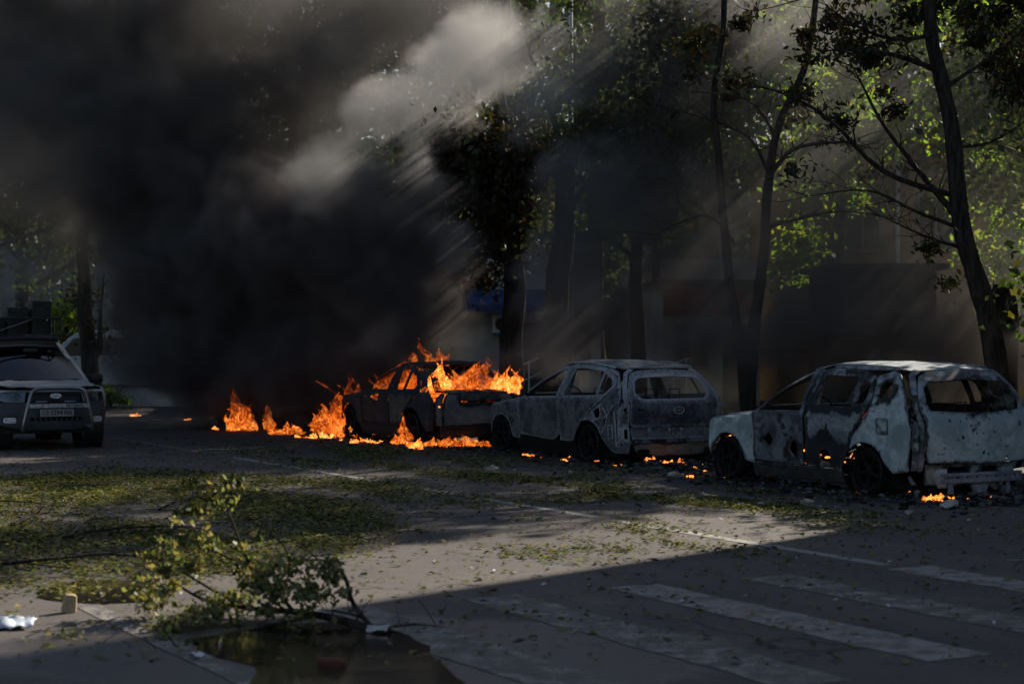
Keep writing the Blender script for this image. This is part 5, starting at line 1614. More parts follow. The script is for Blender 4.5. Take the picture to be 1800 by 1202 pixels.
    for sg in (1, -1):
        panel('tail_corner', [(sg * .685, .36), (sg * .70, .60), (sg * .69, .80), (sg * .62, .90), (sg * .7, .90), (sg * .79, .82), (sg * .81, .60), (sg * .78, .36)], [[(sg * .72, .66), (sg * .72, .73), (sg * .765, .73), (sg * .765, .66)]], B.rear, (-1, 0, 0), M['c_boot'] if sg > 0 else M['c_black'], root, r=.015, rh=.02, amp=.008)
        panel('rear_pillar', [(sg * .60, .93), (sg * .57, 1.0), (sg * .50, 1.2), (sg * .44, 1.31), (sg * .52, 1.33), (sg * .60, 1.22), (sg * .68, 1.05), (sg * .73, .93)], [], B.rear, (-1, 0, 0), M['c_black'], root, r=.01)
    interior(root, M['char'], -.6, 2.1, .82, .17, (1.75, .87))
    seats(root, M['char'], ((.9, (.36, -.36)), (.1, (.4, -.02, -.42))), z0=.26)
    engine(root, M['char'], 2.6)
    for x in (0, ax):
        for sg in (1, -1):
            burnt_wheel(root, x, sg * .78, .285, .30, sg, M['char'], M['char'], True, x + sg + 2)
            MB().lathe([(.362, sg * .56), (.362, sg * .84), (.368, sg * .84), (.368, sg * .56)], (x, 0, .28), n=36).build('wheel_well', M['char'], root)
    return root


CAR_A = make_a()
CAR_B = make_b()
CAR_C = make_c()

# ---------------------------------------------------------------- a further burnt wreck lost in the smoke up the road
def make_d():
    root = CAR_C.copy(); COL.objects.link(root)
    def cp(o, parent):
        for ch in [c for c in bpy.data.objects if c.parent == o]:
            k = ch.copy(); COL.objects.link(k); k.parent = parent
            cp(ch, k)
    cp(CAR_C, root)
    root.location = CAR_C.location + U * 6.4 + N * -.15
    root['label'] = 'burning wreck farthest up the row, almost swallowed by black smoke'
    return root
CAR_D = make_d()

# ---------------------------------------------------------------- grey off-road car coming towards the camera
M['s_paint'] = simple('dusty grey car paint', (0.34, 0.35, 0.345), 0.42, 0.1, 0.15, 3, 0.04, 0.5)
M['s_clad'] = simple('dark grey cladding', (0.06, 0.062, 0.065), 0.65, 0, 0.2, 8, 0.1, 0.35)
M['s_black'] = simple('black plastic', (0.014, 0.014, 0.015), 0.55, 0, 0.2, 8, 0.05, 0.4)
M['s_tube'] = simple('brushed steel tube', (0.24, 0.24, 0.245), 0.35, 0.9, 0.1, 6, 0.03, 0.5)
M['rubber'] = simple('tyre rubber', (0.016, 0.016, 0.016), 0.85, 0, 0.2, 10, 0.2, 0.25)
M['plate'] = simple('number plate', (0.34, 0.325, 0.315), 0.6, 0, 0.15, 10, 0.03, 0.4)
M['ink'] = simple('plate ink', (0.02, 0.02, 0.03), 0.7, 0, 0.1, 10, 0)
M['sticker'] = simple('white sticker', (0.40, 0.40, 0.39), 0.6, 0, 0.45, 18, 0.05)
M['reflector'] = simple('lamp reflector', (0.7, 0.71, 0.72), 0.4, 0.3, 0.3, 30, 0.2, 0.5)
M['cloth'] = simple('seat cloth', (0.05, 0.045, 0.042), 0.95, 0, 0.3, 10, 0.2, 0.2)
m, t, b = new_mat('car glass'); b.inputs['Base Color'].default_value = (0.7, 0.75, 0.75, 1); b.inputs['Roughness'].default_value = 0.03
b.inputs['Transmission Weight'].default_value = 1.0; b.inputs['IOR'].default_value = 1.12
M['glass'] = m
m = bpy.data.materials.new('windscreen glass'); m.use_nodes = True
t = NT(m.node_tree); m.node_tree.nodes.clear(); out = t.n('ShaderNodeOutputMaterial')
g = t.n('ShaderNodeBsdfGlossy'); g.inputs['Roughness'].default_value = .02; g.inputs[0].default_value = (.9, .9, .9, 1)
tr = t.n('ShaderNodeBsdfTransparent'); tr.inputs[0].default_value = (.62, .66, .66, 1)
fr = t.n('ShaderNodeFresnel'); fr.inputs[0].default_value = 1.5
mx = t.n('ShaderNodeMixShader'); t.t.links.new(t.math('ADD', fr.outputs[0], .03), mx.inputs[0]); t.t.links.new(tr.outputs[0], mx.inputs[1]); t.t.links.new(g.outputs[0], mx.inputs[2])
t.t.links.new(mx.outputs[0], out.inputs['Surface'])
M['windscreen'] = m


def make_s():
    """local +x points forward, towards the camera"""
    X, D_ = (99 - 900) / F * 29.6, 29.6
    root = car_root('offroad_car', 'dusty grey off-road car with bull bar and loaded roof rack facing the camera', 0, 0, cat='car')
    root.location = (X, D_, 0)
    root.rotation_euler = (0, 0, math.atan2(-U.y, -U.x) - R(1.0))
    root.scale = (1.04, 1.06, 1.03)
    # origin at the front face on the ground
    B = Body(w=[(.25, .80), (.4, .875), (.7, .90), (.9, .895), (1.05, .86), (1.3, .77), (1.55, .665), (1.75, .60)],
             xr=[(.3, -4.3), (.6, -4.38), (1.0, -4.35), (1.7, -4.1)],
             xf=[(.30, -.06), (.45, .0), (.62, .01), (.75, -.02), (.90, -.06), (.985, -.14), (1.05, -1.05), (1.2, -1.28), (1.45, -1.66), (1.6, -1.92), (1.7, -2.15)],
             roof=[(-4.2, 1.68), (-3.2, 1.74), (-2.4, 1.735), (-2.0, 1.69), (-1.8, 1.62)],
             hood=[(-1.2, 1.06), (-.8, 1.045), (-.4, 1.02), (-.15, .98), (-.06, .945)], rr=.2, rf=.30, bow=.04, bowf=.14, axles=(-.86, -3.48), zax=.34, rarch=.40, mid=-2.0, taper=.03, crease=(.86, .01), waist=.60, rfu=.10)
    F_ = B.front
    both('front_fender', [(-1.28, .36)] + arc(-.86, .34, .41, 176, 4) + [(-.36, .42), (-.27, .70), (-.29, .90), (-.40, .985), (-.8, 1.015), (-1.15, 1.03), (-1.28, 1.02)], [], B, M['s_paint'], root, amp=0)
    both('front_door', [(-1.29, .36), (-1.29, 1.03), (-1.62, 1.25), (-2.02, 1.58), (-2.24, 1.66), (-2.36, 1.66), (-2.36, .36)], [[(-1.50, 1.06), (-1.74, 1.25), (-2.08, 1.54), (-2.30, 1.60), (-2.30, 1.06)]], B, M['s_paint'], root, amp=0)
    both('rear_door', [(-2.37, .36), (-2.37, 1.66), (-3.2, 1.67), (-3.3, 1.0), (-3.1, .72)] + arc(-3.48, .34, .42, 50, 6, 6), [[(-2.43, 1.06), (-2.43, 1.60), (-3.14, 1.61), (-3.2, 1.06)]], B, M['s_paint'], root, amp=0)
    both('quarter_panel', [(-3.31, 1.0), (-3.12, .72)] + arc(-3.48, .34, .41, 55, 170, 10) + [(-4.2, .36), (-4.24, 1.0), (-4.05, 1.62), (-3.21, 1.67)], [[(-3.4, 1.08), (-3.32, 1.6), (-3.9, 1.58), (-4.02, 1.1)]], B, M['s_paint'], root, amp=0)
    both('sill_cladding', [(-1.3, .24), (-1.3, .35), (-3.06, .35), (-3.06, .24)], [], B, M['s_clad'], root, amp=0)
    panel('roof', [(-4.05, -.55), (-4.05, .55), (-2.4, .60), (-2.08, .58), (-2.03, 0), (-2.08, -.58), (-2.4, -.60)], [], B.rtop, (0, 0, 1), M['s_paint'], root, amp=0, sp=.12)
    both('roof_rail', [(-1.33, 1.06), (-1.60, 1.255), (-2.0, 1.585), (-2.24, 1.668), (-3.2, 1.68), (-3.2, 1.72), (-2.3, 1.71), (-2.02, 1.64), (-1.72, 1.39), (-1.42, 1.155), (-1.28, 1.06)], [], B, M['s_paint'], root, amp=0, sp=.07, r=.01)
    # windscreen
    panel('windscreen', [(-.77, 1.075), (-.575, 1.645), (0, 1.665), (.575, 1.645), (.77, 1.075), (0, 1.06)], [], lambda y, z: F_(y, z, -.012), (1, 0, .5), M['windscreen'], root, amp=0, thick=.006, sp=.1)
    panel('windscreen_frame', [(-.83, 1.04), (-.625, 1.69), (0, 1.71), (.625, 1.69), (.83, 1.04), (0, 1.035)], [[(-.765, 1.085), (-.57, 1.635), (0, 1.655), (.57, 1.635), (.765, 1.085), (0, 1.07)]], F_, (1, 0, .5), M['s_paint'], root, amp=0, thick=.03, sp=.06, rh=.05)
    MB().tube([F_(-.70, 1.08, .012), F_(-.2, 1.095, .02), F_(.28, 1.09, .02)], .012, 5).build('wiper', M['s_black'], root)
    MB().tube([F_(-.1, 1.075, .012), F_(.25, 1.085, .02), F_(.66, 1.10, .02)], .012, 5).build('wiper', M['s_black'], root)
    MB().box((-1.74, 0, 1.57), (.04, .22, .06)).build('rear_view_mirror', M['s_black'], root, bevel=.015)
    panel('window_sticker', [(-.52, 1.24), (-.42, 1.24), (-.39, 1.36), (-.48, 1.36)], [], lambda y, z: F_(y, z, -.03), (1, 0, .5), M['sticker'], root, amp=0, thick=.002, sp=.1, r=.005)
    # hood
    panel('hood', [(-1.12, -.76), (-1.12, .76), (-.6, .735), (-.30, .66), (-.17, .50), (-.125, .25), (-.12, 0), (-.125, -.25), (-.17, -.50), (-.30, -.66), (-.6, -.735)], [], lambda x, y: (x, y, B.htop(x, y)[2] + .02 * math.exp(-((abs(y) - .48) / .09) ** 2)), (0, 0, 1), M['s_paint'], root, amp=.002, sp=.07, r=.04)
    panel('hood_lip', [(-.80, .915), (-.78, .985), (-.5, 1.005), (0, 1.01), (.5, 1.005), (.78, .985), (.80, .915), (.6, .93), (.42, .94), (-.42, .94), (-.6, .93)], [], lambda y, z: F_(y, min(z, .955), .0 - max(0, z - .93) * .8), (1, 0, .3), M['s_paint'], root, amp=0, sp=.06, r=.01)
    # front face
    lamp = [(.455, .77), (.43, .93), (.72, .935), (.83, .90), (.83, .80), (.70, .765)]
    for sg in (1, -1):
        hl = panel('headlight', [(sg * a, b_) for a, b_ in lamp], [], lambda y, z: F_(y, z, -.035), (1, 0, 0), M['reflector'], root, amp=.01, sp=.04, thick=.01)
        panel('lens', [(sg * a, b_) for a, b_ in lamp], [], lambda y, z: F_(y, z, .004), (1, 0, 0), M['windscreen'], hl, amp=0, thick=.004, sp=.08)
        MB().lathe([(.001, .0), (.045, .0), (.062, .035), (.056, .035), (.04, .008), (.001, .008)], axis='X', n=18, closed=False).build('lamp_bowl', M['s_tube'], hl, loc=Vector(F_(sg * .56, .85, -.03)))
        panel('fog_light', [(sg * .58, .44), (sg * .58, .53), (sg * .76, .53), (sg * .76, .44)], [], lambda y, z: F_(y, z, .006), (1, 0, 0), M['reflector'], root, amp=.003, sp=.05, thick=.01, r=.03)
    panel('grille', [(-.40, .76), (-.40, .935), (.40, .935), (.40, .76)], [], lambda y, z: F_(y, z, -.03), (1, 0, 0), M['s_black'], root, amp=0, sp=.1)
    for z in (.78, .80, .875, .90, .92):
        MB().tube([F_(-.38, z, -.01), F_(0, z, -.01), F_(.38, z, -.01)], .008, 5).build('grille_bar', M['s_black'], root)
    for y in (-.22, .22): MB().box((F_(y, .775, .012)[0], y, .775), (.02, .18, .022)).build('grille_vane', M['s_tube'], root, bevel=.004)
    em = MB()
    em.lathe([(.001, 0), (.048, 0), (.052, .008), (.001, .010)], axis='X', n=24, closed=False)
    e_ = em.build('emblem', M['reflector'], root, loc=Vector(F_(0, .865, .005))); e_.scale = (1, 1.7, .8)
    sc_ = MB().tube([(.014, -.03, .0), (.014, -.02, .018), (.014, -.005, -.005), (.014, .01, .012), (.014, .03, -.004)], .004, 4).build('emblem_script', M['s_black'], e_)
    panel('bumper', [(-.84, .42), (-.86, .60), (-.86, .76), (-.44, .765), (-.42, .755), (.42, .755), (.44, .765), (.86, .76), (.86, .60), (.84, .42), (.5, .33), (-.5, .33)],
          [[(.57, .43), (.57, .54), (.77, .54), (.77, .43)], [(-.77, .43), (-.77, .54), (-.57, .54), (-.57, .43)], [(-.40, .47), (-.40, .53), (.40, .53), (.40, .47)]],
          lambda y, z: F_(y, z, .012 - .03 * math.exp(-((z - .66) / .025) ** 2)), (1, 0, 0), M['s_clad'], root, amp=.001, sp=.05, r=.05, rh=.03)
    panel('lower_intake', [(-.42, .45), (-.42, .55), (.42, .55), (.42, .45)], [], lambda y, z: F_(y, z, -.05), (1, 0, 0), M['s_black'], root, amp=0, sp=.1)
    for k in range(9): MB().box((F_(0, .5, 0)[0] - .0, -.32 + k * .08, .50), (.03, .022, .06)).build('intake_rib', M['s_clad'], root, sm=False)
    # number plate
    xp = F_(0, .6, 0)[0] + .035
    pl_ = MB().box((xp, 0, .600), (.012, .52, .115)).build('number_plate', M['plate'], root, bevel=.003)
    text_mesh('CE 3294 HA', .098, 'lettering', M['ink'], pl_, (xp + .0075, 0.0, .600), (R(90), 0, R(90)), bold=.001, extr=.001, squeeze=.92)
    MB().box((xp - .008, 0, .600), (.012, .56, .15)).build('plate_holder', M['s_black'], root, bevel=.004)
    # bull bar
    xb = .14
    bar = MB()
    hoop = wobble_path([(xb - .04, -.53, .33), (xb, -.52, .45), (xb + .01, -.47, .70), (xb, -.415, .90), (xb - .01, -.36, .965), (xb - .02, -.26, .99), (xb - .02, 0, .992), (xb - .02, .26, .99), (xb - .01, .36, .965), (xb, .415, .90), (xb + .01, .47, .70), (xb, .52, .45), (xb - .04, .53, .33)], 5, 0, 1)
    bar.tube(hoop, .027, 10)
    bar.build('bull_bar', M['s_tube'], root)
    for sg in (1, -1): MB().tube([(xb - .02, sg * .53, .36), (xb - .15, sg * .45, .40)], .025, 8).build('bar_mount', M['s_tube'], root)
    cb = MB().box((xb + .025, 0, .715), (.02, .93, .062)).build('cross_plate', M['sticker'], root, bevel=.003)
    text_mesh('FAVORIT', .062, 'lettering', M['ink'], cb, (xb + .0365, .235, .714), (R(90), 0, R(90)), bold=.0012, extr=.0008, squeeze=1.05)
    # mirrors
    for sg in (1, -1):
        MB().box((-1.52, sg * 1.02, 1.10), (.12, .22, .15), rz=sg * .15).build('side_mirror', M['s_black'], root, bevel=.04)
        MB().tube([(-1.5, sg * .85, 1.04), (-1.5, sg * .98, 1.07)], .03, 6).build('mirror_arm', M['s_black'], root)
    for x in (-.86, -3.48):
        for sg in (1, -1):
            burnt_wheel(root, x, sg * .765, .345, .345, sg, M['reflector'], M['rubber'], False, x)
            MB().lathe([(.405, sg * .55), (.405, sg * .86), (.412, sg * .86), (.412, sg * .55)], (x, 0, .34), n=36).build('wheel_well', M['s_black'], root)
    MB().box((-2.2, 0, .32), (3.6, 1.45, .12)).build('floor_pan', M['s_black'], root, sm=False)
    MB().tube([(-3.48, -.7, .34), (-3.48, .7, .34)], .06, 8).build('rear_axle', M['s_black'], root)
    MB().box((-1.2, 0, .7), (.06, 1.5, .62)).build('firewall', M['s_black'], root, sm=False)
    MB().box((-1.45, 0, .99), (.45, 1.42, .14), taper=.8).build('dashboard', M['s_black'], root, bevel=.03)
    st = MB().tube([(-1.86 + .08 * math.sin(a), .36 + .19 * math.cos(a), 1.05 + .17 * math.sin(a)) for a in [2 * math.pi * i / 20 for i in range(21)]], .015, 6).build('steering_wheel', M['s_black'], root)
    for y in (.36, -.36):
        s_ = MB().box((-2.35, y, 1.02), (.16, .5, .68), ry=-.2, taper=.85).box((-2.1, y, .62), (.5, .5, .16)).build('seat', M['cloth'], root, bevel=.05)
        MB().box((-2.46, y, 1.43), (.11, .27, .2), ry=-.2).build('headrest', M['cloth'], s_, bevel=.05)
    MB().box((-3.3, 0, 1.0), (.16, 1.25, .7), ry=-.2).build('rear_seat', M['cloth'], root, bevel=.06)
    # side glass
    for sg in (1, -1):
        panel('side_window', [(-1.50, 1.06), (-1.74, 1.25), (-2.08, 1.54), (-2.30, 1.60), (-2.30, 1.06)], [], lambda x, z, f=B.side(sg), sg=sg: (x, f(x, z)[1] - sg * .012, z), (0, sg, 0), M['windscreen'], root, amp=0, thick=.005, sp=.12)
    # roof rack basket
    rk = thing('roof_rack', None, None); rk.parent = root
    for k in ('label', 'category'):
        if k in rk: del rk[k]
    z0 = 1.83
    for y in (-.56, .56):
        MB().tube([(-2.0, y, z0), (-3.9, y, z0)], .022, 6).build('rack_rail', M['s_black'], rk)
        MB().tube([(-2.0, y, z0 + .28), (-3.9, y, z0 + .28)], .02, 6).build('rack_rail', M['s_black'], rk)
        for x in (-2.0, -2.5, -3.0, -3.5, -3.9): MB().tube([(x, y, z0 - .12), (x, y, z0 + .28)], .018, 6).build('rack_post', M['s_black'], rk)
    for x in [-2.0 - .19 * k for k in range(11)]: MB().tube([(x, -.56, z0), (x, .56, z0)], .014, 5).build('cross_bar', M['s_black'], rk)
    MB().tube([(-2.0, -.56, z0 + .28), (-2.0, .56, z0 + .28)], .02, 6).build('rack_rail', M['s_black'], rk)
    MB().tube([(-2.0, -.56, z0 + .02), (-2.0, .1, z0 + .26)], .012, 5).build('rack_brace', M['s_tube'], rk)
    MB().tube([(-1.98, -.45, z0 - .07), (-1.95, 0, z0 - .05), (-1.98, .5, z0 - .07)], .05, 8).build('light_bar', M['s_black'], rk)
    return root


CAR_S = make_s()
M['olive'] = simple('dark olive case', (0.022, 0.024, 0.018), 0.7, 0, 0.3, 6, 0.1, 0.3)


def on_rack(name, label, cat, x, y, z, size, extra=None):
    mw = Matrix.Translation(CAR_S.location) @ Matrix.Rotation(CAR_S.rotation_euler.z, 4, 'Z')
    p = mw @ Vector((x, y, z))
    o = thing(name, label, cat, p, CAR_S.rotation_euler.z, 'cases and gear on the roof rack')
    MB().box((0, 0, size[2] / 2), size).build('case', M['olive'], o, bevel=.025)
    MB().box((0, 0, size[2] - .055), (size[0] + .012, size[1] + .012, .02)).build('lid_seam', M['s_black'], o, sm=False)
    for k in (-1, 1): MB().box((size[0] / 2 + .008, k * size[1] * .28, size[2] - .06), (.02, .05, .07)).build('latch', M['steel_dark'], o, sm=False)
    MB().tube([(size[0] / 2 + .01, -.09, size[2] * .45), (size[0] / 2 + .04, -.07, size[2] * .45), (size[0] / 2 + .04, .07, size[2] * .45), (size[0] / 2 + .01, .09, size[2] * .45)], .01, 5).build('handle', M['s_black'], o)
    return o


on_rack('equipment_case', 'tall dark case standing highest on the roof rack', 'case', -2.45, -.06 + .36, 1.86, (.5, .34, .62))
on_rack('equipment_case', 'lower dark box on the roof rack beside the tallest case', 'case', -2.5, -.10, 1.86, (.5, .36, .50))
on_rack('equipment_case', 'long flat dark box at the far side of the roof rack', 'case', -2.75, -.42, 1.86, (.9, .22, .30))
mw = Matrix.Translation(CAR_S.location) @ Matrix.Rotation(CAR_S.rotation_euler.z, 4, 'Z')
lg = thing('ladder', 'folded ladder lying along the loaded roof rack', 'ladder', mw @ Vector((-3.1, .47, 1.9)), CAR_S.rotation_euler.z)
for z in (0, .16): MB().tube([(-.7, 0, z), (.9, 0, z)], .016, 6).build('stile', M['s_tube'], lg)
for k in range(6): MB().tube([(-.6 + k * .28, 0, 0), (-.6 + k * .28, 0, .16)], .01, 5).build('rung', M['s_tube'], lg)

# ================================================================ SMOKE: real volumes with their own density grid
def smoke_mat(name, albedo, dens, aniso=0.1):
    m = bpy.data.materials.new(name)
    m.use_nodes = True
    t = NT(m.node_tree); m.node_tree.nodes.clear()
    out = t.n('ShaderNodeOutputMaterial')
    pv = t.n('ShaderNodeVolumePrincipled')
    pv.inputs['Color'].default_value = (*albedo, 1)
    pv.inputs['Absorption Color'].default_value = (0, 0, 0, 1)
    pv.inputs['Density Attribute'].default_value = 'density'
    pv.inputs['Density'].default_value = dens
    pv.inputs['Anisotropy'].default_value = aniso
    t.t.links.new(pv.outputs[0], out.inputs['Volume'])
    return m


def smoke(name, label, blobs, voxel, mat, warp=1.4, wscale=0.35, grain=1.1, lo=0.36, hi=0.62, soft=0.25, billow=False, sharp=(.12, .5)):
    """blobs: (centre, (rx, ry, rz), amount)"""
    c = np.array([tuple(b[0]) for b in blobs]); r = np.array([b[1] for b in blobs])
    mn = (c - r).min(0) - warp * .6; mx = (c + r).max(0) + warp * .6
    mn[2] = max(mn[2], 0.03)
    res = np.maximum(2, ((mx - mn) / voxel).astype(int))
    g = bpy.data.node_groups.new(name + ' density', 'GeometryNodeTree')
    g.interface.new_socket('Geometry', in_out='INPUT', socket_type='NodeSocketGeometry')
    g.interface.new_socket('Geometry', in_out='OUTPUT', socket_type='NodeSocketGeometry')
    t = NT(g)
    gi = t.n('NodeGroupInput'); go = t.n('NodeGroupOutput')
    pos = t.n('GeometryNodeInputPosition').outputs[0]
    n1 = t.vmath('SUBTRACT', t.noise(pos, wscale, 4, 0.55, col=True), (0.5, 0.5, 0.5))
    n2 = t.vmath('SUBTRACT', t.noise(pos, wscale * 3.4, 3, 0.6, col=True), (0.5, 0.5, 0.5))
    wp = t.vmath('ADD', t.vmath('ADD', pos, t.vmath('SCALE', n1, scale=warp * 2.4)), t.vmath('SCALE', n2, scale=warp * 0.8))
    n3 = t.vmath('SUBTRACT', t.noise(pos, wscale * 9, 2, 0.55, col=True), (0.5, 0.5, 0.5))
    wp = t.vmath('ADD', wp, t.vmath('SCALE', n3, scale=warp * (0.45 if billow else 0.2)))
    acc = None
    for ce, ra, am in blobs:
        d = t.vmath('LENGTH', t.vmath('DIVIDE', t.vmath('SUBTRACT', wp, tuple(ce)), tuple(ra)))
        k = t.mapr(d, 1.0, soft, 0.0, am)
        acc = k if acc is None else t.math('ADD', acc, k)
    acc = t.math('MINIMUM', acc, 1.5)
    tex = t.noise(wp, grain, 5, 0.6, 0.3)
    if billow:
        fine = t.noise(pos, grain * 2.6, 3, 0.55)
        e_ = t.math('ADD', acc, t.math('ADD', t.math('MULTIPLY', t.math('SUBTRACT', tex, 0.5), 1.5), t.math('MULTIPLY', t.math('SUBTRACT', fine, 0.5), 0.7)))
        dn = t.math('MULTIPLY', t.mapr(e_, sharp[0], sharp[1], 0.0, 1.0), t.math('MINIMUM', acc, 1.0))
    else:
        dn = t.math('MULTIPLY', acc, t.mapr(tex, lo, hi, 0.08, 1.25))
    vc = t.n('GeometryNodeVolumeCube')
    t.t.links.new(dn, vc.inputs['Density'])
    vc.inputs['Background'].default_value = 0
    vc.inputs['Min'].default_value = tuple(mn); vc.inputs['Max'].default_value = tuple(mx)
    for ax, v in zip('XYZ', res): vc.inputs['Resolution ' + ax].default_value = int(v)
    sm = t.n('GeometryNodeSetMaterial'); sm.inputs['Material'].default_value = mat
    t.t.links.new(vc.outputs[0], sm.inputs[0]); t.t.links.new(sm.outputs[0], go.inputs[0])
    me = bpy.data.meshes.new(name)
    o = link_mesh(name, me, mat)
    md = o.modifiers.new('density', 'NODES'); md.node_group = g
    tag(o, label, 'smoke', kind='stuff')
    print('smoke grid', name, res, int(np.prod(res)))
    return o


a = at
BLACK = [
    (a(745, 590, 34.6), (1.7, 1.1, 1.1), 1.0), (a(690, 500, 35.2), (2.2, 1.5, 1.5), 1.0), (a(600, 430, 36.2), (2.7, 2.0, 1.9), 1.0),
    (a(480, 470, 37), (3.0, 2.2, 2.4), 1.0), (a(350, 480, 37.6), (2.6, 2.1, 2.2), 1.0), (a(250, 400, 38.6), (2.3, 2.0, 2.0), .8),
    (a(420, 660, 37), (3.0, 1.5, 1.5), 1.0), (a(480, 600, 37.5), (2.6, 1.6, 1.6), 1.0), (a(270, 560, 39), (1.9, 1.6, 1.9), .9), (a(650, 600, 36), (1.8, 1.3, 1.5), 1.0), (a(760, 640, 36), (1.6, 1.0, 1.0), .9), (a(560, 640, 36.6), (1.8, 1.1, 1.2), 1.0), (a(330, 640, 37), (1.6, 1.2, 1.1), .9), (a(470, 690, 35.8), (1.5, .7, .8), .8), (a(560, 690, 35.6), (1.5, .7, .9), 1.3), (a(600, 640, 35.4), (1.2, .7, .9), 1.1),
    (a(330, 330, 38.6), (2.6, 2.2, 1.7), .9), (a(500, 350, 37.6), (1.9, 1.6, 1.1), .9), (a(730, 420, 35.8), (1.3, 1.2, 1.3), 1.0), (a(770, 500, 35), (1.1, 1.0, 1.2), .9),
    (a(780, 580, 34.8), (.8, .8, 1.2), .6), (a(1000, 580, 34.2), (.8, .8, 1.4), .6), (a(1060, 600, 33.4), (1.6, .9, 1.1), .6), (a(1020, 440, 34.6), (1.2, 1.0, 1.5), .5), (a(1190, 630, 31.5), (1.8, .9, .9), .42), (a(1380, 620, 29.6), (1.5, .8, .8), .4), (a(1480, 600, 28.8), (2.2, .9, 1.0), .7), (a(1640, 600, 28), (2.2, .9, 1.0), .8), (a(1790, 630, 27), (1.6, .8, .8), .7), (a(1290, 600, 30.2), (1.6, .9, .9), .6),
]
DARK = [
    (a(660, 380, 34.6), (1.2, 1.0, .9), .9), (a(760, 400, 34.2), (.9, .8, .8), .8), (a(560, 400, 35.2), (1.2, 1.0, .9), .8),
    (a(1200, 520, 32.5), (2.6, 1.8, 2.4), .40), (a(1430, 520, 30), (2.8, 1.6, 2.2), .52), (a(1660, 560, 28.6), (2.8, 1.4, 1.7), .6), (a(640, 680, 31.6), (.9, .6, .6), .5), (a(690, 620, 32.4), (1.0, .7, .7), .5), (a(1300, 300, 34), (4.4, 2.4, 3.0), .20), (a(1600, 330, 32), (3.6, 2.2, 2.4), .10), (a(1330, 480, 29.5), (1.8, 1.0, 1.8), .3), (a(1120, 420, 33), (2.2, 1.6, 2.2), .45),
    (a(330, 250, 39), (3.6, 2.6, 2.2), 1.0), (a(180, 170, 40), (4.4, 3.0, 3.1), .9), (a(420, 100, 40), (4.0, 2.8, 2.7), .9), (a(600, 150, 39), (2.0, 1.8, 1.4), .8), (a(680, 10, 40.5), (3.0, 2.2, 1.8), .7), (a(30, 60, 41.5), (4.6, 3.0, 3.0), .9), (a(250, -60, 41), (5.0, 3.0, 2.6), .8),
    (a(60, 330, 42), (3.6, 2.4, 2.2), .5), (a(-60, 250, 42), (3.0, 2.4, 2.8), .5), (a(90, 450, 47), (3.0, 2.0, 1.2), .25), (a(270, 590, 40), (1.3, 1.2, 1.4), .5), (a(830, 60, 39.5), (2.0, 1.6, 1.2), .5),
]
PUFF = [
    (a(1000, 320, 33.2), (1.2, .9, 1.2), .9), (a(1070, 380, 33), (1.2, .9, 1.2), 1.0), (a(980, 450, 33), (1.1, .8, 1.4), .9), (a(1040, 560, 32.8), (1.5, .9, 1.3), .9), (a(1000, 640, 33), (.9, .6, .7), .7), (a(780, 400, 34), (.9, .8, .8), .9), (a(820, 450, 33.8), (.8, .7, .8), .8), (a(700, 370, 34.4), (.9, .8, .7), .8),
]
GREY = [
    (a(590, 300, 35.8), (1.5, 1.2, 1.0), 1.0), (a(690, 215, 36), (1.7, 1.3, 1.1), 1.0), (a(800, 140, 35.6), (1.8, 1.3, 1.2), 1.0), (a(900, 70, 35.6), (1.8, 1.3, 1.2), .8), (a(560, 320, 35.6), (1.1, .9, .7), 1.0),
    (a(930, 180, 33.8), (1.5, 1.1, .9), .9), (a(720, 300, 35), (1.1, .9, .8), .9), (a(780, 390, 34.2), (.9, .7, .7), .8),
    (a(930, 640, 31.8), (.7, .6, .6), .4), (a(860, 610, 32.6), (.7, .6, .6), .5), (a(820, 450, 33.6), (.8, .7, .7), .5), (a(1010, 100, 34), (1.6, 1.2, 1.0), .6),
    (a(1300, 330, 34), (4.6, 2.5, 3.4), .12), (a(1600, 330, 33), (4.6, 2.5, 3.2), .12), (a(1330, 20, 34), (3.2, 2.0, 1.8), .38), (a(1780, 110, 33), (2.2, 1.4, 2.0), .24), (a(1150, 80, 35), (3.2, 2.0, 2.0), .32), (a(1560, 100, 35), (3.0, 1.8, 1.8), .10),
    (a(80, 480, 46), (3.6, 2.4, 2.0), .18), (a(60, 250, 38.5), (3.4, 2.4, 2.6), .25),
]
M['smoke_black'] = smoke_mat('black soot smoke', (.19, .172, .163), 3.6, 0.0)
M['smoke_dark'] = smoke_mat('dark grey smoke', (.19, .18, .172), 1.5, 0.05)
M['smoke_grey'] = smoke_mat('drifting grey smoke', (.46, .445, .43), 0.8, 0.2)
smoke('smoke', 'thick black smoke rolling up and to the left from the burning cars', BLACK, .11, M['smoke_black'], grain=1.2, billow=True, soft=0.0, sharp=(.14, .36))
smoke('smoke', 'dark grey smoke spreading across the upper left of the scene', DARK, .17, M['smoke_dark'], warp=1.6, wscale=.3, grain=.8)
BEAM = [(a(860, 100, 35.2), (1.4, 1.1, 1.0), .9), (a(970, 160, 33.8), (1.1, .9, .8), .8)] + [b_ for b_ in GREY if b_[2] >= .69]
GREY = [b_ for b_ in GREY if b_[2] < .69]
M['smoke_pale'] = smoke_mat('sunlit grey smoke', (.60, .59, .575), 1.25, 0.2)  # raised albedo puts part of the sunbeam brightness into the smoke colour
M['smoke_puff'] = smoke_mat('grey black smoke', (.33, .325, .325), 2.0, 0.1)
smoke('smoke', 'grey black puffs of smoke drifting up behind the grey burned car', PUFF, .11, M['smoke_puff'], warp=1.1, grain=1.1, billow=True, soft=0.0, sharp=(.22, .44))
smoke('smoke', 'pale billowing smoke lit by slanting sunbeams above the burning hatchback', BEAM, .09, M['smoke_pale'], warp=1.2, grain=1.0, billow=True, soft=0.0, sharp=(.24, .42))
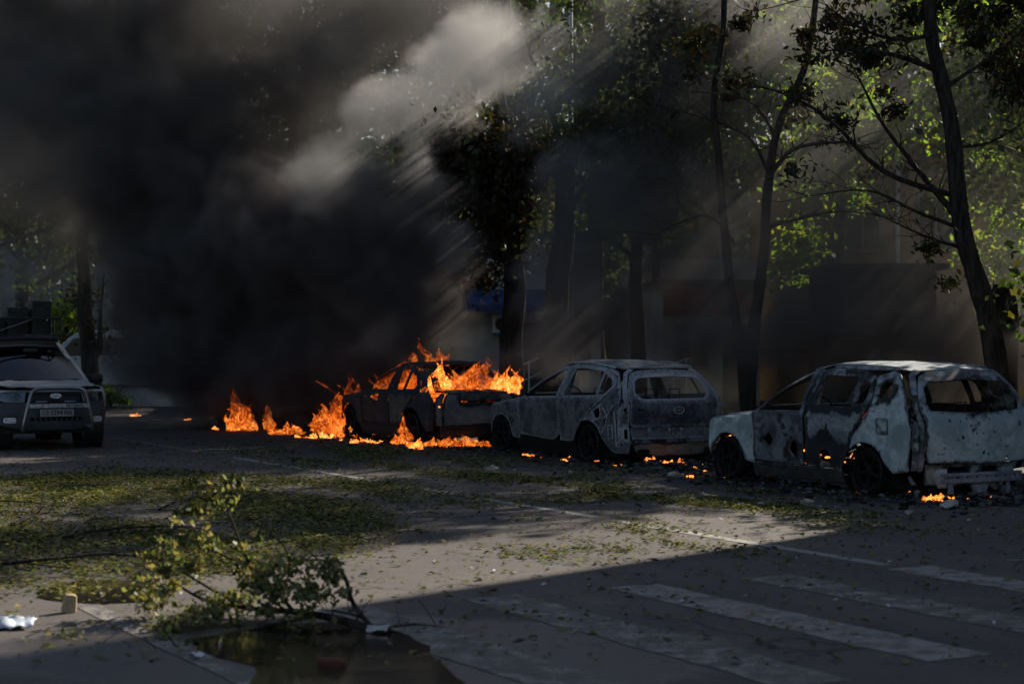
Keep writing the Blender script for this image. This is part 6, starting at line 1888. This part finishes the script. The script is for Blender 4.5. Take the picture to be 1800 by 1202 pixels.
smoke('smoke', 'paler grey smoke drifting thinly among the trees', GREY, .13, M['smoke_grey'], warp=1.3, grain=.8, lo=.38, hi=.58)


# ================================================================ FIRE
FM = [flame_mat('flame', 1.0, 0.06, 7.0, .42), flame_mat('deep red flame', .5, 0.09, 5.5, .4), flame_mat('hot flame', 1.7, -0.02, 10.0, 1.8)]


def tongue(mb, base, h, r, lean, seed, n=12, m=18, flat=.7):
    rr = random.Random(seed)
    ph = rr.uniform(0, 6.28)
    b0 = len(mb.v)
    bx, by, bz = base
    for i in range(m):
        t = i / (m - 1)
        rad = r * (0.55 + 1.0 * math.sin(math.pi * min(1, t * 1.15 + .12)) * .9) * (1 - t) ** .55 + .002
        wv = t ** 1.2
        cx = bx + lean[0] * h * t ** 1.4 + math.sin(t * 5.2 + ph) * r * .9 * wv + noise.noise(Vector((seed * 1.3, t * 2.6, 1))) * h * .22 * wv
        cy_ = by + lean[1] * h * t ** 1.4 + math.cos(t * 4.4 + ph) * r * .6 * wv
        for k in range(n):
            a_ = 2 * math.pi * k / n + t * 1.3
            q = 1 + .75 * noise.noise(Vector((math.cos(a_) * 1.3 + seed, math.sin(a_) * 1.3, t * 5.5))) + .5 * noise.noise(Vector((math.cos(a_) * 3 + seed, math.sin(a_) * 3, t * 11)))
            mb.v.append((cx + math.cos(a_) * rad * q, cy_ + math.sin(a_) * rad * q * flat, bz + h * t))
    for i in range(m - 1):
        for k in range(n):
            k2 = (k + 1) % n
            mb.f.append((b0 + i * n + k, b0 + i * n + k2, b0 + (i + 1) * n + k2, b0 + (i + 1) * n + k))
    mb.f.append(tuple(b0 + k for k in reversed(range(n))))


def flame(label, loc, span, h, count, mat, seed, lean=(-.35, .1), rad=.12, depth=.3, group=None, direction=None, sparse=1.0):
    """a bank of tongues along a base line through loc"""
    rr = random.Random(seed)
    d = direction or Vector((1, 0, 0))
    mb = MB()
    count = max(3, int(count * .75))
    for k in range(count):
        u = rr.uniform(-.5, .5)
        hh = h * rr.uniform(.3, 1.0) * (1 - 1.1 * abs(u) * .8)
        p = d * (u * span) + Vector((0, rr.uniform(-.5, .5) * depth, rr.uniform(-.03, .02)))
        tongue(mb, p, max(.04, hh), rad * rr.uniform(.5, 1.2) * min(1.0, .45 + hh / max(h, .01) * .6), (lean[0] * rr.uniform(.3, 1.5), lean[1]), seed * 31 + k)
    o = mb.build('flame', FM[mat], None, loc)
    md = o.modifiers.new('merge', 'REMESH'); md.mode = 'VOXEL'; md.voxel_size = max(.008, min(.022, rad * .14)); md.use_smooth_shade = True
    o['kind'] = 'thing'
    return tag(o, label, 'fire', group)


def g2(px, py, dz=0.02):
    v = gnd(px, py); v.z = dz
    return v


cw = Matrix.Translation(CAR_C.location) @ Matrix.Rotation(CAR_C.rotation_euler.z, 4, 'Z')
cl = lambda x, y, z: cw @ Vector((x, y, z))
# inside and around the burning hatchback
flame('flames behind the front side window of the burning hatchback', cl(1.35, .35, .70), 1.1, .92, 20, 1, 1, (-.12, .05), .24, .5)
flame('flames behind the rear side window of the burning hatchback', cl(.55, .4, .72), 1.0, .8, 18, 0, 2, (-.1, .05), .22, .5)
flame('broad wall of fire rising from the rear window of the burning hatchback', cl(-.42, -.05, .86), 1.35, .80, 34, 0, 3, (.02, .1), .17, .35, direction=Vector((.875, .485, 0)))
flame('tall bright flame at the right rear corner of the burning hatchback', cl(-.55, -.66, .88), .38, .95, 13, 2, 4, (-.08, .1), .12, .25)
flame('narrow flame licking past the rear pillar of the burning hatchback', cl(-.30, .52, .95), .3, .75, 8, 2, 5, (-.1, .1), .09, .2)
flame('ragged dull red flame lifting off the roof of the burning hatchback', cl(.5, .2, 1.36), .8, .62, 9, 1, 6, (-.5, .1), .12, .5)
flame('big flame bank pouring from the nose of the burning hatchback', cl(3.2, .35, .05), 1.5, 1.3, 44, 0, 7, (-.5, .05), .24, .6)
flame('flames licking the front wheel of the burning hatchback', cl(2.72, .95, .02), .45, .75, 10, 0, 8, (-.2, 0), .09, .2)
flame('flames under the rear wheel of the burning hatchback', cl(.05, .95, .02), .5, .62, 12, 0, 9, (-.25, 0), .1, .2)
flame('low row of flames on the ground behind the burning hatchback', g2(792, 787), 1.25, .34, 30, 0, 10, (-.4, .05), .11, .3, direction=Vector((1, .05, 0)))
flame('bright little flames on the ground by the rear of the burning hatchback', g2(735, 789), .3, .24, 9, 2, 11, (-.2, 0), .06, .2)
flame('thin trail of fire along the ground beside the burning hatchback', g2(655, 779), .75, .13, 18, 2, 12, (-.3, 0), .06, .2, direction=Vector((1, -.25, 0)))
flame('glowing slit of fire in the boot lid of the burning hatchback', cl(-.70, 0, .70), .7, .14, 12, 1, 13, (0, 0), .08, .1, direction=Vector((.875, .485, 0)))
flame('spark of fire in the lamp socket of the burning hatchback', cl(-.72, .72, .66), .06, .08, 3, 2, 14, (0, 0), .04, .05)
# burning ground beyond, towards the left
flame('tall flame standing alone on the road left of the burning hatchback', g2(422, 757), .46, 1.0, 16, 0, 20, (-.05, 0), .16, .25)
flame('low fringe of fire at the foot of the tall lone flame', g2(400, 756), .7, .14, 10, 2, 21, (-.3, 0), .06, .2)
flame('slender flame on the road between the lone flame and the hatchback', g2(470, 757), .18, .72, 7, 0, 22, (-.15, 0), .08, .12)
flame('low orange fire patch on the road left of the hatchback nose', g2(503, 764), .62, .30, 18, 0, 23, (-.2, 0), .1, .25)
flame('flat sheet of fire at the foot of the big flame bank', g2(555, 771), .75, .14, 18, 2, 24, (-.3, 0), .06, .25)
flame('small fire alone on the far road near the grey car', g2(240, 732), .26, .10, 8, 2, 25, (-.1, 0), .05, .12)
flame('faint red flame deep in the smoke left of the lone flame', at(277, 668, 39), .25, .2, 5, 1, 26, (.2, 0), .08, .1)
flame('tiny fire on the road right of the small far fire', g2(332, 738), .14, .08, 5, 2, 27, (-.1, 0), .04, .1)

# under and around the grey burned car
aw_ = Matrix.Translation(CAR_A.location) @ Matrix.Rotation(CAR_A.rotation_euler.z, 4, 'Z')
al_ = lambda x, y, z: aw_ @ Vector((x, y, z))
flame('thin line of fire under the doors of the grey burned car', g2(935, 804), .3, .06, 10, 2, 30, (-.1, 0), .04, .06, direction=Vector((1, -.2, 0)))
flame('two small flames under the bumper of the grey burned car', g2(1148, 814), .26, .14, 9, 2, 31, (-.2, 0), .05, .1)
flame('small flames right of centre under the bumper of the grey burned car', g2(1186, 817), .34, .15, 10, 2, 32, (.2, 0), .05, .1)
flame('little flame beside the rear wheel of the grey burned car', g2(1049, 812), .06, .13, 3, 2, 33, (.1, 0), .035, .05)
# under and in the pale burned car
flame('orange fire on the ground under the bumper of the pale burned car', g2(1648, 882), .36, .13, 16, 2, 40, (.1, 0), .045, .12)
flame('flame in the rear door gap of the pale burned car', al_(.36, .84, .44), .08, .18, 4, 2, 41, (.1, 0), .04, .05)
flame('flame glowing through the burned front door of the pale burned car', al_(1.40, .74, .34), .3, .28, 6, 1, 42, (0, 0), .07, .1)
flame('flame on top of the front wheel of the pale burned car', al_(2.78, .82, .60), .14, .08, 4, 2, 43, (-.1, 0), .04, .05)
flame('flame inside the cabin behind the rear door of the pale burned car', al_(.75, .3, .92), .2, .22, 5, 1, 44, (0, 0), .07, .1)
flame('faint fire inside the cabin behind the front door of the pale burned car', al_(1.55, .2, .9), .25, .3, 5, 1, 45, (0, 0), .08, .1)

# embers: glowing scraps too small to tell apart
em_m = bpy.data.materials.new('ember'); em_m.use_nodes = True
t = NT(em_m.node_tree); em_m.node_tree.nodes.clear(); out = t.n('ShaderNodeOutputMaterial')
e = t.n('ShaderNodeEmission'); t.t.links.new(t.ramp(t.noise(t.coord(), 30, 2), [(.3, (.6, .06, .005)), (.5, (1, .25, .03)), (.7, (1, .5, .12))]), e.inputs[0]); e.inputs[1].default_value = 1.3
t.t.links.new(e.outputs[0], out.inputs['Surface'])
EM_ME = None
ember_spots = [(1222, 822), (1228, 826), (1238, 830), (1262, 812), (1260, 838), (1273, 842), (1291, 838), (1232, 818), (1505, 862), (1543, 856), (1587, 859), (1602, 868), (1690, 876), (1702, 878), (1713, 873), (1742, 876), (1750, 856),
               (1080, 820), (1092, 818), (1040, 808), (991, 810), (996, 812), (1000, 806), (1215, 840), (1203, 820), (1660, 872), (1510, 866), (1394, 850), (845, 778), (760, 790), (600, 775)]
for i, (px, py) in enumerate(ember_spots):
    if i % 5 == 4: continue
    if EM_ME is None: EM_ME = MB().blob((0, 0, .010), .017, 3, 6, 4, .6, .9).blob((.03, .01, .008), .010, 5, 6, 4, .6, .9).blob((-.02, .025, .007), .009, 8, 6, 4, .6, .9).blob((.008, -.03, .007), .007, 9, 6, 4, .6, .9).mesh('ember'); EM_ME.materials.append(em_m)
    o = link_mesh('ember', EM_ME, None, None, g2(px, py, .01), rnd.uniform(0, 6))
    s_ = rnd.uniform(.35, 1.25); o.scale = (s_ * rnd.uniform(.8, 1.8), s_, s_ * rnd.uniform(.6, 1.6))
    if px < 900: lb, gr = 'glowing ember on the road edge by the burning hatchback', 'embers by the burning hatchback'
    elif px < 1110: lb, gr = 'glowing ember on the black scraps below the doors of the grey burned car', 'embers below the grey burned car'
    elif px < 1300: lb, gr = 'glowing ember on the scorched ground in the gap between the two burned cars', 'embers in the gap between the burned cars'
    elif px < 1640: lb, gr = 'glowing ember on the ground around the rear wheel of the pale burned car', 'embers by the rear wheel of the pale car'
    else: lb, gr = 'glowing ember on the ground under the bumper beam of the pale burned car', 'embers under the bumper of the pale car'
    tag(o, lb, 'ember', gr)
door_emb = [(1.77, .44), (.93, .46), (.76, .44), (.66, .52), (.5, .40), (.84, .35), (2.30, .42), (1.20, .50), (.45, .56), (.62, .40)]
fa = lambda x, z: al_(x, .905, z)
for i, (x, z) in enumerate(door_emb):
    o = link_mesh('ember', EM_ME, None, None, fa(x, z), rnd.uniform(0, 6)); s_ = rnd.uniform(.6, 1.3); o.scale = (s_, s_, s_)
    tag(o, 'small glowing ember clinging to the charred doors of the pale burned car', 'ember', 'embers on the charred doors')


# ================================================================ burned debris, stones, cables, fallen branches
def debris(label, cen, sx, sy, n_, mats, seed, smin=.015, smax=.07):
    rr = random.Random(seed)
    for mi, m_ in enumerate(mats):
        mb = MB()
        for k in range(n_ // len(mats)):
            u, v = rr.gauss(0, .42), rr.gauss(0, .42)
            p = U * (u * sy) + N * (v * sx)
            hgt = max(0, .07 * math.exp(-(u * u + v * v) * 2)) * rr.random()
            if rr.random() < .35:
                mb.box((p.x, p.y, hgt + .012), (rr.uniform(.03, .16), rr.uniform(.008, .03), rr.uniform(.004, .012)), rz=rr.uniform(0, 3), rx=rr.uniform(-.5, .5), ry=rr.uniform(-.4, .4))
            else:
                mb.blob((p.x, p.y, hgt), rr.uniform(smin, smax) * rr.uniform(.5, 1), rr.uniform(0, 99), 6, 4, .5, .7)
        o = mb.build('charred_debris', m_, None, (cen.x, cen.y, 0.0), sm=False)
        tag(o, label[mi], 'debris', kind='stuff')


pa = CAR_A.location; pb_ = CAR_B.location; pc = CAR_C.location
debris(('black charred scraps under the pale burned car', 'grey ash flakes under the pale burned car'), pa + U * 1.1 - N * .35, 2.0, 4.2, 760, (M['char'], M['ash']), 1)
debris(('black charred scraps between the two burned cars', 'grey ash flakes between the two burned cars'), pb_ - U * 1.6 + N * .0, 1.6, 1.8, 420, (M['char'], M['ash']), 2)
debris(('black charred scraps beside the grey burned car', 'grey ash flakes beside the grey burned car'), pb_ + U * 1.2 - N * .55, 1.2, 4.0, 560, (M['char'], M['ash']), 3)
debris(('black charred scraps by the burning hatchback', 'grey ash flakes by the burning hatchback'), pc + U * 1.0 - N * .5, 1.4, 4.4, 420, (M['char'], M['ash']), 4)
debris(('black charred scraps behind the pale burned car', 'grey ash flakes behind the pale burned car'), pa - U * 1.3, 2.0, 1.0, 300, (M['char'], M['ash']), 5)

M['stone'] = simple('pale broken stone', (0.36, 0.33, 0.27), 0.95, 0, 0.3, 9, 0.5, 0.15)
M['stone_y'] = simple('buff broken stone', (0.40, 0.31, 0.19), 0.95, 0, 0.3, 9, 0.5, 0.15)
stones = [(867, 829, .11, 'pale flat broken stone on leaves in front of the grey burned car', 'stone'), (857, 826, .06, 'small pale stone touching the flat stone by the grey burned car', 'stone'),
          (1186, 838, .085, 'rounded pale stone in front of the gap between the burned cars', 'stone'), (1420, 887, .09, 'pale stone on the leaf litter before the front door of the pale car', 'stone'),
          (1338, 891, .06, 'small pale stone left of the one before the pale car', 'stone'), (1667, 894, .11, 'broad pale stone below the bumper of the pale burned car', 'stone'),
          (1598, 903, .05, 'tiny pale stone left of the broad stone by the bumper', 'stone'), (1215, 880, .055, 'little pale stone among leaves right of the lane line', 'stone'),
          (122, 1076, .10, 'buff stone block standing at the edge of the dark puddle', 'stone_y'), (1440, 893, .04, 'tiny pale stone beside the stone before the pale car', 'stone'),
          (1004, 832, .05, 'tiny pale stone on the scorched edge by the grey car', 'stone')]
for i, (px, py, r__, lab, mt) in enumerate(stones):
    if mt == 'stone_y':
        o = MB().box((0, 0, .06), (.10, .08, .13), rx=.06, ry=.12, taper=.8).build('stone', M[mt], None, g2(px, py, 0), .4, bevel=.02)
    else:
        o = MB().blob((0, 0, r__ * .3), r__ * .8, i * 3.7 + 1, 9, 7, .6, .55).build('stone', M[mt], None, g2(px, py, 0), i)
    tag(o, lab, 'stone')
M['brick'] = simple('red brick lump', (0.10, 0.035, 0.024), 0.9, 0, 0.3, 9, 0.4, 0.2)
tag(MB().box((0, 0, .022), (.15, .09, .055), rx=.1, ry=.05).build('brick_lump', M['brick'], None, g2(582, 1172, 0), .3, bevel=.018), 'reddish brick lump lying in the foreground puddle', 'brick')
M['sheet'] = simple('dirty white plastic', (0.50, 0.54, 0.60), 0.7, 0, 0.18, 9, 0.2, 0.3)


def crumple(name, label, loc, sx, sy, seed, mat, h=.05, cat='sheet'):
    nx, ny = 16, 10
    v = []; f = []
    for j in range(ny + 1):
        for i in range(nx + 1):
            x, y = (i / nx - .5) * sx, (j / ny - .5) * sy
            q = Vector((x * 6 + seed, y * 6, seed))
            v.append((x + noise.noise(q) * .03, y + noise.noise(q + Vector((9, 0, 0))) * .03, .012 + h * abs(noise.noise(q * 1.4 + Vector((0, 5, 0)))) + h * .6 * (1 - abs(2 * j / ny - 1))))
    for j in range(ny):
        for i in range(nx):
            b0 = j * (nx + 1) + i
            f.append((b0, b0 + 1, b0 + nx + 2, b0 + nx + 1))
    me = bpy.data.meshes.new(name); me.from_pydata(v, [], f); me.update(); smooth(me, 25)
    o = link_mesh(name, me, mat, None, loc, seed)
    md = o.modifiers.new('thickness', 'SOLIDIFY'); md.thickness = .004
    return tag(o, label, cat)


crumple('plastic_sheet', 'crumpled white plastic sheet at the left edge of the foreground', g2(18, 1102, 0), .32, .30, .2, M['sheet'], .07)
crumple('paper_scrap', 'pale paper scrap lying at the white line near the branch', g2(342, 1158, 0), .10, .08, 1.2, M['sheet'], .03, 'paper')
crumple('paper_scrap', 'white paper scrap on the leaves before the pale burned car', g2(1305, 889, 0), .12, .07, 2.2, M['sheet'], .03, 'paper')
crumple('paper_scrap', 'torn pale scrap at the butt end of the fallen branch', g2(668, 1112, 0), .14, .12, 2.9, M['scrap'], .05, 'paper')

# loose cable along the burned car
pts_ = [g2(x, y, .012) for x, y in ((1280, 852), (1350, 855), (1420, 862), (1500, 874), (1580, 884), (1700, 888), (1850, 892))]
tag(MB().tube(wobble_path(pts_, 6, .03, 2), .009, 5).build('cable', M['s_black'], None), 'thin black cable lying along the ground before the pale burned car', 'cable')


# fallen branches
def fallen(name, label, stems, leaves, leaf, size, seed, loc, clump=.05, bark='bark'):
    r = np.random.default_rng(seed)
    root = thing(name, label, 'branch', loc)
    mb = MB()
    base = Vector(loc)
    for pts, a0 in stems:
        path = wobble_path([Vector(p) - base for p in pts], 6, .03, seed)
        mb.tube(path, [a0 * (1 - .8 * i / (len(path) - 1)) for i in range(len(path))], 7)
        rr = random.Random(seed + len(path))
        for i in range(4, len(path), 3):
            d = Vector((rr.uniform(-1, 1), rr.uniform(-1, 1), rr.uniform(-.1, 1))) * rr.uniform(.06, .22)
            q = path[i] + d; q.z = max(q.z, .01)
            mb.tube([path[i], path[i].lerp(q, .5) + Vector((0, 0, .015)), q], [a0 * .3, a0 * .2, .002], 4, cap=False)
    o = mb.build('stem', M[bark], root)
    if leaves:
        vs = leaf_cloud([((Vector(c) - base), rd, n_) for c, rd, n_ in leaves], size, r, clump)
        vs[:, 2] = np.maximum(vs[:, 2], 0.006 + .004 * r.random(len(vs)))
        me = np_mesh('foliage', vs, None, 4)
        o = link_mesh('foliage', me, M[leaf], root); o['kind'] = 'stuff'
    return root


def fp(px, py, d): return at(px, py, d)


DB = 11.9
q = lambda px, py, d=DB: at(px, py, d)
stems = [
    ([q(660, 1108, 11.5), q(600, 1088, 11.6), q(520, 1075, 11.8), q(430, 1068, 12.0), q(350, 1050, 12.2), q(290, 1010, 12.3)], .030),
    ([q(655, 1105, 11.5), q(622, 1060, 11.6), q(605, 1010, 11.7), q(570, 985, 11.9), q(520, 985, 12.1), q(490, 970, 12.3)], .018),
    ([q(520, 1075, 11.8), q(480, 1030, 11.9), q(440, 990, 12.0), q(410, 920, 12.1), q(400, 885, 12.2), q(408, 860, 12.2)], .014),
    ([q(440, 1065, 12.0), q(380, 1040, 12.0), q(320, 1005, 12.0), q(280, 990, 12.0)], .014),
    ([q(560, 1082, 11.7), q(470, 1100, 11.5), q(380, 1118, 11.4), q(300, 1110, 11.4)], .013),
    ([q(380, 1168, 10.55), q(330, 1160, 10.7), q(250, 1148, 10.9), q(180, 1140, 11.0), q(130, 1112, 11.2)], .013),
    ([q(330, 1160, 10.7), q(300, 1130, 10.9), q(280, 1100, 11.1)], .009),
    ([q(440, 990, 12.0), q(400, 980, 12.1), q(350, 955, 12.2), q(330, 940, 12.2)], .009),
    ([q(480, 1030, 11.9), q(510, 1000, 11.8), q(500, 960, 11.8), q(470, 930, 11.8)], .009),
    ([q(640, 1085, 11.5), q(600, 1075, 11.4), q(560, 1070, 11.4)], .010),
    ([q(670, 1105, 11.4), q(720, 1098, 11.5), q(780, 1102, 11.5)], .012),
]
lv = []
rr_ = random.Random(17)
for px, py, d, s_, n_ in ((270, 990, 12.2, .10, 46), (300, 960, 12.2, .12, 60), (330, 930, 12.2, .10, 46), (320, 1010, 12.1, .14, 90), (360, 990, 12.1, .14, 80), (380, 950, 12.1, .1, 40), (395, 1030, 12.0, .16, 110), (420, 1000, 12.0, .12, 60),
                        (440, 960, 12.0, .1, 40), (460, 1040, 11.9, .15, 90), (470, 990, 11.9, .12, 46), (500, 1000, 11.8, .1, 34), (510, 1055, 11.8, .14, 66), (540, 1040, 11.7, .14, 60), (560, 1000, 11.8, .13, 60), (590, 995, 11.7, .12, 60), (610, 1030, 11.6, .07, 20),
                        (400, 885, 12.2, .07, 26), (405, 858, 12.2, .07, 26), (380, 890, 12.2, .07, 18), (270, 1080, 11.6, .14, 80), (300, 1100, 11.5, .13, 70), (330, 1090, 11.5, .1, 40), (290, 1130, 11.2, .08, 24), (360, 1075, 11.7, .14, 70), (420, 1085, 11.7, .13, 50), (560, 1065, 11.6, .12, 50), (520, 1100, 11.5, .08, 20), (120, 1125, 11.2, .06, 18), (345, 905, 12.2, .06, 12), (545, 960, 12.0, .05, 10), (250, 1040, 12.0, .12, 50), (280, 1050, 11.9, .14, 60), (480, 1075, 11.8, .12, 50)):
    lv.append((q(px, py, d), (s_ * 1.15, s_ * 1.15, s_), int(n_ * (2.1 if py > 960 else .65))))
fallen('fallen_branch', 'large fallen branch with wilting yellow-green leaves at the edge of the puddle', stems, lv, 'leaf_fallen', .05, 31, (q(655, 1105, 11.5).x, 11.5, 0), .045)
# smaller branches on the leaf carpet
G3 = lambda px, py, z=.03: g2(px, py, z)
fallen('fallen_branch', 'long dark bare branch lying across the leaf carpet at the far left', [([G3(-60, 1005), G3(90, 995, .06), G3(180, 988, .07), G3(260, 988, .04), G3(330, 990, .03)], .018), ([G3(-40, 985), G3(60, 1000, .04), G3(120, 1004)], .012)], [], 'leaf_litter', .05, 41, G3(-60, 1005, 0))
fallen('fallen_branch', 'dark twig branch lying straight on the leaves behind the leafy branch', [([G3(110, 950, .03), G3(200, 942, .07), G3(300, 936, .06), G3(370, 936, .03)], .016)], [], 'leaf_litter', .05, 42, G3(110, 950, 0))
fallen('fallen_branch', 'pale arched twig standing out on the leaf carpet', [([G3(120, 948), G3(170, 918, .10), G3(230, 906, .14), G3(262, 925, .09), G3(300, 935)], .010), ([G3(262, 925, .09), G3(235, 895, .2), G3(212, 878, .27)], .007)], [], 'leaf_litter', .05, 43, G3(120, 948, 0), bark='bark_pale')
fallen('fallen_branch', 'short thick dark branch stub on the leaves at the left', [([G3(22, 928), G3(60, 916, .06), G3(95, 908, .05)], .028), ([G3(70, 912, .06), G3(78, 890, .2), G3(84, 880, .24)], .008)], [], 'leaf_litter', .05, 44, G3(22, 928, 0))
fallen('fallen_branch', 'thin dark twig on the leaf carpet at the far left edge', [([G3(-30, 884), G3(40, 888, .04), G3(140, 898, .03)], .012)], [], 'leaf_litter', .05, 45, G3(-30, 884, 0))
fallen('fallen_branch', 'small broken branch with dark green leaves in the middle of the leaf carpet', [([G3(280, 900), G3(330, 885, .08), G3(370, 872, .16), G3(410, 850, .3)], .016), ([G3(340, 885, .08), G3(335, 868, .2), G3(322, 850, .3)], .009), ([G3(350, 880, .1), G3(395, 890, .14), G3(420, 880, .1)], .009)],
       [(at(410, 845, 19.5), (.14, .12, .12), 70), (at(370, 885, 19.0), (.22, .15, .09), 120), (at(330, 845, 19.8), (.12, .1, .07), 40), (at(325, 900, 18.6), (.2, .12, .05), 60)], 'leaf_litter', .075, 46, G3(280, 900, 0), .05)
fallen('fallen_branch', 'dark twig at the right border of the leaf carpet', [([G3(560, 950), G3(610, 948, .05), G3(660, 958, .03)], .010)], [], 'leaf_litter', .05, 47, G3(560, 950, 0))
